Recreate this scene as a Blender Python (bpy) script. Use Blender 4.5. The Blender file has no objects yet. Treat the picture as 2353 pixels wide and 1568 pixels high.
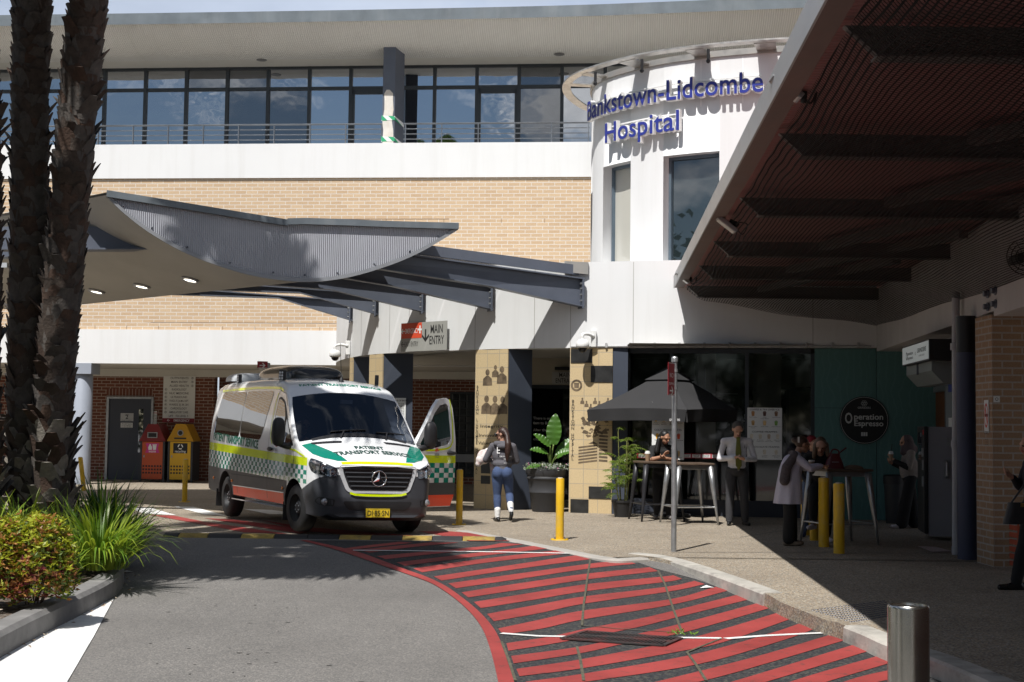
import bpy, bmesh, math, random
import numpy as np
from mathutils import Vector, Matrix, noise
from mathutils.bvhtree import BVHTree
from mathutils.geometry import tessellate_polygon
random.seed(7)
C = bpy.context.scene.collection
rad = math.radians
PI = math.pi
V3 = Vector
# ---------------------------------------------------------------- camera model (pixels of the 2353 x 1568 view)
FPX, CX, CY, CAMH = 3268.0, 1176.5, 784.0, 1.6
PITCH = math.atan2(201, FPX)
ROLL = rad(0.70)
_F = V3((0, math.cos(PITCH), math.sin(PITCH)))
_U0 = V3((0, -math.sin(PITCH), math.cos(PITCH)))
_R0 = V3((1, 0, 0))
CR = _R0*math.cos(ROLL) + _U0*math.sin(ROLL)
CU = -_R0*math.sin(ROLL) + _U0*math.cos(ROLL)
CAM = V3((0, 0, CAMH))
def ray(px, py): return _F + CR*((px-CX)/FPX) + CU*((CY-py)/FPX)
def proj(p):
    v = V3(p)-CAM; d = v.dot(_F)
    return (CX + FPX*v.dot(CR)/d, CY - FPX*v.dot(CU)/d)
def HZ(px, py, z=0.0):
    r = ray(px, py); t = (z-CAMH)/r.z
    return CAM + r*t
def AT(px, py, Y):
    r = ray(px, py); return CAM + r*(Y/r.y)
class Frame:
    """right, up, normal (towards the viewer) with an origin"""
    def __init__(s, o, right, up=(0, 0, 1)):
        s.o = V3(o); s.r = V3(right).normalized(); s.u = V3(up).normalized(); s.n = s.r.cross(s.u).normalized()
    def p(s, x, y, d=0.0): return s.o + s.r*x + s.u*y + s.n*d
    def hit(s, px, py, d=0.0):
        r = ray(px, py); o = s.o + s.n*d
        t = (o-CAM).dot(s.n)/r.dot(s.n); q = CAM + r*t - s.o
        return q.dot(s.r), q.dot(s.u)
    def sub(s, x, y, d=0.0): return Frame(s.p(x, y, d), s.r, s.u)
# ---------------------------------------------------------------- mesh builder
class MB:
    def __init__(s): s.v = []; s.f = []; s.m = []; s.uv = {}
    def add(s, vs, fs, mi=0, fn=None):
        b = len(s.v)
        s.v += [tuple(fn(*p)) if fn else tuple(p) for p in vs]
        s.f += [tuple(b+i for i in f) for f in fs]; s.m += [mi]*len(fs); return s
    def quad(s, a, b, c, d, mi=0, uv=None):
        s.add([a, b, c, d], [(0, 1, 2, 3)], mi)
        if uv: s.uv[len(s.f)-1] = uv
        return s
    def box(s, lo, hi, mi=0, M=None):
        x0, y0, z0 = lo; x1, y1, z1 = hi
        vs = [V3(p) for p in ((x0,y0,z0),(x1,y0,z0),(x1,y1,z0),(x0,y1,z0),(x0,y0,z1),(x1,y0,z1),(x1,y1,z1),(x0,y1,z1))]
        if M: vs = [M @ p for p in vs]
        return s.add(vs, [(0,3,2,1),(4,5,6,7),(0,1,5,4),(1,2,6,5),(2,3,7,6),(3,0,4,7)], mi)
    def fbox(s, fr, x0, y0, x1, y1, d0, d1, mi=0):
        vs = [fr.p(x, y, d) for d in (d0, d1) for x, y in ((x0,y0),(x1,y0),(x1,y1),(x0,y1))]
        b = len(s.f)
        s.add(vs, [(3,2,1,0),(4,5,6,7),(0,1,5,4),(1,2,6,5),(2,3,7,6),(3,0,4,7)], mi)
        D = d1-d0
        for k, uv in enumerate([((x0,y1),(x1,y1),(x1,y0),(x0,y0)), ((x0,y0),(x1,y0),(x1,y1),(x0,y1)),
              ((x0,0),(x1,0),(x1,D),(x0,D)), ((x1,y0),(x1,y1),(x1+D,y1),(x1+D,y0)), ((x1,0),(x0,0),(x0,D),(x1,D)), ((x0,y1),(x0,y0),(x0+D,y0),(x0+D,y1))]):
            s.uv[b+k] = uv
        return s
    def prism(s, pts, ext, mi=0):
        """closed polygon pts (3D, planar) extruded by vector ext"""
        e = V3(ext); n = len(pts); P = [V3(p) for p in pts]
        tri = tessellate_polygon([P])
        vs = P + [p+e for p in P]
        nrm = sum(((P[b]-P[a]).cross(P[c]-P[a]) for a, b, c in tri), V3())
        fl = nrm.dot(e) > 0
        fs = []
        for t in tri:
            fs.append(t[::-1] if fl else t); fs.append(tuple(i+n for i in (t if fl else t[::-1])))
        for i in range(n):
            j = (i+1) % n; q = (i, j, n+j, n+i); fs.append(q if fl else q[::-1])
        return s.add(vs, fs, mi)
    def poly(s, pts, mi=0):
        P = [V3(p) for p in pts]; return s.add(P, tessellate_polygon([P]), mi)
    def cyl(s, a, b, r0, r1=None, n=12, mi=0, cap=True):
        r1 = r0 if r1 is None else r1
        a, b = V3(a), V3(b); ax = (b-a).normalized()
        x = ax.orthogonal().normalized(); y = ax.cross(x)
        vs = [a + (x*math.cos(2*PI*i/n)+y*math.sin(2*PI*i/n))*r0 for i in range(n)] + [b + (x*math.cos(2*PI*i/n)+y*math.sin(2*PI*i/n))*r1 for i in range(n)]
        fs = [(i, (i+1) % n, n+(i+1) % n, n+i) for i in range(n)]
        if cap: fs += [tuple(range(n))[::-1], tuple(range(n, 2*n))]
        return s.add(vs, fs, mi)
    def tube(s, pts, r, n=8, mi=0, cap=True):
        P = [V3(p) for p in pts]; R = r if isinstance(r, (list, tuple)) else [r]*len(P)
        x = None; vs = []
        for i, p in enumerate(P):
            t = ((P[i+1] if i < len(P)-1 else p) - (P[i-1] if i else p)).normalized()
            x = t.orthogonal().normalized() if x is None else (x - t*x.dot(t)).normalized()
            y = t.cross(x)
            vs += [p + (x*math.cos(2*PI*k/n)+y*math.sin(2*PI*k/n))*R[i] for k in range(n)]
        fs = [(i*n+k, i*n+(k+1) % n, (i+1)*n+(k+1) % n, (i+1)*n+k) for i in range(len(P)-1) for k in range(n)]
        if cap: fs += [tuple(range(n))[::-1], tuple(range((len(P)-1)*n, len(P)*n))]
        return s.add(vs, fs, mi)
    def lathe(s, prof, c=(0, 0, 0), n=24, mi=0, M=None):
        vs = []
        for r, z in prof:
            for k in range(n):
                p = V3((r*math.cos(2*PI*k/n), r*math.sin(2*PI*k/n), z)); p = M @ p if M else p
                vs.append(p + V3(c))
        fs = [(i*n+k, i*n+(k+1) % n, (i+1)*n+(k+1) % n, (i+1)*n+k) for i in range(len(prof)-1) for k in range(n)]
        return s.add(vs, fs, mi)
    def ball(s, c, r, n=12, mi=0, M=None):
        rr = V3(r) if not isinstance(r, (int, float)) else V3((r, r, r)); m = n//2+1
        vs = []; fs = []
        for i in range(m+1):
            a = PI*i/m
            for k in range(n):
                p = V3((rr.x*math.sin(a)*math.cos(2*PI*k/n), rr.y*math.sin(a)*math.sin(2*PI*k/n), rr.z*math.cos(a)))
                vs.append((M @ p if M else p) + V3(c))
        for i in range(m):
            for k in range(n): fs.append((i*n+k, (i+1)*n+k, (i+1)*n+(k+1) % n, i*n+(k+1) % n))
        return s.add(vs, fs, mi)
    def grid(s, fn, nu, nv, mi=0, uvf=None):
        """fn(i/nu, j/nv) -> point"""
        b = len(s.f); 
        vs = [fn(i/nu, j/nv) for i in range(nu+1) for j in range(nv+1)]
        w = nv+1; fs = [(i*w+j, (i+1)*w+j, (i+1)*w+j+1, i*w+j+1) for i in range(nu) for j in range(nv)]
        s.add(vs, fs, mi)
        if uvf:
            for i in range(nu):
                for j in range(nv):
                    s.uv[b+i*nv+j] = [uvf(a/nu, c/nv) for a, c in ((i, j), (i+1, j), (i+1, j+1), (i, j+1))]
        return s
    def mesh(s, name, mats, smooth=False, weld=False):
        me = bpy.data.meshes.new(name)
        me.from_pydata([tuple(p) for p in s.v], [], s.f)
        mats = mats if isinstance(mats, (list, tuple)) else [mats]
        for m in mats: me.materials.append(m)
        if len(mats) > 1: me.polygons.foreach_set('material_index', s.m)
        if s.uv:
            l = me.uv_layers.new(name='UVMap')
            for fi, uv in s.uv.items():
                p = me.polygons[fi]
                for k, li in enumerate(p.loop_indices): l.data[li].uv = uv[k]
        if smooth:
            me.polygons.foreach_set('use_smooth', [True]*len(me.polygons))
            if smooth is not True: me.set_sharp_from_angle(angle=rad(smooth))
        if weld:
            bm = bmesh.new(); bm.from_mesh(me); bmesh.ops.remove_doubles(bm, verts=bm.verts, dist=1e-4); bm.to_mesh(me); bm.free()
        me.validate(); return me
    def build(s, name, mats, parent=None, smooth=False, bevel=0, weld=False, **tags):
        return link(name, s.mesh(name, mats, smooth, weld), parent, bevel, **tags)
def link(name, me, parent=None, bevel=0, **tags):
    o = bpy.data.objects.new(name, me); C.objects.link(o)
    if parent is not None:
        o.parent = parent
        if parent.get('_w'): o.matrix_parent_inverse = parent.matrix_basis.inverted()
    if bevel:
        md = o.modifiers.new('bevel', 'BEVEL'); md.width = bevel; md.segments = 2; md.limit_method = 'ANGLE'; md.angle_limit = rad(40)
    for k, v in tags.items(): o[k] = v
    return o
def thing(name, label, cat, loc=(0, 0, 0), rz=0.0, group=None, local=False):
    o = bpy.data.objects.new(name, None); C.objects.link(o); o.empty_display_size = .1
    o.location = loc; o.rotation_euler = (0, 0, rz); o['label'] = label; o['category'] = cat
    if group: o['group'] = group
    if not local: o['_w'] = 1
    return o
def tag(o, label, cat, group=None):
    o['label'] = label; o['category'] = cat
    if group: o['group'] = group
    return o
def struct(name, mb, m, kind='structure', **kw):
    o = mb.build(name, m, **kw); o['kind'] = kind; return o
def copy_tree(o, parent=None):
    c = o.copy(); C.objects.link(c)
    if parent is not None: c.parent = parent
    for ch in list(o.children): copy_tree(ch, c)
    return c
# ---------------------------------------------------------------- text
def text_geo(t, size=1.0, align='CENTER', xs=1.0, off=0.0, ext=0.0, space=1.0, res=3, width=None, line=1.0):
    cu = bpy.data.curves.new('t', 'FONT'); cu.body = t; cu.size = size; cu.align_x = align; cu.offset = off*min(1, size*1.6); cu.extrude = ext
    cu.space_character = space; cu.resolution_u = res; cu.space_line = line
    o = bpy.data.objects.new('t', cu); C.objects.link(o)
    dg = bpy.context.evaluated_depsgraph_get(); dg.update()
    me = bpy.data.meshes.new_from_object(o.evaluated_get(dg))
    vs = [(v.co.x*xs, v.co.y, v.co.z) for v in me.vertices]; fs = [tuple(p.vertices) for p in me.polygons]
    bpy.data.objects.remove(o); bpy.data.curves.remove(cu); bpy.data.meshes.remove(me)
    if width and vs:
        a = min(p[0] for p in vs); b = max(p[0] for p in vs); k = width/(b-a)
        vs = [(p[0]*k, p[1], p[2]) for p in vs]
    return vs, fs
def ftext(mb, fr, x, y, t, size, d=0.003, mi=0, **kw):
    vs, fs = text_geo(t, size, **kw)
    mb.add(vs, fs, mi, lambda a, b, c: fr.p(x+a, y+b, d+c)); return mb
def fdisc(mb, fr, x, y, r, d, mi=0, n=24, r2=0.0, a0=0, a1=2*PI):
    if r2 <= 0: mb.poly([fr.p(x+r*math.cos(2*PI*k/n), y+r*math.sin(2*PI*k/n), d) for k in range(n)], mi)
    else:
        for k in range(n):
            a, b = a0+(a1-a0)*k/n, a0+(a1-a0)*(k+1)/n
            mb.quad(*[fr.p(x+q*math.cos(w), y+q*math.sin(w), d) for q, w in ((r2, a), (r, a), (r, b), (r2, b))], mi)
    return mb
def fpoly(mb, fr, pts, d, mi=0): return mb.poly([fr.p(x, y, d) for x, y in pts], mi)
def farrow(mb, fr, x, y, s, ang, d, mi=0, w=.16):
    """arrow with an open chevron head pointing along ang"""
    c, n = math.cos(ang), math.sin(ang)
    R = lambda a, b: (x+s*(a*c-b*n), y+s*(a*n+b*c))
    fpoly(mb, fr, [R(-.5, -w/2), R(.36, -w/2), R(.36, w/2), R(-.5, w/2)], d, mi)
    for sg in (1, -1): fpoly(mb, fr, [R(.5, 0), R(.08, sg*.42), R(.08-.2, sg*.42), R(.26, 0)], d+.0005, mi)
def spline(pts, n=8):
    P = [V3(p) for p in pts]; out = []
    for i in range(len(P)-1):
        p0 = P[i-1] if i else P[i]*2-P[i+1]; p1, p2 = P[i], P[i+1]; p3 = P[i+2] if i+2 < len(P) else P[i+1]*2-P[i]
        for k in range(n):
            t = k/n; out.append(.5*((2*p1)+(p2-p0)*t+(2*p0-5*p1+4*p2-p3)*t*t+(3*p1-p0-3*p2+p3)*t**3))
    return out+[P[-1]]
# ---------------------------------------------------------------- materials
def _nt(name):
    m = bpy.data.materials.new(name); m.use_nodes = True; nt = m.node_tree
    return m, nt, nt.nodes['Principled BSDF']
def nd(nt, t, **kw):
    n = nt.nodes.new(t)
    for k, v in kw.items():
        if k.startswith('i_'): n.inputs[k[2:].replace('_', ' ')].default_value = v
        else: setattr(n, k, v)
    return n
def mixc(nt, fac, a, b, mode='MIX'):
    n = nt.nodes.new('ShaderNodeMix'); n.data_type = 'RGBA'; n.blend_type = mode
    for s, v in ((0, fac), (6, a), (7, b)):
        if hasattr(v, 'is_linked') or hasattr(v, 'links'): nt.links.new(v, n.inputs[s])
        else: n.inputs[s].default_value = (tuple(v)+(1,))[:4] if s else v
    return n.outputs[2]
def math_(nt, op, a, b=0.0, c=None):
    n = nt.nodes.new('ShaderNodeMath'); n.operation = op
    for k, v in enumerate((a, b) if c is None else (a, b, c)):
        if hasattr(v, 'links'): nt.links.new(v, n.inputs[k])
        else: n.inputs[k].default_value = v
    return n.outputs[0]
def mrange(nt, v, a, b, c=0.0, d=1.0):
    n = nt.nodes.new('ShaderNodeMapRange'); nt.links.new(v, n.inputs[0])
    for k, x in enumerate((a, b, c, d)): n.inputs[k+1].default_value = x
    return n.outputs[0]
def coords(nt, kind='Object', scale=None):
    t = nt.nodes.new('ShaderNodeTexCoord').outputs[kind]
    if scale is None: return t
    mp = nt.nodes.new('ShaderNodeMapping'); mp.inputs['Scale'].default_value = scale; nt.links.new(t, mp.inputs[0]); return mp.outputs[0]
def noise_(nt, co, scale, detail=4.0, rough=.55):
    n = nd(nt, 'ShaderNodeTexNoise', i_Scale=scale, i_Detail=detail, i_Roughness=rough); nt.links.new(co, n.inputs['Vector']); return n.outputs[0]
def bump_(nt, b, h, strength=.3, dist=.01):
    n = nd(nt, 'ShaderNodeBump', i_Strength=strength, i_Distance=dist); nt.links.new(h, n.inputs['Height']); nt.links.new(n.outputs[0], b.inputs['Normal'])
def setp(b, rough=None, metal=None, spec=None, coat=None):
    if rough is not None: b.inputs['Roughness'].default_value = rough
    if metal is not None: b.inputs['Metallic'].default_value = metal
    if spec is not None: b.inputs['Specular IOR Level'].default_value = spec
    if coat is not None: b.inputs['Coat Weight'].default_value = coat; b.inputs['Coat Roughness'].default_value = .05
_mc = {}
def M(name, col, rough=.6, metal=0.0, var=.12, vs=2.0, bump=0.0, bs=60.0, spec=.4, coat=0.0, dirt=None, dscale=(1, 1, 1), damt=.5, bd=.01):
    if name in _mc: return _mc[name]
    m, nt, b = _nt(name); setp(b, rough, metal, spec, coat)
    co = coords(nt)
    f = mrange(nt, noise_(nt, co, vs, 6, .6), .3, .7)
    out = mixc(nt, f, [c*(1-var) for c in col], [min(1, c*(1+var)) for c in col])
    if dirt:
        g = mrange(nt, noise_(nt, coords(nt, 'Object', dscale), 1.0, 8, .65), .48, .75, 0, damt); out = mixc(nt, g, out, dirt)
    nt.links.new(out, b.inputs['Base Color'])
    r = mrange(nt, f, 0, 1, max(.02, rough-.06), min(1, rough+.06)); nt.links.new(r, b.inputs['Roughness'])
    if bump: bump_(nt, b, noise_(nt, co, bs, 3), bump, bd)
    _mc[name] = m; return m
def brick(name, c1, c2, mortar, bw, bh, ms=.011, bumps=.5, dark=.15, off=.5):
    m, nt, b = _nt(name); setp(b, .85, spec=.25)
    uv = coords(nt, 'UV')
    n = nd(nt, 'ShaderNodeTexBrick', i_Scale=1.0, i_Mortar_Size=ms, i_Mortar_Smooth=.15, i_Bias=0.0, i_Brick_Width=bw, i_Row_Height=bh)
    n.offset = off; n.inputs['Color1'].default_value = (*c1, 1); n.inputs['Color2'].default_value = (*c2, 1); n.inputs['Mortar'].default_value = (*mortar, 1)
    nt.links.new(uv, n.inputs['Vector'])
    f = mrange(nt, noise_(nt, uv, .6, 6, .6), .35, .75, 0, dark)
    c = mixc(nt, f, n.outputs['Color'], [x*.55 for x in c1])
    g = mrange(nt, noise_(nt, uv, 45, 3), .3, .7, .9, 1.08)
    k = nt.nodes.new('ShaderNodeVectorMath'); k.operation = 'SCALE'; nt.links.new(c, k.inputs[0]); nt.links.new(g, k.inputs['Scale'])
    nt.links.new(k.outputs[0], b.inputs['Base Color'])
    h = math_(nt, 'SUBTRACT', 1.0, n.outputs['Fac']); bump_(nt, b, h, bumps, .008)
    return m
def glassy(name, tint, refl=.3, rough=.02, wob=0.0, trans=0.0, wscale=.35):
    """window glass: a dark body (or a tinted see-through) under a mirror coat"""
    m, nt, b = _nt(name); nt.nodes.remove(b); out = nt.nodes['Material Output']
    gl = nd(nt, 'ShaderNodeBsdfGlossy', i_Roughness=rough); gl.inputs['Color'].default_value = (.92, .95, 1, 1)
    if trans:
        d = nd(nt, 'ShaderNodeBsdfTransparent'); d.inputs['Color'].default_value = (*tint, 1)
    else:
        d = nd(nt, 'ShaderNodeBsdfDiffuse'); d.inputs['Color'].default_value = (*tint, 1)
    if wob:
        bp = nd(nt, 'ShaderNodeBump', i_Strength=wob, i_Distance=.05); nt.links.new(noise_(nt, coords(nt), wscale*4, 2), bp.inputs['Height']); nt.links.new(bp.outputs[0], gl.inputs['Normal'])
    lw = nd(nt, 'ShaderNodeLayerWeight', i_Blend=.25)
    f = math_(nt, 'MULTIPLY_ADD', lw.outputs['Fresnel'], .9, refl); f = math_(nt, 'MINIMUM', f, .95)
    mx = nt.nodes.new('ShaderNodeMixShader'); nt.links.new(f, mx.inputs[0]); nt.links.new(d.outputs[0], mx.inputs[1]); nt.links.new(gl.outputs[0], mx.inputs[2])
    nt.links.new(mx.outputs[0], out.inputs['Surface']); return m
def emit(name, col, s):
    m, nt, b = _nt(name); b.inputs['Base Color'].default_value = (*col, 1); b.inputs['Emission Color'].default_value = (*col, 1); b.inputs['Emission Strength'].default_value = s; return m
WHITE = M('white_render', (.70, .705, .71), .8, var=.025, vs=.6, bump=.05, bs=180, dirt=(.55, .54, .52), dscale=(3.5, 3.5, .22), damt=.30)
STEEL = M('navy_steel_paint', (.105, .118, .15), .42, var=.1, vs=1.5, bump=.03, bs=40)
DKBLUE = M('dark_blue_render', (.045, .055, .078), .75, var=.12, vs=1.2, bump=.06, bs=90)
GALV = M('galvanised_steel', (.36, .37, .38), .42, .75, var=.18, vs=9, bump=.03, bs=80)
BLACK = M('black_plastic', (.018, .018, .020), .45, var=.15)
RUBBER = M('black_rubber', (.02, .02, .021), .8, var=.2, bump=.1, bs=70)
CHROME = M('chrome', (.75, .75, .76), .12, 1.0, var=.03)
INK = M('black_print', (.02, .02, .022), .6, var=.05)
WPRINT = M('white_print', (.82, .82, .82), .5, var=.03)
REDP = M('red_print', (.62, .035, .03), .5, var=.06)
SIGNW = M('white_sign_face', (.72, .73, .72), .45, var=.03)
# ---------------------------------------------------------------- ground, road, pavement
def speckle(name, cols, scale, base, rough=.9, bump=.35, stain=(.03, .03, .03), sf=.25, stretch=(1, 1, 1), bdist=.006):
    m, nt, b = _nt(name); setp(b, rough, spec=.25)
    co = coords(nt)
    v = nd(nt, 'ShaderNodeTexVoronoi', i_Scale=scale); nt.links.new(co, v.inputs['Vector'])
    cr = nt.nodes.new('ShaderNodeValToRGB'); cr.color_ramp.interpolation = 'CONSTANT'
    sep = nt.nodes.new('ShaderNodeSeparateColor'); nt.links.new(v.outputs['Color'], sep.inputs[0]); nt.links.new(sep.outputs[0], cr.inputs[0])
    el = cr.color_ramp.elements
    while len(el) < len(cols): el.new(.5)
    for k, c in enumerate(cols): el[k].position = k/len(cols); el[k].color = (*c, 1)
    big = mrange(nt, noise_(nt, co, .45, 7, .62), .42, .72, 0, sf)
    c = mixc(nt, big, cr.outputs[0], stain)
    mid = mrange(nt, noise_(nt, coords(nt, 'Object', stretch), 2.2, 5, .6), .3, .7, .93, 1.05)
    sp_ = mrange(nt, noise_(nt, coords(nt, 'Object', (2.6, .9, 1)), 1.7, 6, .7), .64, .74, 0, .4); c = mixc(nt, sp_, c, [x*.6 for x in stain])
    k = nt.nodes.new('ShaderNodeVectorMath'); k.operation = 'SCALE'; nt.links.new(c, k.inputs[0]); nt.links.new(mid, k.inputs['Scale'])
    nt.links.new(k.outputs[0], b.inputs['Base Color'])
    bump_(nt, b, v.outputs['Distance'], bump, bdist); return m
ASPH = speckle('asphalt', [(.138,.133,.127),(.170,.163,.155),(.120,.117,.114),(.185,.176,.165),(.154,.146,.137),(.24,.225,.21)], 95, None, stain=(.105,.10,.096), sf=.4, stretch=(1.2, .3, 1))
DKASPH = speckle('dark_asphalt', [(.030,.031,.034),(.045,.045,.048),(.024,.025,.028),(.055,.054,.055),(.036,.036,.04),(.09,.085,.07)], 60, None, stain=(.028,.03,.036), sf=.6)
AGG = speckle('exposed_aggregate', [(.25,.20,.148),(.32,.275,.213),(.15,.13,.105),(.40,.37,.315),(.285,.22,.155),(.205,.19,.168),(.365,.305,.22)], 70, None, stain=(.15,.125,.10), sf=.5, bump=.45)
def paint(name, col, wear, wc=(.05, .05, .05), rough=.7, ws=9):
    m, nt, b = _nt(name); setp(b, rough, spec=.3); co = coords(nt)
    a = mrange(nt, noise_(nt, co, ws, 8, .7), .56, .70, 0, wear); d = mrange(nt, noise_(nt, co, 1.1, 5, .6), .3, .7, .70, 1.1)
    f = mrange(nt, noise_(nt, co, 90, 3, .6), .62, .72, 0, wear)
    c = mixc(nt, math_(nt, 'MAXIMUM', a, f), col, wc)
    k = nt.nodes.new('ShaderNodeVectorMath'); k.operation = 'SCALE'; nt.links.new(c, k.inputs[0]); nt.links.new(d, k.inputs['Scale'])
    nt.links.new(k.outputs[0], b.inputs['Base Color']); bump_(nt, b, noise_(nt, co, 120, 3), .25, .004); return m
REDROAD = paint('red_road_paint', (.33, .052, .048), .85, (.10, .05, .045))
WHITEROAD = paint('white_road_paint', (.78, .78, .77), .35, (.3, .3, .29))
ROADLOW = -.13
def sm(t): t = max(0, min(1, t)); return t*t*(3-2*t)
def road_z(x, y): return ROADLOW + (-.012-ROADLOW)*sm((y-14.6)/4.6)
def ROAD(px, py):
    z = ROADLOW
    for _ in range(6): p = HZ(px, py, z); z = road_z(p.x, p.y)
    return p
g = MB(); g.add([(-300, -300, -.30), (300, -300, -.30), (300, 400, -.30), (-300, 400, -.30)], [(0, 1, 2, 3)])
struct('ground', g, ASPH)
g = MB(); g.grid(lambda a, b: V3((-30+60*a, -40+62.5*b, road_z(0, -40+62.5*b))), 20, 220)
struct('road', g, ASPH)
# pavement: its road-side edge, traced along the kerb
edgepx = [(1162,1239),(1222,1251),(1341,1275),(1392,1281),(1444,1279),(1480,1281),(1549,1291),(1650,1322),(1752,1361),(1795,1384),(1850,1406),(1890,1422),(1938,1436),(2037,1478),(2141,1512),(2300,1580),(2500,1670)]
edge = [HZ(x, y, 0) for x, y in edgepx]
edge = edge + [V3((5, 3, 0)), V3((6, -20, 0))]
YF = edge[0].y
# fine edge
fine = spline(edge, 6)
def pz(p):
    return 0.0
g = MB()
for i in range(len(fine)-1):
    a, b = fine[i], fine[i+1]
    for j in range(1): 
        q = V3((14, a.y, 0)); r = V3((14, (b.y if b.y < 22 else 22.0), 0))
    g.quad(a, V3((30, a.y, 0)), V3((30, b.y, 0)), b)
struct('pavement', g, AGG)
yb = edge[0].y
g = MB(); g.quad((-60, YF, .0), (60, YF, .0), (60, 60, .0), (-60, 60, .0)); g.quad((-60, YF, 0), (edge[0].x, YF, 0), (edge[0].x, YF-.15, -.02), (-60, YF-.15, -.02))
struct('forecourt', g, AGG)
# kerbs
CONC = M('kerb_concrete', (.42, .40, .36), .9, var=.2, vs=3, bump=.3, bs=40, dirt=(.11, .10, .095), dscale=(2.2, 2.2, 5), damt=.85)
def kerb(pts, w, top, name, lab, side=1, mat=None, dz=.25, nose=.02):
    P = spline(pts, 6); mb = MB(); n = len(P); rows = []
    for i, p in enumerate(P):
        t = (P[min(i+1, n-1)]-P[max(i-1, 0)]); t.z = 0; t.normalize(); nn = V3((t.y, -t.x, 0))*side
        z = top(p) if callable(top) else top
        rows.append([p*1 + V3((0, 0, z-dz)) - nn*0.01, p + V3((0, 0, z-nose)), p + nn*nose + V3((0, 0, z)), p + nn*w + V3((0, 0, z)), p + nn*w + V3((0, 0, z-dz))])
    for i in range(n-1):
        for k in range(4): mb.quad(rows[i][k], rows[i+1][k], rows[i+1][k+1], rows[i][k+1])
    mb.poly(rows[0]); mb.poly(rows[-1])
    o = mb.build(name, mat or CONC, smooth=40); o['kind'] = 'structure'; return o
k1 = [HZ(x, y, .004) for x, y in [(1442,1272),(1500,1279),(1549,1291),(1650,1325),(1753,1363)]]
kerb(k1, .20, .004, 'kerb', '', side=-1)
k2 = [HZ(x, y, .004) for x, y in [(1938,1438),(1985,1457),(2037,1480),(2141,1514),(2300,1582),(2500,1672)]]
kerb(k2, .20, .004, 'kerb', '', side=-1)
# pavement face between kerbs + flush strip
CONC2 = M('flush_concrete', (.36, .34, .31), .9, var=.12, vs=4, bump=.25, bs=50)
fl = [HZ(x, y, .003) for x, y in [(1047,1220),(1162,1241),(1222,1253),(1341,1277),(1392,1285),(1424,1287),(1454,1286),(1492,1284)]]
kerb(fl, .17, .006, 'kerb', '', side=-1, mat=CONC2)
g = MB()
for i in range(len(fine)-1):
    a, b = fine[i], fine[i+1]; g.quad(a+V3((-.03, -.02, -.3)), b+V3((-.03, -.02, -.3)), b, a)
struct('pavement_edge', g, AGG)
# expansion joints in the pavement
JOINT = M('joint_sealant', (.10, .09, .08), .9)
g = MB()
for (a, b) in (((1545,1269),(2300,1272)), ((1250,1182),(1420,1160)), ((1870,1208),(1700,1235))):
    p, q = HZ(*a, .003), HZ(*b, .003); d = (q-p).normalized(); nn = V3((-d.y, d.x, 0))*.012; g.quad(p-nn, q-nn, q+nn, p+nn)
struct('pavement_joint', g, JOINT)
# ---------------------------------------------------------------- painted hatching
def A_(x, y): return ((1100+x/1.81)*.57446, (2080+y/1.81)*.57446)
def onroad(x, y, dz): p = ROAD(*A_(x, y)); return V3((p.x, p.y, road_z(p.x, p.y)+dz))
inner = [(230,150),(560,224),(760,292),(960,367),(1110,422),(1250,492),(1400,602),(1510,702),(1590,802),(1640,902),(1680,1022),(1730,1176),(1760,1300)]
outer = [(180,150),(400,207),(600,272),(800,342),(1000,412),(1150,472),(1300,572),(1420,682),(1500,792),(1545,902),(1580,1022),(1615,1176),(1640,1300)]
I2 = spline([(x, y, 0) for x, y in inner], 6); O2 = spline([(x, y, 0) for x, y in outer], 6)
kerbline = [(1600,160),(1800,172),(1900,188),(2215,240),(2353,272),(2560,290),(2760,355),(3060,435),(3300,525),(3520,590),(3720,690),(3900,755),(4060,830),(4110,880),(4500,1040),(4800,1150),(5000,1300)]
def band(name, left, right, n, dz, m):
    mb = MB()
    mb.grid(lambda a, b: onroad(*left(a, b), dz), n, 10); return struct(name, mb, m)
K2 = spline([(x, y, 0) for x, y in kerbline], 6)
def samp(P, t):
    f = t*(len(P)-1); i = min(int(f), len(P)-2); return P[i].lerp(P[i+1], f-i)
mb = MB(); mb.grid(lambda a, b: (lambda p: onroad(p.x, p.y, .004))(samp(I2, a).lerp(samp(K2, a), b)), 60, 12); struct('hatched_zone', mb, DKASPH)
mb = MB(); mb.grid(lambda a, b: (lambda p: onroad(p.x, p.y, .008))(samp(O2, a).lerp(samp(I2, a), b)), 70, 2); struct('red_border_line', mb, REDROAD)
B = lambda x, y: (x+2172, y)
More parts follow.
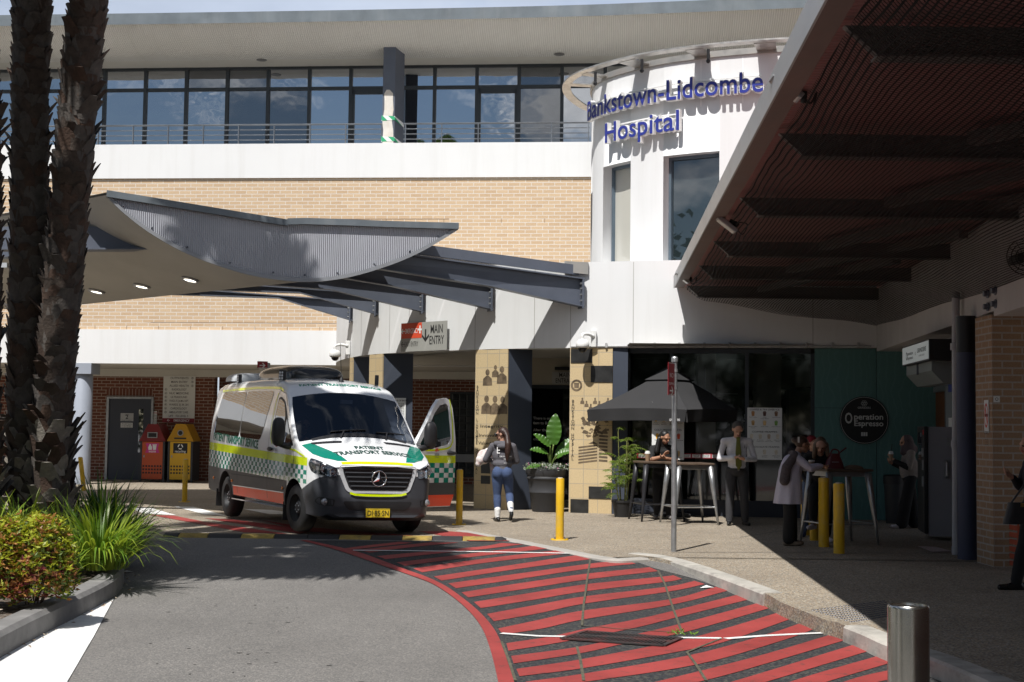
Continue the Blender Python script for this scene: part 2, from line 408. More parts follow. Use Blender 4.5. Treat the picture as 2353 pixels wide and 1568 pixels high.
stripes = [
 [((490,212),(560,222)), ((700,185),(740,198)), ((900,163),(1000,170))],
 [((600,222),(690,242)), ((900,190),(960,205)), ((1120,167),(1330,168))],
 [((735,267),(800,289)), ((1150,228),(1200,246)), ((1500,196),(1540,212)), ((1640,172),(1800,180))],
 [((880,312),(940,336)), ((1400,250),(1450,270)), ((1895,190),(2015,208))],
 [((1000,356),(1065,384)), ((1500,287),(1560,310)), ((2060,222),(2170,242))],
 [((1150,415),(1205,445)), ((1700,333),(1740,362)), ((2230,256),(2275,290)), (B(190,272),B(215,284))],
 [((1255,465),(1310,500)), ((1760,394),(1800,428)), ((2275,322),(2275,356)), (B(370,297),B(440,322))],
 [((1350,530),(1400,567)), ((1830,455),(1850,499)), ((2268,393),(2268,435)), (B(540,347),B(605,375))],
 [((1440,600),(1490,645)), ((1860,533),(1880,583)), ((2262,470),(2262,520)), (B(640,415),B(650,455)), (B(710,405),B(775,432))],
 [((1535,687),(1585,740)), ((1900,620),(1920,680)), ((2240,560),(2240,612)), (B(660,490),B(675,525)), (B(865,447),B(940,470))],
 [((1615,793),(1650,838)), ((1920,728),(1940,792)), ((2225,663),(2225,728)), (B(690,580),B(700,620)), (B(1020,490),B(1110,517))],
 [((1675,900),(1690,955)), ((2000,850),(2000,905)), ((2270,790),(2300,850)), (B(450,725),B(470,780)), (B(720,662),B(735,712)), (B(1185,545),B(1265,580))],
 [((1710,993),(1727,1047)), ((2190,928),(2190,977)), (B(330,860),B(350,905)), (B(770,757),B(790,820)), (B(1340,603),B(1425,640))],
 [((1747,1087),(1770,1140)), ((2210,1018),(2225,1082)), (B(700,892),B(740,962)), (B(1000,818),B(1080,890)), (B(1500,668),B(1605,708))],
 [((1815,1180),(1835,1240)), (B(70,1120),B(80,1180)), (B(840,985),B(880,1055)), (B(1400,832),B(1500,880)), (B(1685,735),B(1780,778))],
 [(B(100,1300),B(110,1360)), (B(920,1098),B(960,1165)), (B(1400,972),B(1460,1025)), (B(1870,832),B(1945,880))],
 [(B(500,1360),B(540,1430)), (B(1150,1176),B(1220,1230)), (B(2020,910),B(2115,960))],
 [(B(900,1420),B(960,1500)), (B(1570,1176),B(1640,1240)), (B(2190,993),B(2290,1040))],
 [(B(1300,1440),B(1400,1500)), (B(1960,1176),B(2040,1230)), (B(2370,1075),B(2460,1120))],
]
for st in stripes:
    mb = MB(); T = spline([(a[0], a[1], 0) for a, b in st], 6); U = spline([(b[0], b[1], 0) for a, b in st], 6)
    mb.grid(lambda a, b: (lambda p: onroad(p.x, p.y, .008))(samp(T, a).lerp(samp(U, a), b)), len(T)-1, 2)
    struct('red_stripe', mb, REDROAD)
def line(pts, w, m, name, dz=.012):
    P = [onroad(x, y, dz) for x, y in pts]; mb = MB(); L = []
    for i, p in enumerate(P):
        t = (P[min(i+1, len(P)-1)]-P[max(0, i-1)]).normalized(); nn = V3((-t.y, t.x, 0))*w/2; L.append((p-nn, p+nn))
    for a, b in zip(L, L[1:]): mb.quad(a[0], b[0], b[1], a[1])
    struct(name, mb, m)
line([(565,226),(1000,230),(1600,238),(2222,250)], .10, WHITEROAD, 'white_line')
line([(2010,208),(2220,248),(2380,274)], .05, WHITEROAD, 'white_line')
line([(1637,830),(1900,850),(2160,855),B(500,858),B(1062,866)], .075, WHITEROAD, 'white_line')
line([B(1090,869),B(1370,848),B(1600,836),B(1870,824)], .075, WHITEROAD, 'white_line')
CRACK = M('road_joint_dirt', (.09, .085, .06), .95, var=.4, vs=20)
for pts in ([(2285,275),(2260,440),(2235,620),(2222,775)], [(2222,775),(2353,783),B(300,797),B(770,826)], [B(600,372),B(650,470),B(710,650),B(775,826)],
            [(2185,925),(2210,1020),(2235,1176)], [B(1060,868),B(810,968),B(870,1050),B(950,1176)], [(1640,890),(1690,1020),(1740,1176)]):
    line(pts, .022, CRACK, 'road_joint', .013)
# white painted nose of the island, raised-table paint
def patch(pxs, m, name, dz=.008):
    mb = MB(); mb.poly([(lambda p: V3((p.x, p.y, road_z(p.x, p.y)+dz)))(ROAD(*q)) for q in pxs]); struct(name, mb, m)
patch([(-80,1560),(0,1489),(140,1430),(262,1377),(215,1465),(155,1568),(90,1700),(-80,1700)], WHITEROAD, 'white_island_marking')
def patch0(pxs, m, name, dz=.006):
    mb = MB(); mb.poly([HZ(*q, dz) for q in pxs]); struct(name, mb, m)
for q in ([(296,1166),(342,1166),(405,1184),(330,1180)], [(400,1164),(445,1165),(520,1185),(470,1182)], [(560,1170),(625,1172),(690,1182),(620,1182)]): patch0(q, WHITEROAD, 'white_crossing_bar')
for q in ([(345,1184),(400,1186),(470,1200),(660,1228),(560,1224)], [(470,1192),(530,1194),(720,1220),(690,1228),(560,1206)], [(600,1196),(700,1212),(1000,1236),(880,1236),(700,1222)],
          [(960,1222),(1030,1222),(1090,1226),(1200,1243),(1080,1243)]):
    mb = MB(); P = [HZ(*p, 0) for p in q]; mb.poly([V3((p.x, p.y, .006 if p.y > YF else road_z(p.x, p.y)+.012)) for p in P]); struct('red_stripe', mb, REDROAD)
# ---------------------------------------------------------------- planted island kerb
ikpx = [(-140,1530),(0,1455),(90,1410),(190,1365),(250,1335),(280,1312),(284,1290),(262,1268),(225,1245),(160,1225),(60,1210)]
ik = [HZ(x, y, .06) for x, y in ikpx]; ik = [V3((p.x, p.y, 0)) for p in ik]
CONC3 = M('island_kerb_concrete', (.20, .195, .19), .9, var=.2, vs=3, bump=.3, bs=40, dirt=(.07, .07, .07), dscale=(2, 2, 2), damt=.6)
kerb(ik, .20, .06, 'kerb', '', side=-1, mat=CONC3, dz=.32, nose=.035)
MULCH = speckle('bark_mulch', [(.10,.075,.055),(.17,.14,.115),(.06,.045,.035),(.24,.21,.18),(.13,.10,.075)], 26, None, stain=(.05,.04,.03), bump=.9, bdist=.03, stretch=(3, 1, 1))
mb = MB(); P = spline(ik, 6)
for a, b in zip(P, P[1:]):
    mb.quad(a+V3((-.17, .02, .03)), b+V3((-.17, .02, .03)), V3((-14, b.y, .10)), V3((-14, a.y, .10)))
struct('garden_bed', mb, MULCH)

rng = random.Random(4); mb = MB()
for k in range(46):
    q = ROAD(rng.gauss(560, 110), rng.uniform(1370, 1570)); q.z += .004; w, l = rng.uniform(.008, .03), rng.uniform(.002, .006); mb.poly([q+V3((w*math.cos(a)*rng.uniform(.6, 1), l*math.sin(a)*3, 0)) for a in [2*PI*j/7 for j in range(7)]])
struct('road_stain', mb, M('oil_stain', (.085, .082, .078), .8, var=.3))
mb = MB()
for k in range(420):
    i = rng.randrange(len(ik)-1); p = ik[i].lerp(ik[i+1], rng.random()); s_ = rng.random(); t = (ik[i+1]-ik[i]).normalized(); nn = V3((-t.y, t.x, 0))
    p = p+nn*rng.uniform(.2, .9) if s_ < .75 else p-nn*abs(rng.gauss(.02, .08)); p.z = .115 if s_ < .75 else road_z(0, p.y)+.012
    d = V3((rng.uniform(-1, 1), rng.uniform(-1, 1), rng.uniform(-.1, .3))).normalized(); w = d.orthogonal().normalized()*.006; l = rng.uniform(.02, .06); mb.add([p, p+d*l*.5+w, p+d*l, p+d*l*.5-w], [(0, 1, 2, 3)], rng.choice([0, 0, 1]))
struct('leaf_litter', mb, [M('dry_leaf', (.22, .15, .09), .9), M('pale_twig', (.42, .36, .28), .9)], 'stuff')
# ---------------------------------------------------------------- main hospital block
FAC = Frame((-11.2, 37.4, 0), (1, -.09, 0))
TANB = brick('tan_brick', (.505, .362, .235), (.575, .43, .288), (.64, .60, .54), .30, .0945, .009, .3, .10)
REDB = brick('red_brick', (.155, .055, .038), (.20, .075, .050), (.40, .34, .29), .262, .0915, .010, .5, .3)
zt = lambda px, py, d=0: FAC.hit(px, py, d)[1]
ut = lambda px, py=600, d=0: FAC.hit(px, py, d)[0]
ZB0, ZB1, ZB2, ZB3 = zt(190, 835), zt(190, 757), zt(600, 410), zt(600, 331.5)
UL, UR = -42.0, 26.0
hb = thing('hospital_building', 'long cream brick hospital block with white bands and a glazed top storey', 'building', FAC.p(0, 0))
mb = MB(); mb.fbox(FAC, UL, ZB0, UR, ZB1, -.45, .06); mb.build('lower_white_band', WHITE, hb)
mb = MB(); mb.fbox(FAC, UL, ZB1, UR, ZB2, -.45, 0); mb.build('brick_wall', TANB, hb)
mb = MB(); mb.fbox(FAC, UL, ZB2, UR, ZB3, -.30, .05); mb.build('upper_white_band', WHITE, hb)
WE = M('brick_shadow_gap', (.22, .14, .09), .9)
mb = MB(); zz = zt(300, 745)
for k in range(26): mb.fbox(FAC, ut(150)+k*.86, ZB1+.01, ut(150)+k*.86+.012, ZB1+.10, .0, .004)
mb.fbox(FAC, ut(350), ZB1+.19, ut(820), ZB1+.2, 0, .004)
zq = zt(1100, 503)
for k, x in enumerate((750, 806, 885, 1018, 1150, 1250)): mb.fbox(FAC, ut(x), zq-.1, ut(x)+.013, zq, 0, .004)
mb.fbox(FAC, ut(700), zq-.012, ut(1030), zq, 0, .004)
mb.build('weep_holes', WE, hb)
SOF = M('soffit_render', (.62, .61, .57), .85, var=.04)
mb = MB(); mb.fbox(FAC, UL, ZB0+.004, UR, ZB0+.25, -3.7, -.45); mb.fbox(FAC, UL, ZB0-.22, UR, ZB0+.0, -3.55, -3.49); mb.build('porch_soffit', SOF, hb)
# ground floor red brick wall with a step in plan
DRB = -3.5
mb = MB(); mb.fbox(FAC, UL, 0, ut(490, 1000, DRB), ZB0+.2, DRB-.3, DRB)
mb.fbox(FAC, ut(490, 1000, DRB), 0, UR, ZB0+.2, DRB-.9, DRB-.45); mb.build('ground_floor_brick_wall', REDB, hb)
# upper storey
DG = -1.6
ZS = 11.45; 
mb = MB(); mb.fbox(FAC, UL, ZB3-.12, UR, ZB3-.10, DG-.2, -.30); mb.build('balcony_floor', SOF, hb)
GLS = [glassy('upper_window_glass%s' % k, (.012, .014, .020), r, .015, w) for k, r, w in (('', .55, .03), ('_darker', .20, .04), ('_wavy', .46, .09))]
FRM = M('dark_window_frame', (.04, .047, .055), .45, .2)
mull = [-230,-135,-40,52,142,239,333,427,521,615,710,805,900,998,1095,1192,1291,1390,1490]
mull = [-230-95.5*k for k in range(16, 0, -1)] + mull
ztr = zt(805, 203, DG); zw0, zw1 = ZB3-.1, ZS
rr = random.Random(3)
for a, b in zip(mull, mull[1:]):
    u0, u1 = ut(a, 250, DG), ut(b, 250, DG)
    w = MB(); h = .045
    w.fbox(FAC, u0-h, zw0, u0+h, zw1, DG-.08, DG+.03)
    w.fbox(FAC, u0+h, ztr-.045, u1-h, ztr+.045, DG-.08, DG+.015); w.fbox(FAC, u0+h, zw1-.07, u1-h, zw1, DG-.08, DG+.02)
    door = abs(a-1095) < 2 or abs(a-805) < 2
    if door:
        w.fbox(FAC, u0+h, zw0, u0+h+.07, ztr-.05, DG-.07, DG+.01); w.fbox(FAC, u1-h-.07, zw0, u1-h, ztr-.05, DG-.07, DG+.01); w.fbox(FAC, u0+h, ztr-.17, u1-h, ztr-.045, DG-.07, DG+.01)
    wo = w.build('window', FRM, hb)
    for (y0, y1) in ((zw0, ztr-.045), (ztr+.045, zw1-.07)):
        dd = rr.uniform(-.0016, .0016); de = rr.uniform(-.004, .004); p = MB()
        p.quad(FAC.p(u0+h, y0, DG-.03+dd), FAC.p(u1-h, y0, DG-.03-dd), FAC.p(u1-h, y1, DG-.03-dd+de), FAC.p(u0+h, y1, DG-.03+dd+de))
        p.build('pane', rr.choice([GLS[0], GLS[0], GLS[2], GLS[1]] if abs(a-521) > 2 else [GLS[1]]), wo)
mb = MB(); mb.fbox(FAC, UL, ZB3-.1, UR, ZS+1, DG-3.2, DG-3.0); mb.build('upper_storey_core', M('dark_interior', (.02, .02, .022), .9), hb)
# eave: flat soffit, upswept corrugated soffit and fascia
def corrugated(name, col, pitch, strength=.6, rough=.5, metal=0.0, axis=0, dirt=None, var=.08):
    m, nt, b = _nt(name); setp(b, rough, metal, .4)
    uv = coords(nt, 'UV'); w = nd(nt, 'ShaderNodeTexWave', i_Scale=1/pitch/ (2*PI) * PI*2/ (2*PI) * 1.0, i_Distortion=0.0); w.bands_direction = 'XY'[axis]; w.wave_profile = 'SIN'
    w.inputs['Scale'].default_value = .314159/pitch
    nt.links.new(uv, w.inputs['Vector'])
    f = mrange(nt, noise_(nt, uv, .8, 7, .65), .35, .7, 0, 1); c = mixc(nt, f, [x*(1-var) for x in col], [x*(1+var) for x in col])
    c = mixc(nt, mrange(nt, w.outputs[0], 0, .35, .42, 0), c, [x*.45 for x in col])
    if dirt:
        mp = nd(nt, 'ShaderNodeMapping'); mp.inputs['Scale'].default_value = (9, .35, 1) if axis == 0 else (.35, 9, 1); nt.links.new(uv, mp.inputs[0])
        c = mixc(nt, mrange(nt, noise_(nt, mp.outputs[0], 1.0, 6, .7), .55, .78, 0, .5), c, dirt)
    nt.links.new(c, b.inputs['Base Color']); bump_(nt, b, w.outputs[0], strength, .02); return m
SOFC = corrugated('corrugated_soffit', (.68, .68, .66), .055, .35, .6, dirt=(.48, .47, .44), axis=0, var=.04)
FASC = M('grey_fascia_metal', (.16, .185, .205), .5, .3, var=.15, vs=2, dirt=(.26, .28, .29), dscale=(2, 2, .3), damt=.6)
ZF = 12.0
ep = [(-60, 57.5), (0, 57), (235, 54), (600, 49), (900, 44), (1281, 36), (1549, 26.6), (1863, 14)]
E = [HZ(x, y, ZF) for x, y in ep]
E = [E[0]+(E[0]-E[2]).normalized()*30] + spline(E, 6) + [E[-1]+(E[-1]-E[-2]).normalized()*18]
rel = lambda p: ((p-FAC.o).dot(FAC.r), (p-FAC.o).dot(FAC.n))
L = [0]
for a, b in zip(E, E[1:]): L.append(L[-1]+(b-a).length)
mb = MB(); n = 12; nb = MB(); fa = MB(); rf = MB()
DF = -.85
prev = None
for i, p in enumerate(E):
    u, d = rel(p); row = [FAC.p(u, ZS+(ZF-ZS)*(1-k/n)**2.3, d+(DF-d)*k/n) for k in range(n+1)]
    back = FAC.p(u, ZS, DG-.1); top = [p+FAC.n*.04+V3((0, 0, -.05)), p+FAC.n*.05+V3((0, 0, .24))]; far = FAC.p(u, ZF+.6, -8)
    if prev:
        for k in range(n):
            b0 = len(mb.f); mb.quad(prev[0][k], prev[0][k+1], row[k+1], row[k])
            mb.uv[b0] = [(L[i-1], k/n*1.6), (L[i-1], (k+1)/n*1.6), (L[i], (k+1)/n*1.6), (L[i], k/n*1.6)]
        nb.quad(prev[0][n], prev[1], back, row[n])
        fa.quad(prev[2][0], top[0], top[1], prev[2][1]); fa.quad(prev[0][0], row[0], top[0], prev[2][0])
        rf.quad(prev[2][1], top[1], far, prev[3])
    prev = (row, back, top, far)
mb.build('corrugated_soffit', SOFC, hb, smooth=True, weld=True); nb.build('flat_soffit', SOF, hb); fa.build('roof_fascia', FASC, hb); rf.build('roof', FASC, hb)
mb = MB()
for x, y in ((601, 139), (1285, 126)):
    q = HZ(x, y, ZS-.012); mb.cyl(q, q+V3((0, 0, .01)), .14, n=20)
mb.build('soffit_light', M('light_fitting', (.18, .18, .18), .4), hb)
# balcony column with a patch of stripped paint and tape
col = MB(); u0, u1 = ut(879, 250, -.05), ut(907, 250, -.05); u2, u3 = ut(928, 250, -.5), ut(902, 250, -.6)
pts = [(u0, -.05), (u1, -.05), (u2, -.5), (u3, -.62)]
col.prism([FAC.p(u, ZB3-.02, d) for u, d in pts], (0, 0, ZS+.5-ZB3)); co = col.build('balcony_column', STEEL, hb)
q = MB(); zp = zt(890, 205, -.05)
zs_ = [ZB3+.0, ZB3+.35, ZB3+.6, ZB3+.9, ZB3+1.15, zp-.12, zp-.02]
Lf = [(u0+.0, ), ]
lft = [u0+.01, u0+.03, u0+.0, u0+.05, u0+.05, u0+.04, u0+.10]; rgt = [u1-.02, u1-.03, u1-.07, u1-.03, u1-.05, u1-.05, u1-.14]
for k in range(6): q.quad(FAC.p(lft[k], zs_[k], -.046), FAC.p(rgt[k], zs_[k], -.046), FAC.p(rgt[k+1], zs_[k+1], -.046), FAC.p(lft[k+1], zs_[k+1], -.046))
q.build('stripped_paint', M('bare_concrete', (.66, .63, .58), .9, var=.14, vs=3, bump=.3, bs=25, dirt=(.5, .36, .2), dscale=(4, 4, 2), damt=.45), co)
def striped(name, a, b, sc, rot=.8):
    m, nt, bs = _nt(name); mp = nd(nt, 'ShaderNodeMapping'); mp.inputs['Rotation'].default_value = (0, rot, 0); nt.links.new(coords(nt), mp.inputs[0])
    w = nd(nt, 'ShaderNodeTexWave', i_Scale=sc, i_Distortion=0); nt.links.new(mp.outputs[0], w.inputs['Vector'])
    f = math_(nt, 'GREATER_THAN', w.outputs[0], .5); nt.links.new(mixc(nt, f, a, b), bs.inputs['Base Color']); return m
TAPE = striped('green_white_tape', (.03, .35, .16), (.8, .8, .8), 1.6)
for zc in (zt(890, 272, -.05), zt(890, 320, -.05)):
    q = MB()
    q.quad(FAC.p(u0-.02, zc-.07, -.04), FAC.p(u1+.01, zc-.05, -.04), FAC.p(u1+.01, zc+.05, -.04), FAC.p(u0-.02, zc+.07, -.04))
    q.quad(FAC.p(u1+.01, zc-.05, -.04), FAC.p(u2+.01, zc-.16, -.49), FAC.p(u2+.01, zc-.05, -.49), FAC.p(u1+.01, zc+.05, -.04)); q.build('barrier_tape', TAPE, co)
# railing: two runs
RAIL = M('rail_metal', (.20, .215, .24), .35, .7)
zr1 = zt(500, 286.5); zr0 = ZB3
for us, ue, ps in ((ut(-1500), ut(873), [ut(385-83.7*.5-71.7*k*1.0) for k in range(0)]), (ut(920), ut(1352), [])):
    r = MB()
    for f, s in ((1.0, .022), (.745, .013), (.49, .013), (.235, .013)): 
        z = zr0+(zr1-zr0)*f; r.tube([FAC.p(us, z, -.08), FAC.p(ue, z, -.08)], s, 6)
    w = .955; n = int((ue-us)/w)
    for k in range(n+1):
        u = ue-.03-k*w
        r.fbox(FAC, u-.012, zr0, u+.012, zr1, -.11, -.05); r.fbox(FAC, u-.05, zr0, u+.05, zr0+.012, -.14, -.02)
    r.build('balcony_railing', RAIL, hb, smooth=40)
# round columns under the lower band
COLP = M('grey_blue_column_paint', (.30, .33, .39), .55, var=.08, vs=1.2, bump=.03, bs=50)
for k, px in enumerate((187, -160, -520)):
    u, _ = FAC.hit(px, 1000, -.22); c = MB(); b0 = FAC.p(u, 0, -.24)
    c.lathe([(.25, 0), (.25, ZB0-.32), (.235, ZB0-.30), (.235, ZB0-.27)], b0, 32)
    o = c.build('round_column', COLP, hb, smooth=40)
    c = MB(); c.fbox(FAC, u-.33, ZB0-.28, u+.33, ZB0+.0, -.55, .08); c.build('column_capital', STEEL if k else COLP, o)
# stair door
D = DRB
DOOR = M('navy_door_paint', (.045, .052, .072), .5, var=.08)
x0, x1 = ut(250, 1000, D), ut(347, 1000, D); zt1 = zt(300, 917, D)
mb = MB(); mb.fbox(FAC, x0, 0, x1, zt1, D-.02, D+.03); dr = mb.build('stair_door', DOOR, hb, bevel=.004)
mb = MB(); mb.fbox(FAC, x0-.07, 0, x0, zt1+.06, D, D+.07); mb.fbox(FAC, x1, 0, x1+.06, zt1+.06, D, D+.05); mb.fbox(FAC, x0, zt1, x1, zt1+.06, D, D+.07); mb.build('door_frame', GALV, dr)
mb = MB(); xv = ut(321, 1000, D); mb.fbox(FAC, xv-.03, zt(320, 1040, D), xv+.10, zt(320, 940, D), D+.03, D+.035); mb.build('vision_panel', glassy('door_glass', (.02, .02, .03), .35), dr)
mb = MB(); mb.fbox(FAC, x0-.1, zt1+.06, x1+.02, zt1+.29, D, D+.004); SOLD = brick('soldier_course', (.14, .05, .036), (.18, .065, .045), (.36, .31, .27), .098, .30, .010, .5, .3, off=0); mb.build('soldier_course', SOLD, hb)
# glass blocks in the brick wall, seen past the tiled pillars
GB = M('glass_block', (.035, .04, .045), .12, spec=.6, var=.5, vs=5)
D2 = DRB-.45
u0, u1 = ut(1037, 1000, D2), ut(1120, 1000, D2); z0, z1 = zt(1060, 1092, D2), zt(1060, 905, D2)
gbw = MB(); gbw.fbox(FAC, u0-.05, z0-.05, u1+.3, z1+.05, D2, D2+.02); gw = gbw.build('glass_block_window', FRM, hb)
k = .21; mb = MB(); x = u0
while x < u1+.2:
    z = z0
    while z < z1-.1: mb.fbox(FAC, x+.015, z+.015, x+k-.015, z+k-.015, D2+.02, D2+.045); z += k
    x += k
mb.build('glass_blocks', GB, gw, bevel=.02)
mb = MB(); mb.fbox(FAC, u0-.3, zt(1060, 1062, D2), u1+.5, zt(1060, 1044, D2), D2+.1, D2+.16); mb.build('crash_rail', M('crash_rail', (.3, .31, .33), .5), gw)
# ---------------------------------------------------------------- wall signs on the brick
fr = FAC.sub(0, 0, D+.0)
def pxrect(f, px0, py0, px1, py1, d=0):
    a = f.hit(px0, py0, d); b = f.hit(px1, py1, d); return a[0], a[1], b[0], b[1]
s = thing('directory_sign', 'tall white directory board with a red EMERGENCY strip on the red brick wall', 'sign', FAC.p(ut(410, 900, D), 1.6, D))
xa, ya, xb, yb_ = pxrect(fr, 374, 971, 450, 865); W = xb-xa; H = yb_-ya
mb = MB(); mb.fbox(fr, xa, ya, xb, yb_, .01, .035); mb.build('board', SIGNW, s)
hr = H*.092
MAROON = M('maroon_sign', (.25, .02, .03), .5, var=.05)
mb = MB(); mb.fbox(fr, xa, ya, xb, ya+hr, .035, .038); mb.build('emergency_strip', MAROON, s)
t = MB(); ls = (H-hr)/11.15
rows = ['OUTPATIENTS', 'MAIN ENTRY', 'ALLIED HEALTH', 'RADIOLOGY', 'NUC MEDICINE', 'ULTRASOUND', 'WARDS 2F 2J & MAU DEPT', 'WARDS 3J 3K 3H', 'CARDIOLOGY', 'AMBULATORY CARE', 'LIFT   TO LEVEL 3']
for i, r in enumerate(rows):
    y = yb_-ls*(i+.82); w = min(W*.60, len(r)*.048)
    ftext(t, fr, (xa+xb)/2, y, r, ls*.80, .0375, width=w, off=.004)
    if i < 10:
        ax = xb-W*.09 if i < 3 else xa+W*.09; ang = (PI/2 if i == 0 else 0) if i < 3 else PI
        fdisc(t, fr, ax, y+ls*.28, ls*.33, .037, n=16, r2=ls*.27); farrow(t, fr, ax, y+ls*.28, ls*.42, ang, .037)
t.build('lettering', INK, s)
t = MB(); ftext(t, fr, (xa+xb)/2+W*.1, ya+hr*.2, 'EMERGENCY', hr*.82, .041, off=.012, width=W*.5); farrow(t, fr, xa+W*.19, ya+hr*.5, hr*.7, PI, .041); t.build('emergency_lettering', WPRINT, s)
s = thing('level_sign', 'small grey LEVEL 2 plate on the navy stair door', 'sign', FAC.p(ut(290, 950, D), 1.5, D+.04))
xa, ya, xb, yb_ = pxrect(fr, 277, 968, 307, 950, .03)
mb = MB(); mb.fbox(fr, xa, ya, xb, yb_, .03, .04); mb.build('plate', M('grey_plate', (.42, .43, .44), .4), s)
t = MB(); c = (xa+xb)/2; ftext(t, fr, c, yb_-.06, 'LEVEL', .05, .043); ftext(t, fr, c, ya+.065, '2', .17, .043, off=.01); ftext(t, fr, c, ya+.012, 'STAIR TO LEVEL 1', .038, .043); t.build('lettering', INK, s)
s = thing('fire_door_sign', 'white FIRE SAFETY DOOR plate under the level plate', 'sign', FAC.p(ut(290, 975, D), 1.3, D+.04))
xa, ya, xb, yb_ = pxrect(fr, 277.5, 983, 305, 972, .03)
mb = MB(); mb.fbox(fr, xa, ya, xb, yb_, .03, .04); mb.build('plate', SIGNW, s)
t = MB(); c = (xa+xb)/2
for k, l in enumerate(('FIRE SAFETY DOOR', 'DO NOT OBSTRUCT', 'DO NOT KEEP OPEN')): ftext(t, fr, c, yb_-.05-.042*k, l, .045 if not k else .036, .043, off=.012, width=(xb-xa)*.86)
t.build('lettering', INK, s)
def notice(name, label, f, rect, d, lines, head=None, headm=None, cols=None):
    s = thing(name, label, 'notice', f.p(rect[0], rect[1], d)); xa, ya, xb, yb_ = rect
    mb = MB(); mb.fbox(f, xa, ya, xb, yb_, d, d+.012); mb.build('board', SIGNW, s)
    t = MB(); w = xb-xa
    for (x, y, tx, sz, *o) in lines: ftext(t, f, xa+w*x, ya+(yb_-ya)*y, tx, sz, d+.015, mi=(o[0] if o else 0), off=.008, **(o[1] if len(o) > 1 else {}))
    if t.v: t.build('lettering', [INK, REDP], s)
    return s
notice('wall_notice', 'small white printed notice between the stair door and the red bin', fr, pxrect(fr, 348, 985, 361, 945, .01), .01, [(.5, .86, 'NOTICE', .05, 1)]+[(.5, .74-.09*k, 'no access beyond', .028) for k in range(8)])
fr2 = FAC.sub(0, 0, D2)
notice('parking_sign', 'white parking notice on brick partly hidden by the van rear', fr2, pxrect(fr2, 481, 1010, 540, 947, .01), .01, [(.5, .84, 'PARKED VEHICLES', .10), (.5, .66, 'MUST PAY', .10, 1), (.5, .48, 'PARKING', .10), (.5, .30, 'BEFORE LEAVING', .10), (.5, .12, 'THE SITE', .10)])
# ---------------------------------------------------------------- entrance drum: curved lower band, upper drum, letters, ring
class Arc:
    """plan curve sampled by arc length"""
    def __init__(s, pts, n=10):
        s.P = spline([(x, y, 0) for x, y in pts], n); s.L = [0]
        for a, b in zip(s.P, s.P[1:]): s.L.append(s.L[-1]+(b-a).length)
    def at(s, t):
        t = max(0, min(s.L[-1]-1e-6, t)); i = max(k for k in range(len(s.L)) if s.L[k] <= t); i = min(i, len(s.P)-2)
        return s.P[i].lerp(s.P[i+1], (t-s.L[i])/(s.L[i+1]-s.L[i]))
    def nrm(s, t):
        d = (s.at(t+.12)-s.at(t-.12)).normalized(); return V3((d.y, -d.x, 0))
    def p(s, t, z, d=0): q = s.at(t)+s.nrm(t)*d; q.z = z; return q
    def s_at(s, px, z=3.2, d=0):
        a, b = s.t0 if hasattr(s, 't0') else 0.0, s.L[-1]
        for _ in range(40):
            m = (a+b)/2
            if proj(s.p(m, z, d))[0] < px: a = m
            else: b = m
        return (a+b)/2
def arcwall(arc, s0, s1, z0, z1, d0, d1, mb, step=.25, mi=0):
    n = max(1, int((s1-s0)/step)); S = [s0+(s1-s0)*k/n for k in range(n+1)]
    rows = [[arc.p(t, z0, d1), arc.p(t, z1, d1), arc.p(t, z1, d0), arc.p(t, z0, d0)] for t in S]
    for a, b, sa, sb in zip(rows, rows[1:], S, S[1:]):
        for k in range(4):
            j = (k+1) % 4; f = len(mb.f); mb.quad(a[k], b[k], b[j], a[j], mi)
            zz = (z0, z1) if k == 0 else (0, .3); mb.uv[f] = [(sa, zz[0]), (sb, zz[0]), (sb, zz[1]), (sa, zz[1])]
    mb.quad(*rows[0][::-1], mi=mi); mb.quad(*rows[-1], mi=mi)
LOW = Arc([(-4.6, 37.2), (-4.25, 34.6), (-3.69, 32.5), (-2.86, 30.6), (-.75, 28.5), (1.1, 27.5), (3.2, 26.85), (5.58, 26.35), (6.72, 26.15)])
ZL0, ZL1 = 3.17, 4.83
dr_ = thing('entrance_drum', 'white curved entrance drum with two tall windows and blue lettering', 'building', (2, 29, 0))
mb = MB(); arcwall(LOW, .4, LOW.L[-1], ZL0, ZL1, -.5, 0, mb); mb.build('curved_band', WHITE, dr_, smooth=35)
mb = MB()
for px in (805+25, 895, 940, 1092, 1228, 1311, 1455, 1868):
    t = LOW.s_at(px, 3.6); mb.quad(LOW.p(t-.006, ZL0, .003), LOW.p(t+.006, ZL0, .003), LOW.p(t+.006, ZL1-.02, .003), LOW.p(t-.006, ZL1-.02, .003))
mb.build('panel_joint', M('panel_joint', (.38, .37, .35), .9), dr_)
UP = Arc([(3.4, 33.2), (2.3, 32.2), (1.78, 31.0), (1.66, 29.9), (1.95, 28.97), (2.74, 27.98), (3.52, 27.42), (4.3, 27.05), (5.25, 26.75), (7.2, 26.4)])
UP.t0 = UP.L[-1]*.36
ZR = 8.86
ledge = MB(); n = 30
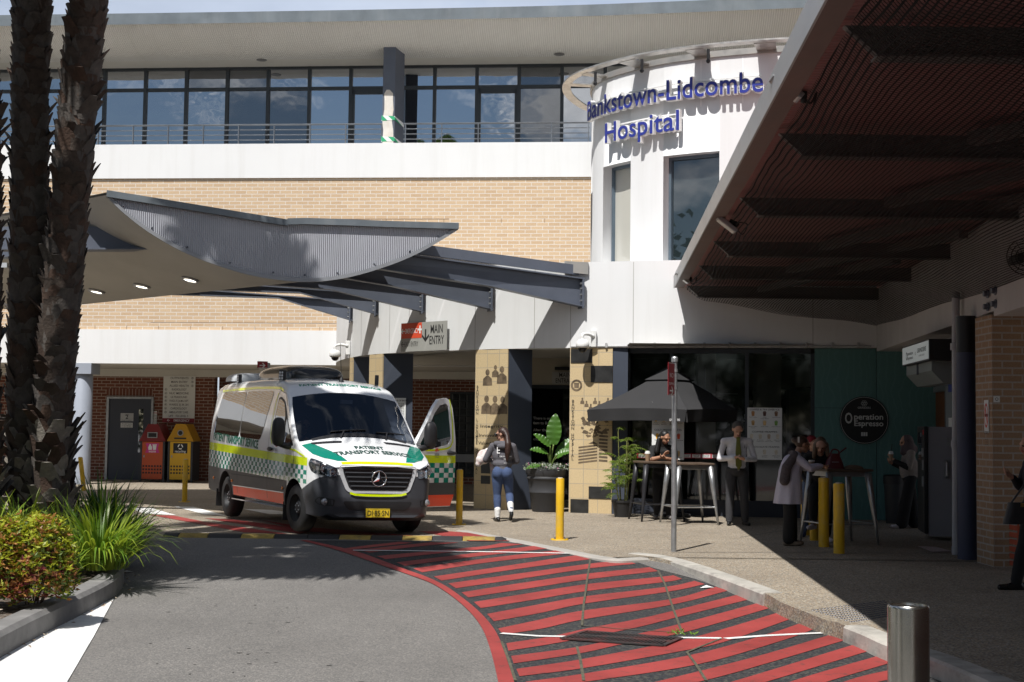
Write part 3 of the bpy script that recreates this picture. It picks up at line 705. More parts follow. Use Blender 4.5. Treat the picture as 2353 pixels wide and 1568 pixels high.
# ledge sheet between the band and the drum
sA = [LOW.s_at(1352, ZL1)-.6 + (LOW.L[-1]-LOW.s_at(1352, ZL1)+.6)*k/n for k in range(n+1)]
sB = [UP.t0 + (UP.L[-1]-UP.t0)*k/n for k in range(n+1)]
for k in range(n): ledge.quad(LOW.p(sA[k], ZL1-.004, -.1), LOW.p(sA[k+1], ZL1-.004, -.1), UP.p(sB[k+1], ZL1-.004, -.3), UP.p(sB[k], ZL1-.004, -.3))
ledge.build('ledge', WHITE, dr_)
def sU(px, z): return UP.s_at(px, z)
wins = [(sU(1354, 6.3)-.42, sU(1361.5, 6.3)-.02, ZL1, 6.62), (sU(1386, 6.5), sU(1449, 6.5), ZL1, 7.02), (sU(1524, 6.5), sU(1653, 6.5), ZL1, 7.0)]
cuts = sorted({0.0, UP.L[-1]} | {w for a in wins for w in a[:2]})
S = []
for a, b in zip(cuts, cuts[1:]):
    k = max(1, int((b-a)/.18)); S += [a+(b-a)*i/k for i in range(k)]
S.append(cuts[-1])
mb = MB()
for a, b in zip(S, S[1:]):
    m = (a+b)/2; w = next((w for w in wins if w[0] < m < w[1]), None)
    for z0, z1 in ([(ZL1-.1, ZR)] if not w else [(w[3], ZR)]): mb.quad(UP.p(a, z0), UP.p(b, z0), UP.p(b, z1), UP.p(a, z1))
    if w: mb.quad(UP.p(a, w[3], 0), UP.p(b, w[3], 0), UP.p(b, w[3], -.28), UP.p(a, w[3], -.28))
for w in wins:
    for e in w[:2]: mb.quad(UP.p(e, w[2], 0), UP.p(e, w[3], 0), UP.p(e, w[3], -.28), UP.p(e, w[2], -.28))
mb.build('drum_wall', WHITE, dr_, smooth=35, weld=True)
mb = MB(); arcwall(UP, .2, UP.L[-1], 4.2, ZR, -.8, -.7, mb); mb.build('inner_wall', M('drum_inner', (.25, .25, .24), .9), dr_)
DG1 = glassy('drum_window_glass', (.015, .022, .025), .12, .015, .02); DG2 = glassy('drum_glass_cream_reflection', (.50, .49, .44), .10, .015, .0)  # second pane: reflection of cream brick put into its body colour
DG2.node_tree.nodes
for i, w in enumerate(wins):
    f = MB(); h = .06
    arcwall(UP, w[0]+.002, w[0]+h, w[2], w[3], -.30, -.2, f); arcwall(UP, w[1]-h, w[1]-.002, w[2], w[3], -.30, -.2, f)
    arcwall(UP, w[0]+h, w[1]-h, w[3]-h, w[3]-.002, -.30, -.2, f)
    fo = f.build('window', M('window_frame_blue', (.12, .16, .2), .45, .3), dr_)
    p = MB(); a, b = UP.p(w[0]+h, w[2], -.26), UP.p(w[1]-h, w[2], -.26); p.quad(a, b, b+V3((0, 0, w[3]-w[2]-h)), a+V3((0, 0, w[3]-w[2]-h))); p.build('pane', DG2 if i == 1 else DG1, fo)
# capping band and panel joints
CAPM = M('weathered_metal', (.36, .35, .33), .5, .5, var=.25, vs=3, dirt=(.2, .14, .1), dscale=(3, 3, 3), damt=.5)
mb = MB(); arcwall(UP, .1, UP.L[-1], ZR-.02, ZR+.10, -.3, .04, mb); mb.build('capping', CAPM, dr_, smooth=35)
mb = MB()
for px in (1611, 1707):
    t = sU(px, 8.5); mb.quad(UP.p(t-.012, 7.9, .003), UP.p(t+.012, 7.9, .003), UP.p(t+.012, ZR-.05, .003), UP.p(t-.012, ZR-.05, .003))
mb.build('panel_joint', WPRINT, dr_)
# floating ring with struts
RINGM = M('ring_aluminium', (.52, .50, .47), .38, .75, var=.25, vs=6, bump=.1, bs=14, dirt=(.25, .22, .19), dscale=(5, 5, 5), damt=.5)
rg = thing('crown_ring', 'weathered metal ring blade on struts round the top of the white drum', 'roof ring', (2, 29, ZR))
mb = MB(); t0 = 1.2
N = 70; rows = []
for k in range(N+1):
    t = t0+(UP.L[-1]-t0)*k/N
    w_ = .15+.16*max(0, 1-k/22); rows.append([UP.p(t, ZR+.04, .64-w_), UP.p(t, ZR+.06, .64-w_), UP.p(t, ZR+.09, .64), UP.p(t, ZR+.06, .64)])
for a, b in zip(rows, rows[1:]):
    for k in range(4): mb.quad(a[k], b[k], b[(k+1) % 4], a[(k+1) % 4])
mb.build('ring_blade', RINGM, rg, smooth=35)
for px in (1362, 1392, 1470, 1486, 1608, 1622, 1752, 1772):
    t = sU(px, ZR); mb = MB(); q = .10
    P = [UP.p(t-q, ZR+.05, -.02), UP.p(t+q, ZR+.05, -.02), UP.p(t+q+.02, ZR+.06, .52), UP.p(t-q+.02, ZR+.06, .52)]
    mb.prism(P, (0, 0, -.025)); mb.build('strut', RINGM, rg)
for px in (1400, 1500, 1640):
    t = sU(px, ZR); mb = MB(); c = UP.p(t, ZR-.02, .34); mb.cyl(c+V3((0, 0, .08)), c+V3((0, 0, -.14)), .03); mb.ball(c+V3((0, 0, -.15)), .045, 8); mb.tube([c, c+V3((0, .2, .1))], .012, 6)
    tag(mb.build('spotlight', BLACK), 'small black spotlight under the %s of the crown ring' % {1400: 'left end', 1500: 'middle', 1640: 'right part'}[px], 'spotlight', 'spotlights under the ring')
# raised letters
BLUEL = M('blue_letter_face', (.028, .040, .26), .4, var=.04); LETW = M('white_letter_side', (.78, .78, .77), .5, var=.03)
def raised(word, line, sa, sb, zb, size, label):
    th = thing('sign_word', label, 'lettering', UP.p(sa, zb, .1), group='blue hospital name letters')
    vs, fs = text_geo(word, size, 'LEFT', off=.007, res=4, space=1.02); xa = min(v[0] for v in vs); xb = max(v[0] for v in vs); k = (sb-sa)/(xb-xa)
    f = lambda d: (lambda a, b, c: UP.p(sa+(a-xa)*k, zb+b, d+c))
    w, wf = text_geo(word, size, 'LEFT', off=.020, ext=.045, res=4, space=1.02)
    b = MB(); b.add(w, wf, 0, f(.14)); b.build('letter_bodies', LETW, th)
    b = MB(); b.add(vs, fs, 0, f(.199)); b.build('letter_faces', BLUEL, th)
    b = MB()
    for z in (zb+.12, zb+.34): b = MB(); arcwall(UP, sa+.05, sb-.05, z-.012, z+.012, .05, .08, b); b.build('mounting_rail', LETW, th)
raised('Bankstown-Lidcombe', 1, sU(1371, 8.2)-.02, sU(1757, 8.2), 8.06, .57, 'raised blue letters of the upper name line on the white drum')
raised('Hospital', 2, sU(1408, 7.6), sU(1570, 7.6), 7.45, .57, 'raised blue letters spelling Hospital under the longer name line')
# ---------------------------------------------------------------- under the band: tiled pillars, entrance, shop front
TILE = brick('sandstone_tile', (.53, .41, .24), (.57, .45, .27), (.36, .31, .24), .29, .28, .006, .25, .12, off=0)
TILEP = lambda name: None
PIC = M('sepia_print', (.13, .095, .06), .7, var=.55, vs=7)
BRONZE = M('bronze_plaque', (.045, .045, .045), .4, .5, var=.25, vs=6)
BRTX = M('bronze_lettering', (.22, .21, .19), .45, .4)
def pillar(pts, label, h=ZL0):
    th = thing('tiled_pillar', label, 'pillar', (*pts[0], 0), group='tiled pillars at the entrance')
    mb = MB(); mb.prism([(x, y, 0) for x, y in pts], (0, 0, h)); mb.build('dark_shaft', DKBLUE, th)
    a, b = V3((*pts[0], 0)), V3((*pts[1], 0)); fr = Frame(a, b-a); w = (b-a).length
    mb = MB(); mb.fbox(fr, 0, 0, w, h-.002, .001, .025); mb.build('tile_face', TILE, th)
    return th, fr, w
bl = LOW
def lw(px, d=0): q = LOW.at(LOW.s_at(px, 3.0))+LOW.nrm(LOW.s_at(px, 3.0))*d; return (q.x, q.y)
def rgt_of(px, Y): q = AT(px, 1100, Y); return (q.x, Y)
PA = [lw(1310, -.02), lw(1408, -.02), rgt_of(1441, 27.15), rgt_of(1400, 27.9)]
pA, fA, wA = pillar(PA, 'sandstone tiled pillar with bronze plaques beside the black umbrella')
PB = [lw(1093, -.02), lw(1168, -.02), rgt_of(1220, 28.35), rgt_of(1150, 29.2)]
pB, fB, wB = pillar(PB, 'tiled pillar with portraits behind the woman in the grey hoodie')
PC = [lw(849, -.02), lw(880, -.02), rgt_of(945, 30.3), rgt_of(890, 31.2)]
pC, fC, wC = pillar(PC, 'tiled pillar partly hidden behind the van windscreen')
PD = [lw(804, -.02), lw(811, -.02), rgt_of(848, 31.9), rgt_of(815, 33)]
pD, fD, wD = pillar(PD, 'narrowest tiled pillar at the left end of the curved band')
def vtext(fr, x, ytop, t, size, step, par, m=INK):
    mb = MB()
    for k, ch in enumerate(t):
        if ch != ' ': ftext(mb, fr, x, ytop-step*k, ch, size, .029, off=.006)
    mb.build('vertical_lettering', m, par)
ya = lambda f, px, py: f.hit(px, py, .025)[1]; xa_ = lambda f, px, py: f.hit(px, py, .025)[0]
vtext(fA, .07, ya(fA, 1316, 926), 'BANKSTOWN HOSPITAL', .085, (ya(fA, 1316, 920)-ya(fA, 1316, 1060))/18, pA)
vtext(fB, .06, ya(fB, 1099, 893), 'BANKSTOWN LIDCOMBE HOSPITAL', .082, (ya(fB, 1099, 888)-ya(fB, 1099, 1092))/27, pB)
mb = MB()
for k, (y, tx) in enumerate(((983, 'Integrity'), (1004, 'Innovation'), (1022, 'Valued Work'), (1041, 'Consumer Oriented'))): ftext(mb, fB, wB*.52, ya(fB, 1130, y), tx, .085, .029, off=.004, width=min(wB*.8, .06*len(tx)))
mb.build('values_lettering', INK, pB)
# printed pictures on the tiles: dark ragged shapes
def bust(mb, fr, x, y, s, lean=0):
    fpoly(mb, fr, [(x+s*.34*math.cos(a), y+s*.42*math.sin(a)) for a in [2*PI*k/14 for k in range(14)]], .0275)
    fpoly(mb, fr, [(x-s*.75, y-s*1.75), (x-s*.7, y-s*.85), (x-s*.2, y-s*.45), (x+s*.2, y-s*.45), (x+s*.7, y-s*.85), (x+s*.75, y-s*1.75)], .0275)
mb = MB()
for x, y, s in ((.38, 856, .15), (.62, 845, .11), (.82, 850, .16)): bust(mb, fB, wB*x, ya(fB, 1130, y), s)
for x, y, s in ((.36, 917, .17), (.62, 918, .17), (.85, 919, .16)): bust(mb, fB, wB*x, ya(fB, 1130, y), s)
mb.build('printed_portraits', PIC, pB)
mb = MB(); r = random.Random(5)
cx = wA*.16; cy = ya(fA, 1330, 886); fdisc(mb, fA, cx, cy, .115, .0275, r2=.075); fpoly(mb, fA, [(cx-.045, cy-.05), (cx+.045, cy-.05), (cx+.05, cy+.05), (cx-.05, cy+.05)], .0275)
for k in range(7): bust(mb, fA, wA*(.3+.1*k), ya(fA, 1350, 917+(k % 3)*7), .055)
for k in range(60):
    x, y = wA*r.uniform(.3, .93), ya(fA, 1350, r.uniform(962, 1003)); q = r.uniform(.01, .045)
    fpoly(mb, fA, [(x+q*r.uniform(.5, 1.6)*math.cos(a), y+q*r.uniform(.4, 1.2)*math.sin(a)) for a in [2*PI*j/7+.2 for j in range(7)]], .0275+.00005*k)
# the slab block: storeys of windows
for row in range(6):
    y0, y1 = ya(fA, 1340, 1062-row*7), ya(fA, 1340, 1066-row*7); fpoly(mb, fA, [(wA*.22, y1), (wA*.66, y1+.05), (wA*.66, y0+.05), (wA*.22, y0)], .0275)
for row in range(9):
    y0, y1 = ya(fA, 1340, 1055-row*8), ya(fA, 1340, 1060-row*8); fpoly(mb, fA, [(wA*.70, y1), (wA*.90, y1-.01), (wA*.90, y0-.01), (wA*.70, y0)], .0275)
fpoly(mb, fA, [(wA*.45, ya(fA, 1340, 1020)), (wA*.56, ya(fA, 1340, 1014)), (wA*.67, ya(fA, 1340, 1020))], .0275)
mb.build('printed_pictures', PIC, pA)
def plaque(fr, px0, py0, px1, py1, par, lines):
    a = fr.hit(px0, py1, .03); b = fr.hit(px1, py0, .03); x0, x1 = max(.003, a[0]), b[0]
    m = MB(); m.fbox(fr, x0, a[1], x1, b[1], .0265, .038); o = m.build('plaque', BRONZE, par)
    m = MB(); H = b[1]-a[1]; n = len(lines)
    for k, l in enumerate(lines): ftext(m, fr, (x0+x1)/2, b[1]-H*(k+.9)/(n+.4), l, H*.52/n, .0405, width=min((x1-x0)*.9, len(l)*H*.34/n))
    m.build('plaque_lettering', BRTX, o)
plaque(fA, 1312, 834, 1361, 803, pA, ['C.T. SCANNER', 'OPENED BY', 'THE HON. RON PHILLIPS M.P.', 'MINISTER FOR HEALTH', 'MONDAY 16TH JUNE'])
plaque(fA, 1358, 879, 1407, 841, pA, ['THE BANKSTOWN HOSPITAL MATERNITY', 'was opened', 'THE HON. RON PHILLIPS M.P.', 'MINISTER FOR HEALTH', 'MONDAY SEPTEMBER 4'])
plaque(fA, 1353, 1147, 1404, 1118, pA, ['THIS HOSPITAL', 'WAS OFFICIALLY OPENED BY', 'THE HON. W.F. SHEAHAN Q.C.', 'MINISTER FOR HEALTH', 'ON SEPTEMBER'])
plaque(fA, 1311, 1180, 1352, 1147, pA, ['BANKSTOWN DISTRICT', 'HOSPITAL', 'WINGS', 'OPENED BY', 'THE MINISTER'])
mb = MB(); mb.fbox(fB, wB*.22, ya(fB, 1110, 1088), wB*.5, ya(fB, 1110, 1060), .026, .032); mb.fbox(fB, wB*.22, ya(fB, 1110, 1112), wB*.5, ya(fB, 1110, 1093), .026, .032); mb.build('plaque', BRONZE, pB)
# notices on the pillar behind the van
fCd = Frame((PC[1][0], PC[1][1], 0), V3((PC[2][0], PC[2][1], 0))-V3((PC[1][0], PC[1][1], 0)))
a = fCd.hit(891, 969, .01); b = fCd.hit(933, 915, .01)
n = notice('entry_conditions_notice', 'white conditions of entry notice on the dark pillar face above the red no phones sign', fCd, (a[0], a[1], b[0], b[1]), .006, [(.5, .86, 'CONDITIONS OF ENTRY', .045)]+[(.5, .74-.065*k, 'the local health district asks all', .026) for k in range(10)])
a = fCd.hit(886, 1040, .01); b = fCd.hit(933, 970, .01)
s = notice('no_phones_sign', 'pale sign with a red barred circle seen through the van windscreen', fCd, (a[0], a[1], b[0], b[1]), .006, [(.5, .30, 'USE OF MOBILE', .085, 1), (.5, .20, 'AND', .085, 1), (.5, .10, 'CAMERA PHONES', .085, 1), (.5, .01, 'ARE PROHIBITED', .07, 1)])
mb = MB(); fdisc(mb, fCd, (a[0]+b[0])/2, a[1]+(b[1]-a[1])*.68, .17, .022, r2=.135); x = (a[0]+b[0])/2; y = a[1]+(b[1]-a[1])*.68; fpoly(mb, fCd, [(x-.12, y+.09), (x-.09, y+.12), (x+.12, y-.09), (x+.09, y-.12)], .023); mb.build('barred_circle', REDP, s)
mb = MB(); fpoly(mb, fCd, [(x-.03, y-.1), (x+.05, y-.1), (x+.05, y+.06), (x-.03, y+.06)], .021); mb.build('phone_pictogram', INK, s)
# recessed entrance wall with its sign and dark glazed doors
ENT = Frame((1.0, 32.0, 0), (1, -.12, 0))
en = thing('entrance_lobby_front', 'cream lobby wall over dark glass entrance doors behind the pillars', 'entrance', (1, 32, 0))
x0 = ENT.hit(1215, 1000)[0]; x1 = x0+6.5; zd = ENT.hit(1260, 885)[1]
CREAM = M('cream_wall', (.62, .57, .46), .85, var=.04)
mb = MB(); mb.fbox(ENT, x0, zd, x1, ZL0+.3, -.2, 0); mb.build('lobby_wall', CREAM, en)
mb = MB(); mb.quad(LOW.p(LOW.s_at(1180, 3), ZL0+.02, -.1), LOW.p(LOW.s_at(1500, 3), ZL0+.02, -.1), ENT.p(x1, ZL0+.02), ENT.p(x0-3, ZL0+.02)); mb.build('lobby_ceiling', SOF, en)
mb = MB()
for k in range(8): mb.fbox(ENT, x0+.95*k, 0, x0+.95*k+.06, zd, -.05, .04)
mb.fbox(ENT, x0+.06, zd-.08, x1, zd-.002, -.05, .035); dfr = mb.build('door_frames', FRM, en)
DKGL = glassy('dark_lobby_glass', (.006, .007, .008), .05, .03)
for k in range(6):
    mb = MB(); mb.quad(*[ENT.p(x, z, -.01) for x, z in ((x0+.95*k+.06, .02), (x0+.95*k+.95, .02), (x0+.95*k+.95, zd-.08), (x0+.95*k+.06, zd-.08))]); mb.build('door_leaf', DKGL, en)
mb = MB(); fdx = ENT.hit(1229, 970, .0)[0]
for k, (py, tx) in enumerate(((964, 'There is one'), (975, '6am to 8.00'), (991, 'After these'), (1012, 'entrance'))): ftext(mb, ENT, ENT.hit(1223, py)[0]+.02, ENT.hit(1223, py)[1], tx, .085, .0, align='LEFT', off=.004)
mb.build('door_lettering', WPRINT, en)
r = (ENT.hit(1268, 882, .05), ENT.hit(1318, 855, .05))
s = thing('main_entrance_sign', 'pale MAIN ENTRANCE sign above the dark lobby doors', 'sign', ENT.p(*r[0]))
mb = MB(); mb.fbox(ENT, r[0][0], r[0][1], r[1][0]+.12, r[1][1], .012, .03); mb.build('board', M('sign_grey_white', (.6, .6, .58), .5), s)
mb = MB(); c = ENT.hit(1298, 870, .05)[0]; ftext(mb, ENT, c, ENT.hit(1298, 867, .03)[1], 'MAIN', .145, .034, off=.002, width=.26); ftext(mb, ENT, c+.04, ENT.hit(1298, 880, .03)[1], 'ENTRANCE', .145, .034, off=.002, width=.50); mb.build('lettering', INK, s)
mb = MB(); q = ENT.hit(1293, 848); mb.fbox(ENT, q[0]-.17, q[1]-.03, q[0]+.17, q[1]+.04, 0, .12); tag(mb.build('door_sensor', BLACK), 'small black sensor bar above the MAIN ENTRANCE sign', 'sensor')
mb = MB(); S_ = [LOW.p(.9+(LOW.s_at(1330, 3)-.9)*k/24, ZL0+.035, -.45) for k in range(25)]; fq = lambda p: FAC.p((p-FAC.o).dot(FAC.r)+1.2, ZL0+.035, .02)
for p, q in zip(S_, S_[1:]): mb.quad(p, q, fq(q), fq(p)); mb.quad(*[v+V3((0, 0, .25)) for v in (p, q, fq(q), fq(p))])
mb.build('entrance_roof', SOF, en)
# shop front: glazing right of the pillar, then the teal wall
sg = thing('cafe_shopfront', 'dark cafe shop window in a slim dark frame under the white band', 'shop window', (4, 26.8, 0))
t0, t1, t2 = LOW.s_at(1437, 2), LOW.s_at(1868, 2), LOW.L[-1]
tm = [LOW.s_at(px, 2) for px in (1437, 1538, 1715, 1868)]
mb = MB()
for t in tm: arcwall(LOW, t-.035, t+.035, .0, ZL0-.10, -.34, -.24, mb)
arcwall(LOW, t0+.035, t1-.035, ZL0-.10, ZL0-.01, -.36, -.22, mb); mb.build('shop_frame', FRM, sg)
mb = MB(); arcwall(LOW, t0+.035, t1-.035, .0, .30, -.36, -.22, mb); mb.build('plinth', M('dark_plinth', (.03, .035, .05), .6), sg)
SHOPG = glassy('shop_glass', (.5, .52, .52), .05, .04, trans=1)
for a, b in zip(tm, tm[1:]):
    mb = MB(); p, q = LOW.p(a+.035, .30, -.29), LOW.p(b-.035, .30, -.29); h = V3((0, 0, ZL0-.40)); mb.quad(p, q, q+h, p+h); mb.build('pane', SHOPG, sg)
# cafe interior behind the glass
ci = thing('cafe_interior', 'dim cafe room behind the shop window', 'room', (4.5, 29, 0))
mb = MB(); P0, P1 = LOW.p(t0, 0, -.4), LOW.p(t2, 0, -.4)
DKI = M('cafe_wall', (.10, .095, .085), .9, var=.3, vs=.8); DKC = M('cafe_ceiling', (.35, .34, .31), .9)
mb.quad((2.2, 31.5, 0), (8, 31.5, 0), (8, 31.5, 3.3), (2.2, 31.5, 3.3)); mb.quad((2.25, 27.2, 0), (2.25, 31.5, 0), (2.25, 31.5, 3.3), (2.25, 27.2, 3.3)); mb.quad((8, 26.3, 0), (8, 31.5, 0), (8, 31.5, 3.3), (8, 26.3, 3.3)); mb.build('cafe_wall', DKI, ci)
mb = MB(); mb.quad((2.2, 26.5, 3.22), (8, 26.2, 3.22), (8, 31.5, 3.22), (2.2, 31.5, 3.22)); mb.build('cafe_ceiling', DKC, ci)
mb = MB(); mb.box((3.7, 28.2, 0), (4.05, 28.6, 3.2)); mb.box((5.0, 29.0, 0), (5.5, 29.4, 3.2)); mb.build('cafe_column', M('cafe_column', (.5, .48, .42), .8), ci)
f = thing('ceiling_fan', 'white ceiling fan glimpsed inside the cafe', 'ceiling fan', (4.47, 27.9, 2.75)); q = AT(1620, 905, 27.9)
mb = MB(); mb.cyl(q+V3((0, 0, .0)), q+V3((0, 0, .55)), .015); mb.cyl(q-V3((0, 0, .05)), q+V3((0, 0, .08)), .10, .05, 16); mb.build('motor', M('fan_white', (.6, .6, .58), .5), f)
for k in range(3):
    an = 2*PI*k/3+.2; mb = MB(); d = V3((math.cos(an), math.sin(an), 0)); nn = V3((-d.y, d.x, 0)); mb.prism([q+d*.1-nn*.04, q+d*.65-nn*.07, q+d*.65+nn*.07, q+d*.1+nn*.04], (0, 0, .012)); mb.build('blade', M('fan_white', (.6, .6, .58), .5), f)
# teal wall
def teal():
    m, nt, b = _nt('teal_leaf_panel'); setp(b, .45, spec=.4); uv = coords(nt, 'UV')
    nz = noise_(nt, uv, 1.1, 2); wv = nd(nt, 'ShaderNodeTexWave', i_Scale=2.4, i_Distortion=9.0, i_Detail=1.5); wv.inputs['Detail Scale'].default_value = 1.0; nt.links.new(uv, wv.inputs['Vector'])
    f = mrange(nt, wv.outputs[0], .80, .95); nt.links.new(mixc(nt, f, (.085, .195, .185), (.098, .22, .207)), b.inputs['Base Color']); return m
tw = thing('teal_wall', 'teal leaf patterned cafe wall panel in shade', 'wall', LOW.p(t1+1, 0))
mb = MB(); arcwall(LOW, t1+.035, t2+.1, 0.0, ZL0-.01, -.30, -.2, mb); arcwall(Arc([tuple(LOW.p(t2+.1, 0))[:2], (7.4, 26.0), (8.2, 25.85)]), 0, 1.4, 0, ZL0-.01, -.30, -.2, mb); mb.build('panel', teal(), tw)
mb = MB(); tz = 2.05; arcwall(LOW, t1+.04, t2, tz, tz+.008, -.2, -.197, mb); mb.build('panel_seam', DKBLUE, tw)
# round logo sign
tc = LOW.s_at(1985, 1.6); c = LOW.p(tc, 0, -.19); fl = Frame(c, LOW.p(tc+.2, 0)-LOW.p(tc-.2, 0)); zc = fl.hit(1985, 966)[1]; R = (fl.hit(2042, 966)[0]-fl.hit(1929, 966)[0])/2; x = fl.hit(1985.5, 966)[0]
s = thing('round_logo_sign', 'large round black logo disc with white lettering on the teal wall', 'sign', fl.p(x, zc))
mb = MB(); mb.cyl(fl.p(x, zc, .0), fl.p(x, zc, .03), R, n=48); mb.build('disc', M('black_sign', (.012, .012, .013), .35), s)
LOGO = M('logo_print', (.55, .56, .55), .5)
mb = MB(); fdisc(mb, fl, x, zc, R*.965, .033, n=48, r2=R*.95)
ftext(mb, fl, x-R*.79, zc-R*.13, 'O', R*.62, .033, align='LEFT', xs=.62, off=.012)
ftext(mb, fl, x+R*.18, zc+R*.03, 'peration', R*.34, .033, off=.012, width=R*1.18); ftext(mb, fl, x+R*.18, zc-R*.24, 'Espresso', R*.32, .033, off=.012, width=R*1.18)
ftext(mb, fl, x, zc+R*.48, 'GRINDERS', R*.115, .033, off=.004)
for k in (-1, 0, 1): fpoly(mb, fl, [(x+k*R*.09-R*.035, zc-R*.66), (x+k*R*.09+R*.035, zc-R*.66), (x+k*R*.09+R*.035, zc-R*.5), (x+k*R*.09-R*.035, zc-R*.5)], .033)
for k in range(6): fdisc(mb, fl, x+R*.08*math.cos(k*PI/3), zc+R*.70+R*.08*math.sin(k*PI/3), R*.05, .033, n=12, r2=R*.035)
mb.build('lettering', LOGO, s)
# conduit with saddles along the band's lower edge
cd = thing('cable_conduit', 'thin grey conduit on saddles along the foot of the white band', 'conduit', LOW.p(t0, ZL0))
mb = MB(); ts = [LOW.s_at(1312, 3)+(t2-.1-LOW.s_at(1312, 3))*k/24 for k in range(25)]; mb.tube([LOW.p(t, ZL0+.025, .02) for t in ts], .014, 6); mb.build('pipe', M('conduit_grey', (.4, .4, .4), .6), cd)
for t in ts[1::2]:
    mb = MB(); q = LOW.p(t, ZL0+.03, .0); mb.box(q-V3((.02, .05, .03)), q+V3((.02, .02, .06))); mb.build('saddle', M('conduit_grey', (.4, .4, .4), .6), cd)
# fingerpost sign on the curved band
tc = LOW.s_at(975, 3.6); c = LOW.p(tc, 0, .0); FS = Frame(c, LOW.p(LOW.s_at(1027, 3.6), 0, .05)-LOW.p(LOW.s_at(921, 3.6), 0, .05)); 
a = FS.hit(921, 809, .09); b = FS.hit(1027, 737, .09); W = b[0]-a[0]; H = b[1]-a[1]
s = thing('wayfinding_sign', 'grey MAIN ENTRY board with a red EMERGENCY panel on the curved band', 'sign', FS.p(*a, .09))
mb = MB(); mb.fbox(FS, a[0], a[1], b[0], b[1], .075, .09); mb.build('board', M('sign_grey', (.33, .33, .31), .5, var=.04), s)
ORED = M('sign_orange_red', (.66, .075, .03), .5, var=.04)
mb = MB(); mb.fbox(FS, a[0]+.004, a[1]+H*.46, a[0]+W*.46, b[1]-.004, .09, .094); mb.build('emergency_panel', ORED, s)
mb = MB(); cx = a[0]+W*.235; cy = a[1]+H*.70
ftext(mb, FS, cx+W*.005, cy-.04, 'EMERGENCY', .145, .097, off=.003, width=W*.29); farrow(mb, FS, a[0]+W*.045, cy+.01, .12, PI, .097, w=.2)
q = a[0]+W*.425; fpoly(mb, FS, [(q-.02, cy-.05), (q+.02, cy-.05), (q+.02, cy+.11), (q-.02, cy+.11)], .097); fpoly(mb, FS, [(q-.055, cy+.01), (q+.055, cy+.01), (q+.055, cy+.05), (q-.055, cy+.05)], .0975); mb.build('emergency_lettering', WPRINT, s)
mb = MB(); ftext(mb, FS, a[0]+W*.235, a[1]+H*.18, 'EAST ENTRY', .145, .094, off=.006, width=W*.30); farrow(mb, FS, a[0]+W*.045, a[1]+H*.26, .12, PI, .094, w=.18); mb.build('east_lettering', M('sign_dark_grey', (.10, .10, .095), .6), s)
mb = MB(); ftext(mb, FS, a[0]+W*.785, a[1]+H*.60, 'MAIN', .25, .094, off=.004, width=W*.26); ftext(mb, FS, a[0]+W*.785, a[1]+H*.22, 'ENTRY', .25, .094, off=.004, width=W*.31); farrow(mb, FS, a[0]+W*.545, a[1]+H*.53, .26, -PI/2, .094, w=.16); mb.build('main_lettering', INK, s)
# cctv domes
def cctv(base, arm, label):
    th = thing('security_camera', label, 'camera', base, group='white dome cameras'); CW = M('camera_white', (.72, .72, .71), .4)
    b = V3(base); e = b+V3(arm)
    m = MB(); m.box(b-V3((.05, .04, .10)), b+V3((.05, .06, .22)))
    m.build('bracket', CW, th, bevel=.01)
    m = MB(); m.tube(spline([b+V3((0, -.03, .10)), b+V3(arm)*.5+V3((0, 0, .14)), e+V3((0, 0, .12)), e+V3((0, 0, .02))], 5), .032, 8); m.build('arm', CW, th, smooth=True)
    m = MB(); m.lathe([(0, .03), (.07, .03), (.125, -.02), (.13, -.10), (.115, -.13), (.10, -.135)], e, 20); m.build('housing', CW, th, smooth=50)
    m = MB(); m.ball(e-V3((0, 0, .135)), .088, 14); m.build('dome', M('camera_dome', (.015, .015, .017), .08), th, smooth=True)
t = LOW.s_at(1366, 3.3); b0 = LOW.p(t, 3.28, .06); cctv(b0, (-.22, -.22, -.0), 'white dome camera on the band above the tiled pillar beside the umbrella')
t = LOW.s_at(804.5, 3.3); q = LOW.p(t, 3.34, .05); cctv(q, (-.28, -.12, -.03), 'white dome camera at the left end of the curved band above the van')
# ---------------------------------------------------------------- wave-shaped drop-off canopy on the left
TL, TR = AT(245, 448, 23.6), AT(1052, 525, 25.4)
WF = Frame((TL.x, TL.y, 0), (TR.x-TL.x, TR.y-TL.y, 0))
GEN = V3((-.715, .699, 0)); GL = 10.4
wc = thing('wave_canopy', 'grey corrugated boat shaped canopy over the drop-off lane', 'canopy', TL)
topx = [(245, 448), (340, 463), (450, 481), (560, 499), (660, 515), (700, 514), (800, 517), (900, 521), (1052, 525)]
botx = [(245, 448), (275, 478), (320, 515), (370, 548), (430, 580), (500, 607), (570, 628), (640, 640), (690, 644), (740, 643), (800, 634), (860, 618), (920, 597), (970, 574), (1015, 548), (1052, 525)]
top = [WF.hit(*q) for q in topx]; bot = [WF.hit(*q) for q in botx]
bs = spline([(x, z, 0) for x, z in bot], 5); bot = [(p.x, p.y) for p in bs]
CORR = corrugated('canopy_corrugated', (.50, .51, .56), .034, .8, .5, .1, dirt=(.28, .285, .31), axis=0)
HULL = M('canopy_soffit', (.40, .39, .36), .75, var=.05, vs=1.2, bump=.0, dirt=(.25, .24, .22), dscale=(1, 1, 1), damt=.3)
def zat(P, x):
    for a, b in zip(P, P[1:]):
        if a[0] <= x <= b[0]: return a[1]+(b[1]-a[1])*(x-a[0])/max(1e-6, b[0]-a[0])
    return P[-1][1] if x > P[-1][0] else P[0][1]
W = bot[-1][0]
mb = MB(); N = 90
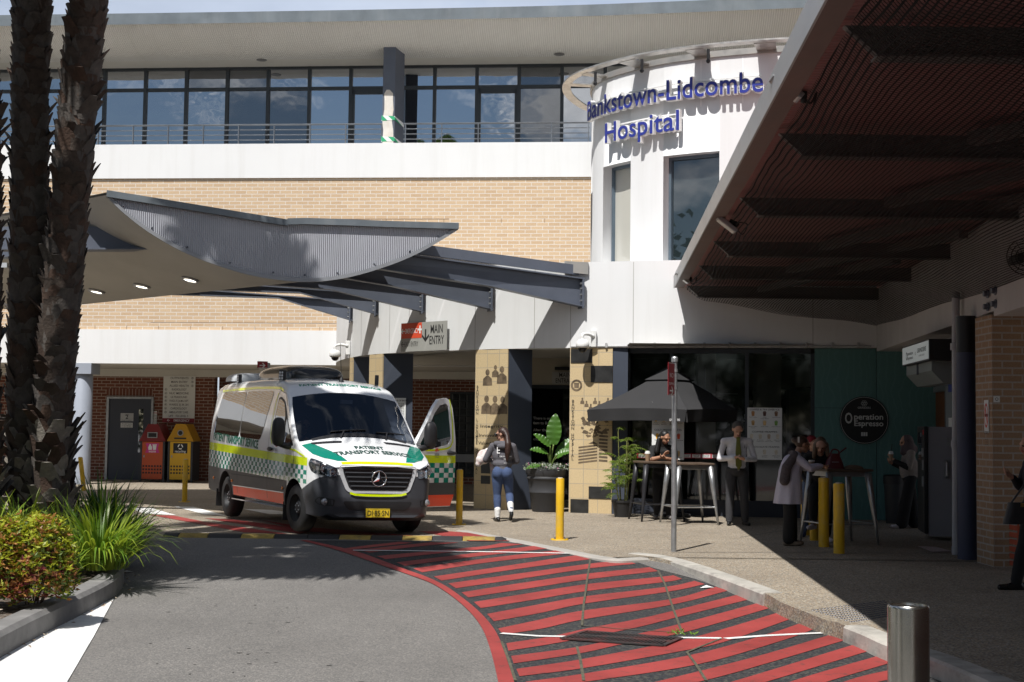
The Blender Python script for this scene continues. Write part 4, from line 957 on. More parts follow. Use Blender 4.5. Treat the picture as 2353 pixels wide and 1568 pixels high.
for i in range(N):
    xa2, xb2 = W*i/N, W*(i+1)/N; f = len(mb.f)
    q = [(xa2, zat(bot, xa2)), (xb2, zat(bot, xb2)), (xb2, zat(top, xb2)), (xa2, zat(top, xa2))]
    mb.quad(*[WF.p(x, z, .0) for x, z in q]); mb.uv[f] = q
mb.build('corrugated_end', CORR, wc)
mb = MB()
for a, b in zip(bot, bot[1:]): mb.quad(WF.p(*a, -.01), WF.p(*a, -.01)+GEN*GL, WF.p(*b, -.01)+GEN*GL, WF.p(*b, -.01))
hull = mb.build('curved_soffit', HULL, wc, smooth=True, weld=True)
mb = MB()   # seam mouldings under the hull
for k, s in ((12, .0),):
    pass
EDGE = M('canopy_edge_trim', (.30, .31, .33), .5, .3, dirt=(.16, .16, .17), dscale=(2, 2, 2), damt=.6)
for k in range(len(bot)-1):   # rolled edge trim along the arc
    a, b = bot[k], bot[k+1]; mb.quad(WF.p(a[0], a[1]-.03, .025), WF.p(b[0], b[1]-.03, .025), WF.p(b[0], b[1]+.035, .025), WF.p(a[0], a[1]+.035, .025)); mb.quad(WF.p(a[0], a[1]-.03, .025), WF.p(a[0], a[1]-.03, -.05), WF.p(b[0], b[1]-.03, -.05), WF.p(b[0], b[1]-.03, .025))
mb.build('edge_trim', EDGE, wc, smooth=True)
mb = MB()
for j, (P, Q) in enumerate((((0, 4)), ((4, 8)))):
    for a, b in zip(top[P:Q+1], top[P+1:Q+1]):
        o = .02 if j else 0
        for z0, z1, d0, d1 in ((.0, .0, .07, .07),):
            A = [WF.p(a[0], a[1]-.04+o, .07), WF.p(b[0], b[1]-.04+o, .07), WF.p(b[0], b[1]+.07+o, .07), WF.p(a[0], a[1]+.07+o, .07)]
            Bk = [WF.p(a[0], a[1]-.04+o, -.1), WF.p(b[0], b[1]-.04+o, -.1), WF.p(b[0], b[1]+.07+o, -.1), WF.p(a[0], a[1]+.07+o, -.1)]
            mb.add(A+Bk, [(0, 1, 2, 3), (3, 2, 6, 7), (0, 4, 5, 1), (1, 5, 6, 2), (0, 3, 7, 4)])
mb.build('roof_gutter', FASC, wc)
mb = MB()
for a, b in zip(top, top[1:]): mb.quad(WF.p(a[0], a[1]+.05, -.05), WF.p(b[0], b[1]+.05, -.05), WF.p(b[0], b[1]+.05, 0)+GEN*GL, WF.p(a[0], a[1]+.05, 0)+GEN*GL)
mb.build('canopy_roof', GALV, wc)
# bolts along the arc
mb = MB()
for k in range(6, len(bot)-4, 7): q = WF.p(bot[k][0], bot[k][1]+.09, .012); mb.ball(q, .018, 6)
mb.build('rivets', STEEL, wc)
# recessed downlights in the soffit, lit
LIT = emit('downlight_glow', (1.0, .93, .80), 3.0)
def hullhit(px, py):
    r = ray(px, py); best = None
    for a, b in zip(bot, bot[1:]):
        P0, P1 = WF.p(*a, -.01), WF.p(*b, -.01); n = (P1-P0).cross(GEN); t = (P0-CAM).dot(n)/r.dot(n)
        if t <= 0: continue
        q = CAM+r*t; M3 = Matrix(((P1-P0), GEN, n)).transposed(); c = M3.inverted() @ (q-P0)
        if -.001 <= c[0] <= 1.001 and 0 <= c[1] <= GL and (best is None or t < best[0]): best = (t, q, n.normalized())
    return best
for k, (x, y) in enumerate(((222, 669), (326, 657), (437, 642), (515, 667))):
    h = hullhit(x, y)
    if not h: print('no hull hit', x, y); continue
    q, n = h[1], h[2]
    if n.z > 0: n = -n
    m = MB(); X = n.orthogonal().normalized(); Y = n.cross(X); ring = [(q+n*.02+(X*math.cos(a)+Y*math.sin(a))*.115) for a in [2*PI*j/24 for j in range(24)]]; m.poly(ring)
    o = thing('downlight', ['lit downlight in the canopy soffit nearest the palm trunks', 'lit downlight in the canopy soffit, second from the palm trunks', 'lit downlight in the canopy soffit nearest the corrugated end', 'lit downlight at the back edge of the canopy soffit'][k], 'light', q, group='downlights in the canopy soffit')
    m.build('lens', LIT, o); m = MB(); m.tube([q+n*.012+(X*math.cos(a)+Y*math.sin(a))*.14 for a in [2*PI*j/24 for j in range(25)]], .03, 6); m.build('trim_ring', GALV, o)
# navy beams that pierce the soffit on the left
cb = thing('canopy_beams', 'navy steel beams piercing the left of the wave canopy', 'steel beam', AT(200, 545, 23))
for k, (y0, y1, xe, Y) in enumerate(((521, 571, 345, 24.6), (575, 588, 230, 26.5))):
    m = MB(); a, b = AT(-500, y0, Y), AT(xe+60, y0, Y); h = (AT(xe, y0, Y)-AT(xe, y1, Y)).length
    m.prism([a, AT(xe-110, y0, Y), AT(xe, y1, Y), a-V3((0, 0, h))], (0, .16, 0))
    m.prism([a+V3((0, -.09, -h)), AT(xe+8, y1, Y)+V3((0, -.09, 0)), AT(xe+8, y1, Y)+V3((0, .25, 0)), a+V3((0, .25, -h))], (0, 0, -.03)); m.build('beam', STEEL, cb)
for k, (x, Y) in enumerate(((-30, 24.7), (-330, 30))):
    m = MB(); q = AT(x, 545, Y); m.cyl((q.x, q.y, 0), (q.x, q.y, q.z), .16, n=24); m.build('post', STEEL, cb)
LOUV = M('pale_louvre', (.45, .48, .52), .5)
m = MB()
for y in (562, 583, 604): 
    a, b = AT(-400, y, 26.9), AT(16, y, 26.9); m.prism([a, b, b-V3((0, 0, .09)), a-V3((0, 0, .09))], (0, .12, 0))
m.build('louvre', LOUV, cb)
# pigeon standing on the first beam
pg = thing('pigeon', 'grey pigeon perched on the navy beam under the canopy', 'bird', AT(240, 517, 24.65)); q = AT(238, 512, 24.65); s = .9
PGM = M('pigeon_grey', (.045, .05, .065), .7, var=.3, vs=30)
m = MB(); m.tube([q+V3(p)*s for p in ((-.145, 0, .075), (-.13, 0, .10), (-.105, 0, .105), (-.085, 0, .07), (-.03, 0, .035), (.05, 0, .0), (.12, 0, -.025), (.22, 0, -.06))], [.012, .026, .032, .035, .062, .055, .03, .014], 12); m.build('body', PGM, pg, smooth=True)
m = MB(); m.cyl(q+V3((-.145, 0, .085))*s, q+V3((-.19, 0, .07))*s, .010, .002, 6); m.build('beak', BLACK, pg)
for y in (-.02, .02):
    m = MB(); m.cyl(q+V3((0, y, -.04))*s, q+V3((.005, y, -.09))*s, .006, n=5); m.build('leg', M('pigeon_leg', (.3, .08, .06), .7), pg)
m = MB(); m.ball(q+V3((.05, -.045, .0))*s, (.11, .018, .045), 10, M=Matrix.Rotation(.35, 4, 'Y')); m.build('wing', M('pigeon_wing', (.08, .085, .1), .7), pg, smooth=True)
# ---------------------------------------------------------------- link canopy: tapered beams from the curved band, glazed roof
lk = thing('link_canopy', 'navy fish-bellied steel beams with a glazed roof joining the drum to the wave canopy', 'canopy', LOW.p(LOW.s_at(1100, 4), 4.4))
def beamset(px_r, ytop, ybot, px_l, yl0, yl1, YL, bend, w=.10):
    t = LOW.s_at(px_r, 4.2); R = LOW.p(t, 0, .05); YR = R.y
    a, b = AT(px_r, ytop, YR), AT(px_r, ybot, YR); c, d = AT(px_l, yl0, YL), AT(px_l, yl1, YL); mid = AT(bend[0], bend[1], YR+(YL-YR)*(px_r-bend[0])/(px_r-px_l))
    n = (c-a); n.z = 0; n.normalize(); s = V3((-n.y, n.x, 0)); o = MB(); o.prism([p-s*.014 for p in (a, b, mid, d, c)], s*.028)
    o.prism([a-s*w, a+s*w, c+s*w, c-s*w], (0, 0, .025))
    for p, q in ((b, mid), (mid, d)): o.prism([p-s*w, p+s*w, q+s*w, q-s*w], (0, 0, -.022))
    bo = o.build('beam', STEEL, lk)
    e = MB(); top_ = AT(px_r, ytop-2, YR); bt_ = AT(px_r, ybot+6, YR); e.prism([V3((R.x, R.y, 0))-n*.0+s*sg+V3((0, 0, z)) for sg, z in ((-.13, bt_.z), (.13, bt_.z), (.13, top_.z), (-.13, top_.z))], n*.03)
    po = e.build('end_plate', STEEL, bo)
    for z in (.25, .45, .65, .82):
        for sg in (-.07, .07):
            p = V3((R.x, R.y, 0))+n*.03+s*sg; p.z = bt_.z+(top_.z-bt_.z)*z; e2 = MB(); e2.cyl(p, p+n*.035, .02, n=6); e2.build('bolt', GALV, bo)
    return a, c
BMS = [beamset(1338, 643, 704, 700, 556, 590, 25.2, (1122, 656)), beamset(1131, 652, 710, 560, 560, 600, 26.6, (900, 656)), beamset(974, 664, 716, 430, 600, 640, 28.4, (760, 664)),
       beamset(868, 678, 722, 330, 640, 660, 30.2, (690, 672)), beamset(810, 694, 736, 280, 655, 672, 31.8, (640, 684))]
(a1, c1) = BMS[0]
f1 = MB(); p0, p1 = AT(940, 560, 25.9), AT(1330, 612, 27.35)
dz = V3((0, 0, -.17)); n = V3((p1.y-p0.y, p0.x-p1.x, 0)).normalized()
f1.prism([p0, p1, p1+dz, p0+dz], -n*.06); f1.prism([p0+V3((0, 0, .02)), p1+V3((0, 0, .02)), p1+V3((0, 0, .02))-n*.16, p0+V3((0, 0, .02))-n*.16], (0, 0, -.02)); f1.build('roof_edge_plate', STEEL, lk)
g = MB(); gl = [p0+V3((0, 0, -.1)), p1+V3((0, 0, -.1))]
back0, back1 = AT(620, 655, 31.0), LOW.p(LOW.s_at(815, 4), 4.45, .1)
gm = glassy('canopy_roof_glass', (.92, .93, .92), .03, .2, trans=1)
K = 5
for k in range(K):
    A, Bq = gl[0].lerp(back0, k/K), gl[1].lerp(back1, k/K); A2, B2 = gl[0].lerp(back0, (k+.96)/K), gl[1].lerp(back1, (k+.96)/K)
    g = MB(); g.quad(A, Bq, B2, A2); g.build('glass_panel', gm, lk)
bx = MB(); q = AT(1300, 600, 27.2); t = LOW.s_at(1352, 4.8); 
bx.prism([AT(1297, 600, 27.3), AT(1352, 603, 27.3), AT(1352, 631, 27.3), AT(1297, 625, 27.3)], (.02, .5, 0)); bx.build('gutter_box', CAPM, lk)
# ---------------------------------------------------------------- dark veranda on the right
vr = thing('veranda_canopy', 'dark netted veranda roof on the right with a brown edge board', 'canopy', (3, 18, 4.25))
HC = 2.65+CAMH
def vx(z): return .062*(z-9.1)+2.11
Y0, Y1 = -7.0, 26.35
SHEET = corrugated('veranda_sheet', (.38, .19, .18), .076, .7, .6, 0, axis=1)
VRB = M('veranda_beam_paint', (.135, .125, .12), .6, var=.1)
BRN = M('brown_fascia', (.17, .115, .10), .55, var=.14, vs=3, dirt=(.08, .06, .055), dscale=(2, .6, 2), damt=.5)
mb = MB(); f = 0
P = [V3((vx(Y0)-.1, Y0, HC+.06)), V3((11, Y0, HC+.06)), V3((11, 27.4, HC+.06)), V3((vx(27.4)-.1, 27.4, HC+.06))]
mb.quad(*P); mb.uv[0] = [(p.x, p.y) for p in P]
mb.quad(*[p+V3((0, 0, .05)) for p in P][::-1]); mb.uv[1] = [(p.x, p.y) for p in P]; mb.build('roof_sheeting', SHEET, vr)
mb = MB(); e0, e1 = V3((vx(Y0)-.165, Y0, HC)), V3((vx(Y1)-.165, Y1, HC))
mb.prism([e0, e1, e1+V3((.17, 0, .0)), e0+V3((.17, 0, 0))], (0, 0, .035)); mb.prism([e0+V3((.0, 0, .035)), e1+V3((0, 0, .035)), e1+V3((.03, 0, .035)), e0+V3((.03, 0, .035))], (0, 0, .17)); mb.build('edge_board', BRN, vr)
mb = MB(); mb.prism([e0+V3((-.022, 0, -.01)), e1+V3((-.022, 0, -.01)), e1+V3((-.004, 0, -.01)), e0+V3((-.004, 0, -.01))], (0, 0, .23)); mb.build('pale_edge_flashing', M('pale_flashing', (.45, .45, .45), .45, .5, dirt=(.3, .27, .24), dscale=(2, 2, 2)), vr)
BY = [-4.6, -1.2, 2.2, 5.7, 9.12, 12.5, 16.0, 19.75, 22.7, 25.9]
for y in BY:
    mb = MB(); x = vx(y)+.03; mb.prism([(x, y, HC-.002), (x+.22, y, HC-.20), (11, y, HC-.20), (11, y, HC-.002)], (0, .07, 0)); mb.box((x+.2, y-.05, HC-.215), (11, y+.12, HC-.20)); mb.build('rafter', VRB, vr)
for (ax, ay, bx_, by) in ((8.6, 5.0, 4.0, 12.3), (6.4, 10.2, 4.2, 15.8), (5.9, 14.4, 4.3, 19.6), (5.8, 18.2, 4.4, 22.5), (5.7, 21, 4.5, 25.7)):
    mb = MB(); d = V3((bx_-ax, by-ay, 0)).normalized(); s = V3((-d.y, d.x, 0))*.07; mb.prism([V3((ax, ay, HC-.02))-s, V3((bx_, by, HC-.02))-s, V3((bx_, by, HC-.02))+s, V3((ax, ay, HC-.02))+s], (0, 0, -.11)); mb.build('brace', VRB, vr)
# bird net slung under the rafters
def netmat():
    m, nt, b = _nt('bird_net'); out = nt.nodes['Material Output']; b.inputs['Base Color'].default_value = (.012, .011, .011, 1); setp(b, .9, spec=.1)
    uv = coords(nt, 'UV'); s = nd(nt, 'ShaderNodeSeparateXYZ'); nt.links.new(uv, s.inputs[0]); c = None
    wob = noise_(nt, uv, .35, 2)
    for k, o in enumerate((s.outputs[0], s.outputs[1])):
        v = math_(nt, 'ADD', o, math_(nt, 'MULTIPLY', wob, .2)); fr = math_(nt, 'FRACT', math_(nt, 'DIVIDE', v, .055)); l = math_(nt, 'LESS_THAN', fr, .28); c = l if c is None else math_(nt, 'MAXIMUM', c, l)
    t = nd(nt, 'ShaderNodeBsdfTransparent'); mx = nt.nodes.new('ShaderNodeMixShader'); nt.links.new(c, mx.inputs[0]); nt.links.new(t.outputs[0], mx.inputs[1]); nt.links.new(b.outputs[0], mx.inputs[2]); nt.links.new(mx.outputs[0], out.inputs['Surface']); return m
def netp(a, b):
    y = Y0+(Y1-Y0)*a; x0 = vx(y)+.05; xl = x1 = 6.70-.096*(26.15-y)
    x = x0+(x1-x0)*b; z1 = 3.57-.021*(26.15-y)
    k = min(1, (x-x0)/(xl-x0)); sag = .04*math.sin(a*40)*math.sin(b*9); ed = .2*(1-min(1, b*12))
    near = 1.0
    return V3((x, y, HC-.215+ed+((z1-HC+.215)*k**1.1)*near+sag*near-.015))
mb = MB(); mb.grid(netp, 70, 30, uvf=lambda a, b: (a*(Y1-Y0), b*4.2)); mb.build('bird_net', netmat(), vr, smooth=True)
# floodlights clipped to the edge
for k, (px, py, Y) in enumerate(((1818, 207, 11.2), (1677, 520, 17.6), (1573, 641, 25.0))):
    q = AT(px, py, Y); th = thing('floodlight', ['slim floodlight nearest the camera under the veranda edge', 'middle slim floodlight under the veranda edge', 'farthest slim floodlight at the wall end of the veranda edge'][k], 'floodlight', q, group='floodlights under the veranda edge')
    m = MB(); R = Matrix.Rotation(rad(-38), 4, 'Y') ; m.box((-.17, -.10, -.02), (.12, .10, .03), M=Matrix.Translation(q-V3((.02, 0, 0))) @ R.inverted()); m.build('lamp_head', M('floodlight_grey', (.30, .30, .31), .5), th, bevel=.008)
    m = MB(); m.box((-.15, -.085, -.026), (.10, .085, -.021), M=Matrix.Translation(q-V3((.02, 0, 0))) @ R.inverted()); m.build('lens', M('floodlight_lens', (.55, .55, .52), .3), th)
    m = MB(); m.tube(spline([q+V3((.02, 0, 0)), q+V3((.10, 0, .02)), V3((vx(Y)+.06, Y, HC-.03))], 4), .025, 6); m.build('bracket', BLACK, th, smooth=True)
    m = MB(); m.tube(spline([q+V3((.06, .0, .0)), q+V3((.16, .03, -.10)), q+V3((.22, .03, .03)), V3((vx(Y)+.14, Y, HC-.05))], 6), .008, 5); m.build('cable', BLACK, th, smooth=True)
# ---------------------------------------------------------------- right wing under the veranda
xw = lambda y: 6.72-.096*(26.15-y)
rw = thing('right_wing', 'shaded right wing wall with a white beam, brick pier and cafe doors', 'building', (6.5, 20, 0))
WSH = WHITE
RWF = Frame((xw(26.15), 26.15, 0), (xw(-8)-xw(26.15), -8-26.15, 0))     # runs towards the viewer, normal faces -X
Lr = (V3((xw(-8), -8, 0))-V3((xw(26.15), 26.15, 0))).length
BEAMW = M('shaded_stained_beam', (.50, .48, .475), .85, var=.07, vs=1.5, bump=.05, bs=120, dirt=(.36, .33, .32), dscale=(2, 2, .5), damt=.4)  # stains, plus the beam's shade put into a darker base colour
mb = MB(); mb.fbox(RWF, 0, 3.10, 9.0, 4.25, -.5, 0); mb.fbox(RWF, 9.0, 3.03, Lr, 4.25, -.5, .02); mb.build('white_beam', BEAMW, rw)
mb = MB(); mb.fbox(RWF, 0, 3.15, Lr, 3.3, -3.0, -.5); mb.build('beam_soffit', WHITE, rw)
for u in (8.72, 9.12):
    for z in (3.17, 3.33): mb = MB(); p = RWF.p(u, z, .02); mb.lathe([(.055, 0), (.055, .018), (.035, .02), (.035, .06), (0, .06)], p, 12, M=Matrix.Rotation(rad(-90), 4, 'Y')); mb.build('anchor_bolt', STEEL, rw)
PIER = brick('pier_brick', (.33, .215, .135), (.38, .25, .16), (.42, .38, .34), .245, .086, .011, .5, .25)
pf = Frame((5.85, 17.92, 0), (0, -1, 0)); pf2 = Frame((5.85, 17.297, 0), (1, 0, 0))
mb = MB(); mb.fbox(pf, 0, 0, .618, 3.06, -.05, 0); pr = mb.build('brick_pier', PIER, rw)
mb = MB(); mb.fbox(pf2, .006, 0, 2.2, 3.06, -.3, .0); mb.build('pier_front', PIER, rw)
NAVYC = M('navy_column', (.05, .058, .10), .55, var=.08)
a, b = AT(2207, 1283, 18.3), AT(2246, 1283, 18.3); c = V3(((a.x+b.x)/2, 18.35, 0)); mb = MB(); mb.lathe([(.125, 0), (.125, 2.65)], c, 28); mb.lathe([(.128, 2.65), (.128, 3.12)], c, 28, 1); mb.build('navy_column', [NAVYC, BLACK], rw, smooth=40)
# deep wall behind: dark brick and glazed doors
D3 = -1.55
mb = MB(); mb.fbox(RWF, 13.0, 0, Lr, 3.0, -2.2, -2.0); mb.build('far_brick_wall', REDB, rw)
mb = MB(); mb.fbox(RWF, .3, 0, 1.0, 3.15, D3-.2, D3-.0); mb.build('jamb_panel', DKBLUE, rw)
mb = MB(); mb.fbox(RWF, 3.1, 0, 8.2, 3.15, D3-.2, D3); mb.build('red_brick_return', REDB, rw)
GRM = M('door_frame_grey', (.20, .22, .23), .5, .3)
TIMB = M('timber_door', (.16, .06, .022), .5, var=.25, vs=1.5)
a, b = RWF.hit(2098, 1000, -1.05), RWF.hit(2184, 1000, -1.05)
zt2 = 2.6
mb = MB()
us = [a[0], RWF.hit(2106, 1000, -1.05)[0], RWF.hit(2131, 1000, -1.05)[0], RWF.hit(2139, 1000, -1.05)[0], RWF.hit(2175, 1000, -1.05)[0], b[0]]
for u in (us[0], us[2], us[4]): mb.fbox(RWF, u, 0, u+.10, 2.45, -1.12, -1.02)
mb.fbox(RWF, us[0]+.1, 2.35, us[4], 2.45, -1.12, -1.025); mb.fbox(RWF, us[0]-.02, 2.45, us[5], 3.12, -1.2, -1.06); mb.build('door_surround', GRM, rw)
mb = MB(); mb.fbox(RWF, us[0]+.1, 0, us[2], 2.35, -1.1, -1.07); mb.build('glazed_door', glassy('cafe_door_glass', (.05, .09, .09), .12), rw)
mb = MB(); mb.fbox(RWF, us[3], 0, us[4], 2.35, -1.1, -1.07); mb.build('timber_door', TIMB, rw)
# roller shutter housing and lit lightbox above the door
sh = thing('shutter_housing', 'grey roller shutter box under the cafe light box', 'shutter', RWF.p(2.5, 2.5, .1))
a = RWF.hit(2080, 879, .28); b = RWF.hit(2134, 838, .28)
mb = MB(); P = [(a[0]-.1, a[1]+.12), (a[0]-.1, 2.80), (b[0]+.35, 2.80), (b[0]+.35, a[1]+.12), (b[0]+.1, a[1]-.02), (a[0]+.1, a[1]-.02)]
mb.fbox(RWF, a[0], a[1]+.1, b[0]+.1, b[1]+.05, -.1, .26); mb.prism([RWF.p(a[0], a[1]+.1, .26), RWF.p(a[0], a[1]+.1, -.1), RWF.p(a[0], a[1]-.07, -.1), RWF.p(a[0], a[1]-.07, .10)], RWF.r*(b[0]+.1-a[0])); mb.build('housing', M('shutter_grey', (.22, .25, .25), .5, .2), sh)
mb = MB(); mb.fbox(RWF, (a[0]+b[0])/2-.05, a[1]+.08, (a[0]+b[0])/2+.05, b[1]+.05, .26, .27); mb.build('bracket', DKBLUE, sh)
lb = thing('light_box_sign', 'white light box with black lettering over the cafe door', 'sign', RWF.p(2.5, 2.9, .3))
a = RWF.hit(2073, 841, .35); b = RWF.hit(2133, 783, .35); u0, u1 = a[0], b[0]; z0 = RWF.hit(2073, 841, .35)[1]; z1 = RWF.hit(2073, 800, .35)[1]
mb = MB(); mb.fbox(RWF, u0, z0-.01, u1, z1+.01, -.12, .34); mb.build('box', BLACK, lb)
mb = MB(); mb.fbox(RWF, u0+.02, z0+.01, u1-.02, z1-.01, .34, .348); mb.build('face', emit('light_box_face', (.62, .68, .68), .12), lb)
mb = MB(); w = u1-u0; h = z1-z0
ftext(mb, RWF, u0+w*.19, z0+h*.24, 'O', h*.62, .352, xs=.7, off=.01); ftext(mb, RWF, u0+w*.33, z0+h*.48, 'peration', h*.26, .352, width=w*.22, off=.006); ftext(mb, RWF, u0+w*.33, z0+h*.24, 'Espresso', h*.24, .352, width=w*.22, off=.006)
ftext(mb, RWF, u0+w*.53, z0+h*.38, 'x', h*.4, .352); ftext(mb, RWF, u0+w*.76, z0+h*.48, 'GRINDERS', h*.32, .352, width=w*.32, off=.008); ftext(mb, RWF, u0+w*.76, z0+h*.26, 'COFFEE ROASTERS', h*.12, .352, width=w*.2); mb.build('lettering', INK, lb)
# blue hours sign beside the downpipe
a = RWF.hit(2181, 905, -.55); 
s = thing('hours_sign', 'blue and white notice strip on red brick left of the downpipe', 'sign', RWF.p(a[0], 1.2, -.6))
BLS = M('sign_blue', (.03, .05, .22), .5); mb = MB(); u0 = RWF.hit(2176, 900, -.7)[0]; u1 = u0+1.0
zz = [RWF.hit(2186, y, -.7)[1] for y in (1022, 960, 900, 850, 775)]
mb.fbox(RWF, u0, zz[2], u1, zz[4], -.74, -.72, 0); mb.build('upper_board', BLS, s); mb = MB(); mb.fbox(RWF, u0, zz[0], u1, zz[1], -.74, -.72); mb.fbox(RWF, u0+.02, zz[2]+.25, u1-.02, zz[2]+.45, -.72, -.717); mb.build('lower_board', SIGNW, s)
# no smoking sign on the pier side
a = pf.hit(2265, 995, .005); b = pf.hit(2277, 919, .005)
s = thing('no_smoking_sign', 'narrow NO SMOKING sign on the shaded side of the brick pier', 'sign', pf.p(a[0], a[1]))
ux0, ux1 = pf.hit(2262, 995, .01)[0], pf.hit(2272, 995, .01)[0]; z0, z1 = a[1], b[1]; mb = MB(); mb.fbox(pf, ux0, z0, ux1, z1, .004, .012); mb.build('plate', SIGNW, s)
w = ux1-ux0; cx = (ux0+ux1)/2; mb = MB(); cz = z1-.19
for k in range(24):
    A = [(cx+w*.42*q*math.cos(2*PI*j/24), cz+.15*q*math.sin(2*PI*j/24)) for j in (k, k+1) for q in (1, .82)]; mb.quad(*[pf.p(*A[i], .014) for i in (0, 2, 3, 1)])
fpoly(mb, pf, [(cx-w*.32, cz+.10), (cx-w*.2, cz+.12), (cx+w*.32, cz-.10), (cx+w*.2, cz-.12)], .0145); mb.build('barred_circle', REDP, s)
mb = MB(); ftext(mb, pf, cx, z1-.42, 'NO SMOKING', .055, .014, width=w*.9, off=.006); fpoly(mb, pf, [(cx-w*.3, cz-.015), (cx+w*.3, cz-.015), (cx+w*.3, cz+.02), (cx-w*.3, cz+.02)], .0135)
for k in range(3): ftext(mb, pf, cx, z1-.49-.03*k, 'penalties apply', .022, .014, width=w*.7)
mb.build('lettering', INK, s)
a = pf2.hit(2283, 919, .005); b = pf2.hit(2291, 911, .005); s = thing('sensor_plate', 'tiny white square plate on the pier corner', 'plate', pf2.p(*a)); mb = MB(); mb.fbox(pf2, a[0], a[1]-.03, a[0]+.075, a[1]+.045, .002, .01); mb.build('plate', SIGNW, s); mb = MB(); fdisc(mb, pf2, a[0]+.037, a[1]+.008, .02, .0115, r2=.014, n=12); mb.build('mark', INK, s)
# downpipe
dp = thing('drainpipe', 'pale grey downpipe standing in front of the navy column', 'drainpipe', (5.94, 19, 0)); q = AT(2197, 1272, 19.0)
PVC = M('pipe_grey', (.40, .40, .42), .5, var=.08, dirt=(.2, .2, .2), dscale=(6, 6, 1), damt=.3)
mb = MB(); mb.cyl((q.x, 19.0, 0), (q.x+.02, 19.0, 3.5), .052, n=20); mb.build('pipe', PVC, dp, smooth=50)
for z in (.02, 1.42, 2.72):
    mb = MB(); mb.cyl((q.x, 19, z), (q.x, 19, z+.09), .058, n=20); mb.box((q.x+.03, 18.98, z+.02), (q.x+.09, 19.06, z+.06)); mb.build('pipe_collar', PVC, dp, smooth=50)
# vending machine
x0 = AT(2133, 1239, 21.5).x; vm = thing('vending_machine', 'grey sided vending machine with a dark front beside the downpipe', 'vending machine', (x0, 21.5, 0)); zt3 = 1.6+ (996.6-981)*21.5/FPX
mb = MB(); mb.box((x0, 21.5, .06), (x0+.85, 22.35, zt3)); mb.build('cabinet', M('vending_grey', (.34, .34, .37), .5, .2, var=.06), vm, bevel=.01)
mb = MB(); mb.box((x0-.06, 21.47, .10), (x0, 22.38, zt3+.005)); mb.build('front_door', BLACK, vm, bevel=.01)
mb = MB(); mb.box((x0-.07, 21.7, 1.2), (x0-.058, 22.2, zt3-.08)); mb.build('display_glass', glassy('vend_glass', (.03, .03, .04), .15), vm)
mb = MB(); mb.box((x0-.075, 21.53, 1.25), (x0-.058, 21.64, 1.38)); mb.box((x0-.075, 21.53, 1.05), (x0-.058, 21.64, 1.2)); mb.box((x0-.075, 21.53, .8), (x0-.058, 21.64, .95)); mb.build('coin_panel', GALV, vm)
mb = MB(); mb.box((x0-.064, 21.48, zt3-.12), (x0-.0595, 21.6, zt3-.05)); mb.build('price_label', REDP, vm)
mb = MB(); mb.tube([(x0+.27, 21.47, .95), (x0+.27, 21.44, .97), (x0+.27, 21.44, 1.17), (x0+.27, 21.47, 1.19)], .02, 6); mb.box((x0+.23, 21.485, .92), (x0+.31, 21.499, 1.22)); mb.build('side_handle', GALV, vm)
mb = MB()
for z in (1.52, 1.45): mb.cyl((x0+.30, 21.5, z), (x0+.30, 21.485, z), .03, n=12)
mb.build('lock', GALV, vm)
vm.rotation_euler = (0, 0, rad(-10))
# mat and bin in the doorway
mt = MB(); mt.poly([HZ(x, y, .012) for x, y in ((2108, 1255), (2150, 1257), (2190, 1267), (2140, 1268))]); tag(mt.build('paper_sheet', M('paper_print', (.5, .42, .41), .8, var=.35, vs=30)), 'white and red printed sheet lying on the floor in front of the vending machine', 'sheet')
bn = thing('waste_bin', 'dark pedal bin against the teal wall behind the woman in the headscarf', 'bin', (6.2, 24.2, 0)); q = HZ(2058, 1203, 0)
mb = MB(); mb.lathe([(.17, 0), (.2, .68), (.2, .70)], q, 20); mb.build('body', M('bin_grey', (.03, .032, .035), .5), bn, smooth=40); mb = MB(); mb.lathe([(.215, .70), (.215, .84), (.19, .86), (.0, .87)], q, 20); mb.build('lid', BLACK, bn, smooth=40)
vf = thing('wall_fan', 'round caged wall fan at the right edge under the veranda', 'fan', AT(2348, 592, 15.8)); q = AT(2350, 592, 15.8)
mb = MB()
for r in (.05, .10, .15, .2): mb.tube([q+V3((r*math.cos(a), -.06, r*math.sin(a))) for a in [2*PI*k/24 for k in range(25)]], .006, 5)
for k in range(12): a = 2*PI*k/12; mb.tube([q+V3((0, -.07, 0)), q+V3((.2*math.cos(a), -.06, .2*math.sin(a)))], .004, 4)
mb.build('cage', BLACK, vf); mb = MB(); mb.cyl(q, q+V3((0, .3, .0)), .06, n=12); mb.build('motor', BLACK, vf)
# ---------------------------------------------------------------- patient transport van
VAN_O, VAN_RZ = V3((-1.90, 20.78, .012)), rad(27)
van = thing('patient_transport_van', 'white patient transport van with green and yellow livery and its front passenger door open', 'van', VAN_O, VAN_RZ, local=True)
van.rotation_euler = (0, rad(1.3), VAN_RZ)
def itp(T, y):
    for a, b in zip(T, T[1:]):
        if y <= b[0]: t = max(0, (y-a[0])/(b[0]-a[0])); return a[1]+(b[1]-a[1])*t
    return T[-1][1]
ZT = [(0,1.01),(.04,1.055),(.12,1.10),(.35,1.195),(.6,1.295),(.80,1.375),(.88,1.425),(1.0,1.54),(1.2,1.735),(1.4,1.92),(1.55,2.05),(1.62,2.11),(1.72,2.18),(1.85,2.25),(2.1,2.315),(2.5,2.355),(3.5,2.37),(5.2,2.365),(5.6,2.335),(5.8,2.28),(5.88,2.22),(5.93,2.12)]
WM = [(0,.72),(.03,.80),(.10,.865),(.2,.915),(.35,.95),(.5,.972),(.8,.99),(1.3,1.0),(5.5,1.0),(5.8,.985),(5.88,.965),(5.93,.92)]
